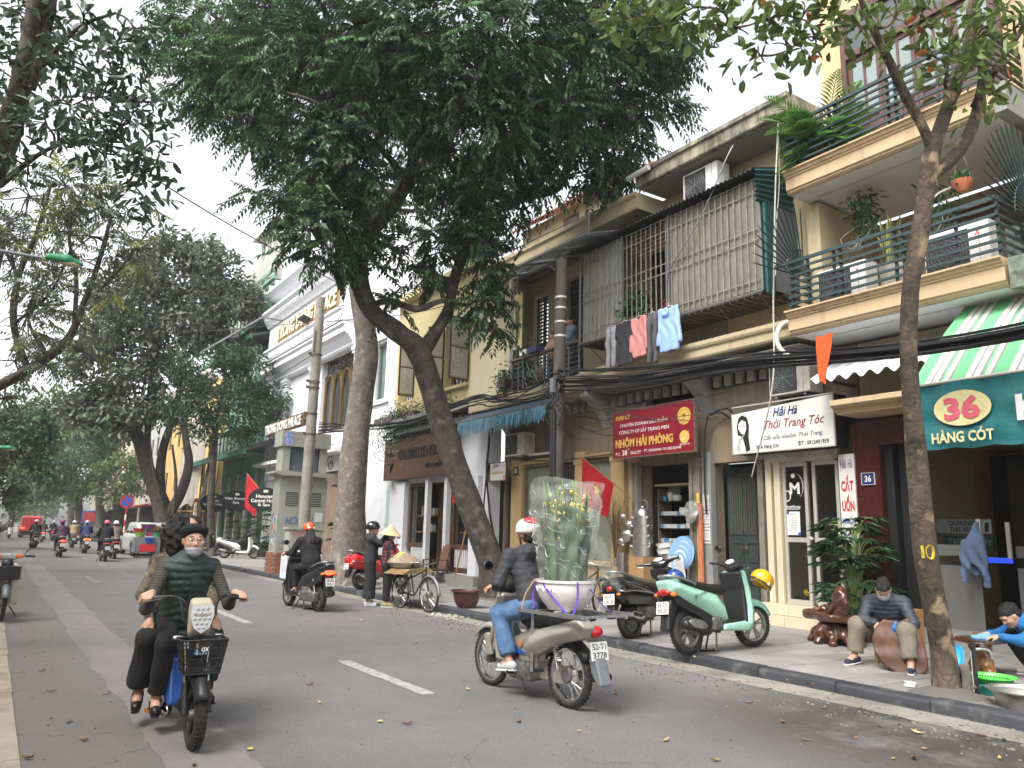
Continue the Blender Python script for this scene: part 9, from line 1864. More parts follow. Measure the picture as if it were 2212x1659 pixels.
TBL=thing('low_table','low glossy dark wood table before the man in the blue jacket','table',(9.52,4.62,.1),radians(20)); sdf('table_top',[ell((0,0,.375),(.42,.28,.03),None,.01)],M_ROOT,TBL,.014,lump(.008,11,5)); sdf('root_foot',[chain([(.05,0,.34),(.12,.05,.15),(.22,.12,.02)],[.10,.07,.06],.04),chain([(-.05,0,.34),(-.12,-.05,.15),(-.2,-.1,.02)],[.10,.07,.06],.04),cap((0,0,.35),(0,0,.05),.11,.09,.04)],M('honey_root',(.24,.10,.035),rough=.3,coat=.4,var=.4,scale=7),TBL,.014,lump(.014,19,2))
CL2=sdf('blue_cloth',[ell((0,0,0),(.16,.10,.025)),ell((.05,.03,.02),(.07,.06,.03))],M('pale_blue_cloth',(.16,.34,.48),rough=.9),None,.012,lump(.014,28,2),loc=(9.42,4.55,.51)); tag(CL2,'crumpled pale blue cloth on the low table','cloth')
def bowl(label,loc,R,h,mat,name='basin',rim=.02,holes=False,rot=None,base=.7):
 t=thing(name,label,'basin' if not holes else 'basket',loc,rot or 0.0); b=MB(); b.lathe([(0,0),(R*base,0),(R*.97,h),(R+rim,h+.004),(R+rim,h-.006),(R*.99,h-.010),(R*.955,h-.012),(R*base-.012,.012),(0,.012)][::1],40)
 mk('bowl',b,mat,t,50)
 if holes:
  b=MB()
  for k in range(44):
   for r_ in range(3):a=2*pi*(k+.5*(r_%2))/44; q=.3+.2*r_; rad=R*(base+(.97-base)*q)-.002; b.box(rad*cos(a)-.007,rad*cos(a)+.007,rad*sin(a)-.007,rad*sin(a)+.007,h*q-.008,h*q+.008)
  tag(mk('holes',b,M('dark_green_hole',(.03,.16,.04)),t),kind='stuff')
 return t
M_TEALP=M('turquoise_plastic',(.05,.50,.48),rough=.35); M_LIME=M('bright_green_plastic',(.12,.62,.10),rough=.35)
bowl('big dull aluminium basin at the foot of the slim tree',(7.98,3.52,.1),.30,.155,M('brushed_aluminium',(.50,.49,.46),rough=.35,metal=.85,var=.15,dirt=((.25,.24,.21),8,.5,.7),coord='obj'))
bowl('turquoise plastic basin under the bright green basket',(8.42,4.02,.1),.215,.10,M_TEALP); bowl('bright green plastic sieve basket in the turquoise basin',(8.42,4.02,.165),.205,.10,M_LIME,'basket',holes=True)
bowl('sky blue plastic basin leaning on edge behind the slim tree',(8.62,4.62,.30),.22,.12,M('sky_blue_plastic',(.03,.33,.70),rough=.35),rot=(radians(112),0,radians(50)))
TP=thing('standpipe','short black standpipe with a brass tap beside the aluminium basin','tap',(8.05,3.98,.1)); b=MB(); b.tube([(0,0,0),(0,0,.50)],.022,8); mk('pipe',b,M_BPL,TP,60); b=MB(); b.tube([(.03,.03,0),(.03,.03,.42)],.016,8); mk('white_pipe',b,M_PLAST,TP,60); b=MB(); b.tube(bez([(0,0,.44),(.06,-.05,.45),(.12,-.09,.43),(.13,-.10,.36)],4),.014,8); mk('tap',b,M_ALLOY,TP,60); mk('tap_lever',MB().box(.04,.10,-.06,-.04,.47,.485),M_ALLOY,TP); mk('branch_pipe',MB().tube([(-.08,0,.1),(.05,0,.1)],.014,6),M_ALLOY,TP,60)
STN=sdf('stone',[rbox((0,0,.16),(.07,.04,.16),.03)],M_EARTH,None,.02,lump(.012,16,3),loc=(8.18,4.14,.09),rot=(0,.1,.6)); STN.scale=(.7,.7,.8); tag(STN,'rough grey stone propped against the slim tree','stone')
BCH=thing('wooden_box','yellow wooden box standing behind the seated man','box',(9.75,5.55,.1)); mk('box',MB().box(-.12,.12,-.1,.1,0,.62),M_PALM,BCH)
RC=sdf('red_bag',[ell((0,0,.05),(.20,.12,.06))],M_REDP,None,.02,lump(.02,20,1),loc=(11.75,5.2,.30)); tag(RC,'red bag lying on the door step of number 36','bag')
PAP=thing('paper_packet','white paper packet lying on the pavement beside the slim tree','litter',(8.02,4.62,.103)); b=MB(); b.obox((0,0,.012),(.15,.10,.016),rotm('Z',.4)); b.obox((.05,.03,.03),(.12,.08,.006),rotm('Z',.9)); mk('paper',b,M_PLAST,PAP)
JK=thing('hanging_jacket','grey blue jacket hanging on the door handle of number 36','jacket',(11.82,5.66,1.85)); M_JKT=M('grey_blue_jersey',(.115,.165,.27),rough=.9,var=.08)
sdf('cloth',[cap((0,0,-.02),(0,.02,-.30),.03,.11,.04),cap((0,.02,-.30),(0,.05,-.62),.12,.13,.05),cap((-.06,-.08,-.25),(-.07,-.11,-.84),.055,.045,.03),cap((-.06,.16,-.30),(-.06,.19,-.78),.055,.045,.03),ell((-.08,.03,-.68),(.08,.06,.09),None,.02,'s')],M_JKT,JK,.015,lambda X,Y,Z:.012*np.sin(38*Y+6*np.sin(5*Z))); b=MB()
for y,z in((-.115,-.88),(.193,-.83)):b.lathe([(.035,-.035),(.048,-.02),(.048,.02),(.04,.035)],12,(-.068,y,z))
mk('cuff',b,M_JKT,JK,60)
M_ALP=M('aluminium_pot',(.56,.55,.53),rough=.28,metal=.9,var=.08,coord='obj'); M_ENW=M('white_enamel',(.68,.68,.66),rough=.25,coat=.3,var=.03); M_ENB=M('blue_enamel',(.12,.33,.55),rough=.3,var=.08); M_BOXC=M('cardboard_box',(.33,.19,.09),rough=.85,var=.1)
for z,lab in((.10,'lower brown cardboard box outside the pot shop'),(.62,'upper brown cardboard box outside the pot shop')):
 t=thing('cardboard_box',lab,'box',(11.28,12.0,z)); mk('box',MB().box(-.20,.20,-.22,.22,0,.51),M_BOXC,t); mk('tape',MB().box(-.203,-.2005,-.03,.03,0,.51),M_PALM,t)
z=1.135
for k,(r,h)in enumerate(((.215,.24),(.205,.21),(.195,.19),(.175,.16))):
 t=thing('cooking_pot',('biggest lowest','second','third','topmost')[k]+' aluminium pot of the tall stack on the cardboard boxes','pot',(11.28,12.0,z),0,'aluminium pots outside the shop'); b=MB(); b.lathe([(0,0),(r,0),(r,h-.02),(r+.012,h-.02),(r+.012,h),(0,h)],28); mk('pot_body',b,M_ALP,t,40)
 for s in(-1,1):b=MB(); b.tube([(-.08,s*(r+.01),h*.75),(-.09,s*(r+.07),h*.78+.02)],.014,6); mk('handle',b,M_ENW,t)
 z+=h+.003
t=thing('kettle','aluminium kettle with a wire handle on top of the tall pot stack','kettle',(11.28,12.0,z)); b=MB(); b.lathe([(0,0),(.15,0),(.14,.11),(.10,.16),(.03,.18),(.02,.21),(0,.21)],24); mk('body',b,M_ALP,t,50); b=MB(); b.tube(bez([(0,.13,.12),(0,.14,.28),(0,0,.33),(0,-.14,.28),(0,-.13,.12)],5),.008,6); mk('wire_handle',b,M_STEEL,t); b=MB(); b.tube([(0,.13,.07),(0,.19,.15)],[.022,.014],7); mk('spout',b,M_ALP,t)
z=.55
t=thing('drum','dull metal drum carrying the shorter pot stack','drum',(11.42,11.42,.1)); b=MB(); b.lathe([(0,0),(.2,0),(.2,.45),(0,.45)],24); mk('drum_body',b,M_CEM,t,40)
for k,(r,h)in enumerate(((.20,.15),(.185,.14),(.17,.12),(.155,.11),(.14,.10))):
 t=thing('cooking_pot',('lowest','second lowest','middle','second highest','topmost')[k]+' pot of the shorter stack on the drum','pot',(11.42,11.42,z),0,'aluminium pots outside the shop'); b=MB(); b.lathe([(0,0),(r,0),(r,h-.015),(r+.01,h-.015),(r+.01,h),(0,h)],26); mk('pot_body',b,M_ALP,t,40)
 for s in(-1,1):b=MB(); b.tube([(-.06,s*(r+.008),h*.75),(-.07,s*(r+.05),h*.8+.02)],.011,6); mk('handle',b,M_ENW,t)
 z+=h+.003
for k in range(2):
 t=thing('enamel_pan',('lower','upper tilted')[k]+' white enamel pan on the shorter pot stack','pan',(11.42,11.46,z+.005+k*.115),(radians(-6-6*k),0,0),'enamel pans'); b=MB(); b.lathe([(0,0),(.17,0),(.20,.10),(.215,.105),(.195,.095),(.165,.01),(0,.01)],26); mk('pan_body',b,M_ENW,t,50)
for k in range(4):
 t=thing('milk_can',('lowest','second lowest','second highest','topmost')[k]+' slim aluminium can stacked against the ochre pilaster','can',(11.42,12.78,.10+k*.27),0,'slim cans by the pilaster'); b=MB(); b.lathe([(0,0),(.11,0),(.11,.25),(.118,.25),(.118,.268),(0,.268)],20); mk('can_body',b,M_ALP,t,40)
for k,(y,z,r,lab)in enumerate(((12.72,1.55,.15,'large round ladle sieve hanging on the pilaster'),(12.62,1.78,.10,'small round sieve hanging higher on the pilaster'),(12.86,1.42,.11,'second sieve hanging lower on the pilaster'),(12.80,1.95,.08,'little strainer at the top of the pilaster'))):
 t=thing('sieve',lab,'sieve',(11.46,y,z),0,'kitchen sieves on the pilaster'); b=MB(); b.lathe([(r,0),(r*.8,.04),(r*.4,.07),(0,.08)],18,(0,0,0),rotm('Y',-pi/2)); mk('mesh_bowl',b,M_ALP,t,60); b=MB(); b.tube([(0,0,r),(0,0,r+.22)],.008,5); mk('handle',b,M_ALP,t)
M_PLBL=M('blue_rim_enamel',(.22,.38,.58),rough=.25,coat=.3); M_FLW=M('flower_print',(.60,.62,.60),rough=.3,col2=(.55,.16,.10),c2scale=9,c2edge=(.62,.66))
for k,r in enumerate((.30,.25,.21,.16)):
 t=thing('enamel_plate',('largest','second largest','third','smallest')[k]+' of the nested blue rimmed enamel plates','plate',(11.36-.03*k,10.98-.0*k,1.22-.05*k),(0,radians(-78),radians(8)),'blue rimmed enamel plates'); b=MB(); b.lathe([(0,0),(r*.75,0),(r,.02),(r,.026),(0,.01)],32,sx=1.15); mk('plate_body',b,M_PLBL,t,60); b=MB(); b.lathe([(0,.0125),(r*.72,.0245)],28,sx=1.15); mk('painted_centre',b,M_FLW,t)
for k,(y,z,w,h,lab)in enumerate(((11.08,.95,.30,.26,'upper enamel tray with a blue painted plate'),(10.90,.78,.24,.32,'upright white enamel tray on the right'),(11.10,.72,.26,.22,'middle enamel tray with a red fish'),(11.00,.40,.38,.30,'largest enamel tray with a painted flower fan'),(10.98,.15,.34,.16,'lowest enamel tray leaning at the shop threshold'))):
 t=thing('enamel_tray',lab,'tray',(11.26-.02*k,y,z),(0,radians(-12),0),'enamel trays by the pot shop'); mk('tray_body',MB().box(-.012,.012,-w/2,w/2,0,h),M_PLBL if k%2==0 else M_ENW,t); mk('painted_field',MB().box(-.016,-.0125,-w/2+.025,w/2-.025,.025,h-.025),M_FLW,t)
SHV=thing('shop_shelf','dark shelf unit of enamel mugs inside the pot shop','shelf',(12.35,11.9,.12))
for z in(1.55,1.90,2.22,2.52 if False else 2.55):pass
SZ=(1.62,1.93,2.24,2.56); SZ=(1.42,1.72,1.99,2.30)
for z in SZ:mk('shelf_board',MB().box(-.20,.20,-.62,.52,z-.02-.12,z-.12),M_BLACK,SHV)
mk('side_board',MB().box(-.2,.2,.52,.55,0,2.45),M_OLDW,SHV); mk('shelf_post',MB().box(-.22,-.18,-.35,-.31,0,1.32),M_ALU,SHV)
def mug():b=MB(); b.lathe([(0,0),(.036,0),(.036,.085),(.032,.085),(.03,.01),(0,.01)],14); b.tube([(0,.036+.022*sin(a),.045-.028*cos(a))for a in[pi*j/6 for j in range(7)]],.005,5); return b
MUGS=[mesh_of('mug',mug(),m,50)for m in(M_ENW,M_ENB,M_FLW)]
rr=random.Random(2); sh=('lowest','second','third','top')
for i,z in enumerate(SZ[:3]):
 for k in range(10):
  q=rr.choice((0,0,1,2)); o=link('enamel_mug',MUGS[q]); o.location=(12.20,12.36-k*.082,z+.002); o.rotation_euler=(0,0,rr.uniform(0,6)); tag(o,('white','blue','flower printed')[q]+' enamel mug standing on the '+sh[i]+' shelf of the pot shop','mug','enamel mugs on the shelves')
for y,z,r,h,m,lab in((12.28,SZ[3],.05,.10,M_ENB,'blue enamel cup on the top shelf'),(12.12,SZ[3],.06,.18,M_ENW,'tall white enamel jug on the top shelf'),(11.92,SZ[3],.11,.12,M_ENW,'squat white enamel pot on the top shelf'),(11.70,SZ[2],.13,.16,M_ENW,'white enamel bowl on the third shelf right'),(11.55,SZ[1],.10,.12,M_ENW,'white enamel bowl on the second shelf right'),(11.60,SZ[0],.08,.15,M_ENB,'blue enamel jar on the lowest shelf right')):
 t=thing('enamel_ware',lab,'enamelware',(12.22,y,z+.002)); b=MB(); b.lathe([(0,0),(r*.8,0),(r,h*.5),(r*.95,h),(r*.9,h),(r*.75,.01),(0,.01)],20); mk('vessel',b,m,t,50)
t=thing('enamel_plate','large green painted enamel plate propped on the top shelf','plate',(12.42,12.20,SZ[3]+.20),(0,radians(-80),0)); b=MB(); b.lathe([(0,0),(.16,0),(.20,.02),(.20,.026),(0,.01)],30); mk('plate_body',b,M('pale_green_enamel',(.40,.46,.34),rough=.3,col2=(.45,.35,.06),c2scale=9,c2edge=(.58,.62)),t,60)
HBG=sdf('plastic_bag',[ell((0,0,0),(.10,.20,.20)),ell((0,.03,-.12),(.09,.16,.12))],M_CLEAR,None,.018,lump(.018,24,2),loc=(11.40,10.72,2.05)); tag(HBG,'clear plastic bag of lids hanging on the folded shutters','plastic bag')
for k in range(3):b=MB(); b.lathe([(0,.02),(.10,.01),(.13,0)],18,(0,.02*k,-.05-.04*k),rotm('Y',-1.2)); mk('lid',b,M_ALP,HBG,60)
CLS=thing('cup_cluster','cluster of small tin cups hung from the pot shop ceiling','cups',(12.0,11.15,2.62)); rr=random.Random(6)
for k in range(14):b=MB(); b.lathe([(0,0),(.035,0),(.04,.06),(0,.06)],10,(rr.uniform(-.08,.08),rr.uniform(-.13,.13),rr.uniform(-.28,-.02)),Euler((rr.uniform(0,3),rr.uniform(0,3),0)).to_matrix()); mk('tin_cup',b,M_ENW,CLS,40)
PT=thing('twig_bunch','bunch of dark budding twigs standing at the pale shutter','plant',(11.42,13.02,.9)); b=MB(); rr=random.Random(9)
for k in range(46):
 a,s=rr.uniform(0,6.28),rr.uniform(.06,.30); h_=rr.uniform(.8,1.5); p0=(0,0,0); p1=(cos(a)*.03,sin(a)*.05,.35); p2=(cos(a)*s*.6,sin(a)*s,h_); b.tube(bez([p0,p1,p2],3),[.007]*4+[.003]*3,4)
 for q in range(2):t_=rr.uniform(.5,.9); e=(p2[0]*t_+rr.uniform(-.08,.08),p2[1]*t_+rr.uniform(-.1,.1),h_*t_+.2); b.tube([(p2[0]*t_,p2[1]*t_,.35+(h_-.35)*t_),e],.003,3)
tag(mk('twigs',b,M_BROWN,PT),kind='stuff'); b=MB()
for k in range(70):b.ball((rr.uniform(-.12,.12),rr.uniform(-.2,.2),rr.uniform(.5,1.1)),.012,5,3)
tag(mk('buds',b,M_DRED,PT),kind='stuff'); b=MB(); b.lathe([(0,-.02),(.05,-.02),(.06,.15),(.05,.16)],14); mk('vase',b,M_OLDW,PT,60)
BS=thing('blue_stool','low blue plastic stool behind the black scooter','stool',(9.9,9.7,.1)); mk('seat',MB().box(-.13,.13,-.13,.13,.24,.27),M('blue_plastic',(.02,.1,.55)),BS)
for x in(-.10,.10):
 for y in(-.10,.10):mk('leg',MB().box(x-.02,x+.02,y-.02,y+.02,0,.239),M('blue_plastic',(.02,.1,.55)),BS)
PBK=thing('bicycle','old bicycle leaning behind the flower motorbike, mostly hidden','bicycle',(8.9,10.9,.1),radians(20),None); bicycle(PBK)
t=thing('window_tray','tray with yellow fruit inside the hairdresser window','tray',(11.85,8.55,.46)); mk('tray',MB().box(-.1,.12,-.18,.18,0,.12),M_BLACK,t); b=MB(); b.ball((0,-.03,.18),(.07,.09,.07),12,7); mk('fruit',b,M('yellow_helmet_shell',(.72,.42,.015)),t,180)
t=thing('potted_plant','small bushy plant in a white pot inside the hairdresser window','plant',(11.85,8.33,.46)); b=MB(); b.lathe([(0,0),(.05,0),(.075,.16),(0,.16)],16); mk('pot',b,M_ENW,t,40); rng=np.random.default_rng(3); V,F=leaf_arrays(np.tile([0,0,.15],(90,1))+rng.normal(size=(90,3))*.02,rng.normal(size=(90,3))*[1,1,.3]+[0,0,1.2],rng.normal(size=(90,3)),.22,.03); tag(link('foliage',np_mesh('foliage',V,F,L_DEEP,False),t),kind='stuff')
t=thing('security_camera','small dark security camera under the moulded canopy','camera',(11.6,7.2,3.5)); b=MB(); b.tube([(-.12,.05,-.06),(.05,0,-.02)],.04,10); mk('body',b,M_BPL,t,40); mk('mount',MB().box(.0,.12,-.05,.05,0,.06),M_PLAST,t)
t=thing('tube_lamp','unlit white tube lamp on the wall above the pale green doors','lamp',(11.55,16.1,3.55)); mk('tube',MB().box(-.03,.03,-.9,.9,-.02,.03),M_PLAST,t)
t=thing('wicker_hat','round brown woven tray leaning on the loggia wall','tray',(11.6,16.4,5.6),(0,radians(-80),0)); b=MB(); b.lathe([(0,.06),(.28,.04),(.36,0),(.36,-.01),(0,.03)],28); mk('woven_disc',b,M_PALM,t,60)
for y,z,w,m,lab in((15.35,5.985,.42,M('dark_blue_box',(.03,.035,.12)),'dark blue box on the loggia handrail'),(15.75,5.985,.30,M_PLAST,'white box on the loggia handrail')):t=thing('box',lab,'box',(10.85,y,z)); mk('carton',MB().box(-.12,.12,-w/2,w/2,0,.14),m,t)
def palm_fan(root,name,n,H,R,mat,seed,leaf=.30,w=.045,stems=True):
 """clump of cane stems with fingered leaves"""
 rng=np.random.default_rng(seed); rr=random.Random(seed); PP,DD,NN,LL=[],[],[],[]; b=MB()
 for k in range(n):
  a=rr.uniform(0,6.28); z=H*rr.uniform(.12,1.0); r=R*rr.uniform(.25,1)*(1.05-.45*abs(z/H-.45)); c=np.array([cos(a)*r,sin(a)*r,z]); out=np.array([cos(a),sin(a),.25])
  if stems:b.tube(bez([(cos(a)*.06,sin(a)*.06,max(0,z-.5)),(cos(a)*r*.5,sin(a)*r*.5,z-.06),tuple(c)],3),.006,4)
  for q in range(8):
   th=(q-3.5)*.34; side=np.array([-sin(a),cos(a),0]); d=out*cos(th)+side*sin(th)+np.array([0,0,-.25-.2*rr.random()]); PP.append(c); DD.append(d); NN.append(np.array([0,0,1.0])+.3*rng.normal(size=3)); LL.append(leaf*(1-.25*abs(th))*rr.uniform(.8,1.15))
 V,F=leaf_arrays(np.array(PP),np.array(DD),np.array(NN),np.array(LL),w); tag(link(name,np_mesh(name,V,F,mat,False),root),kind='stuff')
 if stems:tag(mk('stems',b,M_STEM,root),kind='stuff')
RH=thing('lady_palm','bushy dark green lady palm in front of the red granite pier','plant',(10.85,7.0,.1)); palm_fan(RH,'foliage',130,1.80,.50,leafmat('lady_palm_leaf',(.028,.070,.030),rough=.35,thin=.12),4,.30,.055); b=MB(); b.lathe([(0,0),(.20,0),(.26,.30),(.24,.30),(0,.26)],24); mk('pot',b,M_CLAY,RH,40)
def arch_fronds(t,n,L,mat,seed,lw=.03,pairs=16,leaf=.26,up=1.0,base=(0,0,0)):
 rng=np.random.default_rng(seed); parts=[]; b=MB()
 for k in range(n):
  a=rng.random()*6.28; e=up*(.5+.7*rng.random()); ln=L*(.7+.5*rng.random()); d=np.array([cos(a),sin(a),0]); PP,DD=[],[]
  path=[np.array(base)+d*ln*.75*(s**1.1)+np.array([0,0,ln*(e*s-.75*s*s)])for s in np.linspace(0,1,pairs+1)]
  b.tube([tuple(p)for p in path[::2]],[.008]*(len(path[::2])-1)+[.003],4)
  for i in range(3,pairs+1):
   tang=path[i]-path[i-1]; tang/=np.linalg.norm(tang); sd=np.cross(tang,[0,0,1]); sd/=np.linalg.norm(sd)+1e-6
   for q in(-1,1):PP.append(path[i]); DD.append(sd*q*.8+tang*.7+np.array([0,0,.12]))
  sc=np.repeat(np.sin(pi*np.linspace(.25,.95,pairs-2)),2); parts.append(leaf_arrays(np.array(PP),np.array(DD),np.tile([0,0,1.0],(len(PP),1)),leaf*sc,lw))
 V,F=merge_arrays(parts); tag(link('fronds',np_mesh('fronds',V,F,mat,False),t),kind='stuff'); tag(mk('frond_stalks',b,M_STEM,t),kind='stuff')
L_ARECA=leafmat('areca_leaf',(.12,.27,.055),thin=.35)
AR=thing('areca_palm','bright green areca palm on the left end of the upper green balcony','plant',(11.0,7.15,7.7)); arch_fronds(AR,64,1.22,L_ARECA,5,.040,22,.30,1.35); b=MB(); b.lathe([(0,0),(.20,0),(.26,.34),(0,.32)],20); mk('pot',b,M_CLAY,AR,40)
SN=thing('snake_plant','upright yellow edged snake plant in a pale pot on the lower balcony','plant',(11.0,6.12,5.25)); b=MB(); b.lathe([(0,0),(.17,0),(.22,.42),(0,.40)],20); mk('pot',b,M_PLASTO,SN,40); L_SNK=leafmat('snake_leaf',(.085,.125,.045),thin=.1); L_SNE=leafmat('snake_leaf_edge',(.34,.33,.11),thin=.1)
rr=random.Random(3)
for k in range(20):
 a=rr.uniform(0,6.28); r=rr.uniform(.02,.14); H=rr.uniform(.45,.85); ln=rr.uniform(.02,.25); w=rr.uniform(.03,.045); tw=rr.uniform(-1,1)
 for nm,m,f0,f1 in(('leaf',L_SNK,-.7,.7),('leaf_edge',L_SNE,.7,1.0),('leaf_edge',L_SNE,-1.0,-.7)):
  b=MB(); b.grid(lambda u,v:(cos(a)*(r+ln*v*v)-sin(a+tw*v)*w*(f0+(f1-f0)*u)*(1-v**4),sin(a)*(r+ln*v*v)+cos(a+tw*v)*w*(f0+(f1-f0)*u)*(1-v**4),.40+H*v),2,7); mk(nm,b,m,SN,180)
for(x,y,z,n,L_,lab,top)in((11.35,6.75,7.22,220,.55,'dark trailing orchid hanging below the upper balcony on the left',7.22),(11.35,5.55,6.95,130,.45,'trailing green plant hanging behind the slim tree',7.22)):
 t=thing('hanging_plant',lab,'plant',(x,y,z)); rng=np.random.default_rng(n); P=np.stack([rng.normal(size=n)*.10,rng.normal(size=n)*.13,-rng.random(n)*.75],1); V,F=leaf_arrays(P,rng.normal(size=(n,3))*[1,1,.4]+[0,0,-.7],rng.normal(size=(n,3))+[0,0,1],.17,.04); tag(link('foliage',np_mesh('foliage',V,F,L_DEEP,False),t),kind='stuff'); b=MB()
 for k in range(5):b.tube(bez([(rng.normal()*.05,rng.normal()*.08,-.5),(rng.normal()*.1,rng.normal()*.12+.05,-.75),(rng.normal()*.1,rng.normal()*.15+.1,-1.0)],4),.004,4)
 b.tube([(0,0,top-z+.02),(0,0,-.2)],.006,4); mk('aerial_roots',b,M_PLASTO,t)
t=thing('hanging_pot','terracotta pot with a small plant hung under the upper balcony at the right','plant',(10.9,4.98,6.45)); b=MB(); b.lathe([(0,0),(.06,.0),(.13,.10),(.14,.16),(.12,.16),(0,.10)],20); mk('pot',b,M_TERRA,t,50); rng=np.random.default_rng(8); V,F=leaf_arrays(rng.normal(size=(70,3))*.04+[0,0,.16],rng.normal(size=(70,3))*[1,1,.5]+[0,0,.5],rng.normal(size=(70,3)),.16,.035); tag(link('foliage',np_mesh('foliage',V,F,L_MAIN2,False),t),kind='stuff'); b=MB(); b.tube([(0,.12,.14),(0,0,.78)],.004,4); b.tube([(0,-.12,.14),(0,0,.78)],.004,4); mk('hanging_wire',b,M_STEEL,t); b=MB(); b.tube(bez([(0,.1,.12),(-.1,.35,.02),(-.1,.6,-.35)],5),.014,5); mk('air_root',b,M_PLASTO,t,60)
def bushy(lab,x,y,z,n,sp,mat,cat='plant',name='balcony_plant',L=.14,w=.05,seed=1,hang=0.0):
 t=thing(name,lab,cat,(x,y,z)); rng=np.random.default_rng(seed); P=rng.normal(size=(n,3))*sp+np.array([0,0,sp[2]]); P[:,2]-=hang*rng.random(n)**2; V,F=leaf_arrays(P,rng.normal(size=(n,3))+[0,0,-.1],rng.normal(size=(n,3))*.6+[0,0,1],L*(.7+.6*rng.random(n)),w); tag(link('foliage',np_mesh('foliage',V,F,mat,False),t),kind='stuff')
 b=MB(); b.box(-.12,.12,-sp[1]*1.2,sp[1]*1.2,-.02,.16); mk('trough',b,M_CLAY,t); return t
bushy('leafy plant inside the cage behind the washing',11.05,11.9,5.9,420,(.10,.24,.30),L_DEEP,seed=3,L=.20,w=.07); bushy('red poinsettia inside the cage',11.05,10.95,5.9,90,(.07,.12,.14),M('poinsettia_red',(.40,.02,.03),thin=.2),seed=4)
bushy('fern and trailing plants on the gallery roof slab, left of the forked trunk',10.95,23.0,5.16,1500,(.16,.85,.18),L_DEEP,seed=5,L=.15,w=.035,hang=.9); bushy('dry pale creeper hanging over the gallery slab edge',10.86,24.2,5.16,700,(.14,.6,.20),M('pale_dry_leaf',(.42,.42,.36),thin=.2,island=.3),seed=6,L=.09,w=.03,hang=1.6); bushy('bright fern under the yellow window',11.0,20.6,5.16,500,(.12,.5,.18),L_MAIN2,seed=7,L=.16,w=.035,hang=.4)
bushy('dark plants behind the loggia railing on the left',11.1,16.15,5.2,900,(.12,.22,.32),L_DEEP,seed=8,L=.13,w=.04); bushy('bushy plant with hanging stems at the loggia corner',10.75,16.6,5.3,260,(.10,.16,.2),L_DEEP,seed=9,L=.13,w=.045,hang=.2)
for x,y,lab in((8.95,25.0,'tall thin palm in a white pot between the kiosk and the pale trunk'),(11.4,43.5,'potted fan palm before the left hotel doors'),(11.4,39.2,'potted fan palm before the middle hotel doors'),(11.4,36.4,'potted fan palm before the right hotel doors')):
 z=.9 if y<26 else.1; t=thing('potted_palm',lab,'plant',(x+(.65 if y<26 else 0),y-(.6 if y<26 else 0),.1)); palm_fan(t,'foliage',40 if y>26 else 26,3.0 if y<26 else 2.4,.75 if y>26 else.35,L_DEEP,int(y*3),.55 if y>26 else.35,.06); b=MB(); b.lathe([(0,0),(.28,0),(.36,.62),(0,.6)],20); mk('pot',b,M_PLAST if y<26 else M_FAN,t,40)
SCF=thing('scaffold','bamboo scaffold draped with beige netting before the yellow house','scaffold',(10.8,54,.1));
for k in range(6):b=MB(); y=49.5+k*1.7; b.tube([(10.6+.1*(k%2),y,.1),(10.7,y+.1,8.8)],.05,6); wpart('pole',b,M_PALM,SCF)
for z in(2.4,4.6,6.8):b=MB(); b.tube([(10.6,49,z),(10.6,58.5,z+.1)],.045,6); wpart('ledger',b,M_PALM,SCF)
b=MB(); b.grid(lambda u,v:(10.4+.15*sin(9*u+3*v)-.5*v*(1-u),49.3+7*u,7.8-5.2*v+.4*sin(4*u)),30,20); wpart('netting',b,M('beige_netting',(.33,.30,.26),rough=.95,alpha=.85,var=.1),SCF,180); b=MB(); b.grid(lambda u,v:(9.7+.9*v,46.2+.9*u+2.4*v,1.6+3.6*v),6,10); wpart('black_tarpaulin',b,M_BLACK,SCF,180)
BL_=thing('foil_balloon','pink and white toy balloon caught in the dark tree crown','balloon',(9.8,39.4,5.9)); b=MB(); b.ball((0,0,-.30),(.20,.24,.28),14,9); mk('white_bulb',b,M_PLAST,BL_,180); b=MB(); b.ball((.0,.14,.05),(.14,.16,.16),12,8); b.ball((0,-.14,.05),(.14,.16,.16),12,8); mk('pink_lobes',b,M('hot_pink',(.60,.05,.25),rough=.3),BL_,180)
for k,(x,y,w,h,c,lab)in enumerate(((11.0,62,.5,.9,(.30,.04,.04),'red shop banner under the ochre house'),(9.0,96,1.4,1.0,(.50,.05,.05),'red hoarding beside the far kerb'),(8.9,99,1.0,1.4,(.06,.12,.4),'blue hoarding beside the far kerb'),(9.2,72,.7,1.0,(.60,.20,.03),'orange board standing on the far pavement'))):t=thing('banner',lab,'banner',(x,y,2.2 if k<3 else.6)); mk('panel',MB().box(-w/2,w/2,-.03,.03,-h/2,h/2),M('banner_%s'%('abcd'[k]),c,rough=.7,var=.2),t); mk('post',MB().box(-.03,.03,.035,.09,-2.1 if k<3 else-.5,h/2),M_STEEL,t)
BIN=thing('litter_bin','dark green wheeled bin beside the navy rider far up the street','bin',(6.2,52,0)); mk('bin_body',MB().prism([(-.3,.1),(.3,.1),(.36,1.0),(-.36,1.0)],-.35,.35),M_HOTELD,BIN); mk('bin_lid',MB().box(-.38,.38,-.38,.38,1.0,1.08),M_HOTELD,BIN)
rr=random.Random(77)
def on_trunk(u,v,D):return tuple(atD(u,v,D))
PN=thing('painted_number','yellow painted number ten on the slim tree trunk','marking',on_trunk(2005,1190,7.32)); c=PN.location; ex=Vector(_r.tolist()); ez=Vector((0,0,1)); n_=Vector((-FW[0],-FW[1],0)).normalized()
M_YP=M('yellow_road_paint',(.50,.35,.02),rough=.8,dirt=((.12,.09,.04),14,.5,.62)); b=MB(); cc=Vector((0,0,0))
def tp(a,z):rad=.105; q=a/rad; return tuple(ex*(rad*sin(q))+n_*(rad*(cos(q)-1))+ez*z)
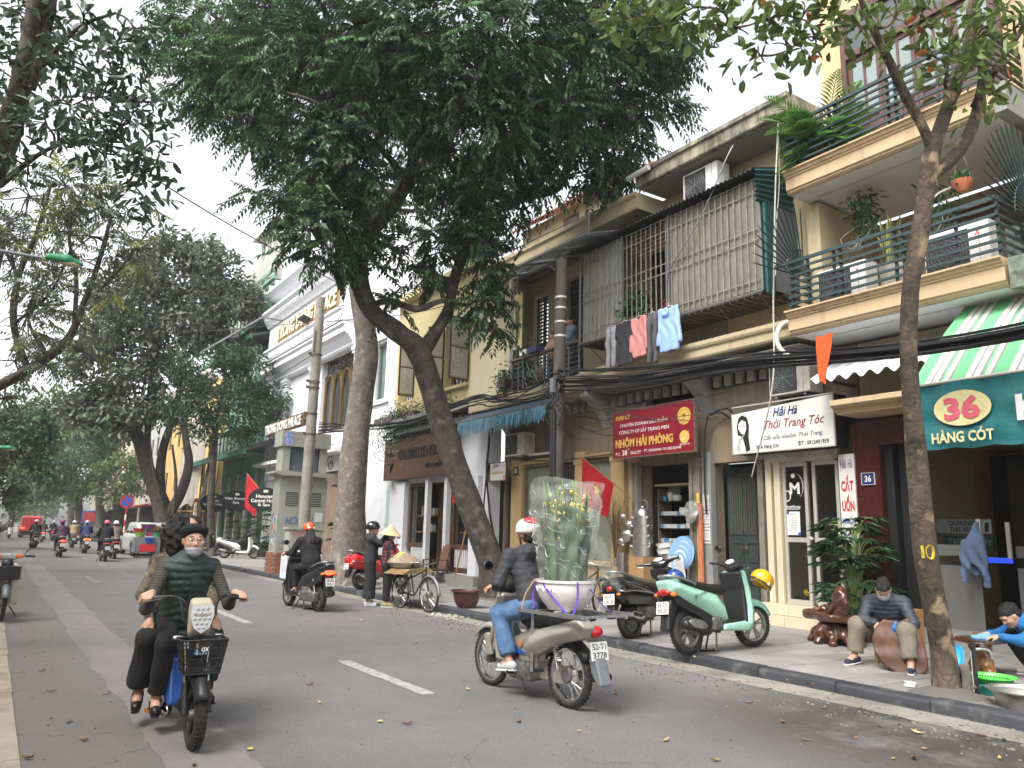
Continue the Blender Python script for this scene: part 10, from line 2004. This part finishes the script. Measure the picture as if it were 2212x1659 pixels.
b.tube(bez([tp(-.055,.05),tp(-.05,-.01),tp(-.05,-.07)],4),.016,5,flat=.4); b.tube(bez([tp(.02+.04*cos(a),.062*sin(a)-.01)for a in[2*pi*j/10 for j in range(11)]],3),.014,5,flat=.4); mk('paint',b,M_YP,PN)
LFM=[]
for k in range(6):
 b=MB(); L,w=rr.uniform(.045,.085),rr.uniform(.022,.038); cu=rr.uniform(.002,.010)
 b.grid(lambda u,v:((v-.5)*L,(u-.5)*w*sin(pi*min(max(v,.03),.97))**.8,cu*abs(u-.5)*2+cu*(v-.5)**2*3+.004),4,6); LFM.append(mesh_of('fallen_leaf',b,M(('dry_leaf_tan','dry_leaf_yellow','dry_leaf_brown')[k%3],((.40,.27,.12),(.50,.38,.10),(.22,.11,.05))[k%3],rough=.8,var=.2,rnd=.2),180))
LP_=[(2090,1600),(2160,1640),(1930,1640),(2120,1590),(1980,1585),(1850,1595),(1900,1570),(2050,1570),(2170,1600),(1975,1640),(1800,1500),(1780,1530),(1700,1470),(1640,1445),(1600,1430),(1545,1645),(1860,1530),(2000,1620),(1440,1600),(880,1565),(820,1560),(690,1520),(110,1495),(40,1452),(230,1500),(90,1450),(60,1640),(1010,1490),(1120,1560),(1250,1580),(1330,1500),(1400,1440),(1500,1420),(1560,1470),(1620,1520),(1690,1560),(1740,1600),(1760,1480),(950,1370),(860,1350),(900,1390),(780,1340),(730,1365),(600,1380),(670,1480),(540,1620),(420,1655),(180,1600),(150,1560),(1850,1400),(1710,1395),(1600,1390)]
for i,(u,v)in enumerate(LP_):
 p=onZ(u,v,.004); z=.004 if p[0]<KX0 else.106
 if z>.05:p=onZ(u,v,.106)
 if KX0-.05<p[0]<KX1+.05:continue
 o=link('fallen_leaf',rr.choice(LFM)); o.location=(p[0],p[1],z+.002); o.rotation_euler=(rr.uniform(-.2,.2),rr.uniform(-.2,.2),rr.uniform(0,6.28)); s_=rr.uniform(.8,1.3); o.scale=(s_,)*3
 pl='wet road by the right kerb' if p[0]>5.2 and z<.05 else('pavement tiles' if z>.05 else('middle of the road' if p[0]>1.8 else 'road by the left gutter')); tag(o,'dry curled fallen leaf lying on the '+pl,'leaf','fallen leaves on the '+pl)
b=MB()
for k in range(130):
 y=rr.uniform(18.2,23); x=rr.uniform(6.9,8.0); z=.006 if x<KX0 else.118; s=rr.uniform(.015,.05); b.obox((x,y,z+.006),(s*2,s,.008),rotm('Z',rr.uniform(0,6)))
for k in range(60):
 x,y=rr.gauss(7.25,.14),rr.gauss(12.9,.25); s=rr.uniform(.015,.045); b.obox((x,y,.012),(s*2,s,.01),Euler((rr.uniform(-.5,.5),rr.uniform(-.5,.5),rr.uniform(0,6))).to_matrix())
tag(mk('gutter_litter',b,M('pale_litter',(.36,.36,.28),rough=.9,island=.6)),kind='stuff')
b=MB()
for k in range(900):
 x=rr.uniform(6.4,7.4)+rr.gauss(0,.15); y=rr.uniform(1.5,14); s=rr.uniform(.004,.014); b.obox((min(x,7.43),y,.004),(s*2,s*1.4,s),rotm('Z',rr.uniform(0,6)))
for k in range(700):
 x,y=rr.uniform(.4,7.0),rr.uniform(3.0,16); s=rr.uniform(.003,.008); b.obox((x,y,.003),(s*2,s*1.4,s),rotm('Z',rr.uniform(0,6)))
tag(mk('road_grit',b,M('grit',(.19,.165,.13),rough=.95,island=.6)),kind='stuff')
for x,y,r,tr in((9.75,14.95,.75,'forked tree'),(8.25,20.0,.8,'pale trunk'),(7.95,4.2,.36,'slim tree')):
 q=random.Random(int(x*10)); b=MB(); P=[(r*(.85+.25*q.random())*cos(2*pi*k/24),r*(.85+.25*q.random())*sin(2*pi*k/24))for k in range(24)]; vs=[(x,y,.17)]+[(x+a*.5,y+c*.5,.145+.02*q.random())for a,c in P]+[(max(x+a,KX1+.01),y+c,.098)for a,c in P]
 b.add(vs,[(0,1+k,1+(k+1)%24)for k in range(24)]+[(1+k,25+k,25+(k+1)%24,1+(k+1)%24)for k in range(24)]); tag(mk('tree_pit_earth',b,M_EARTH,None,180),kind='structure')
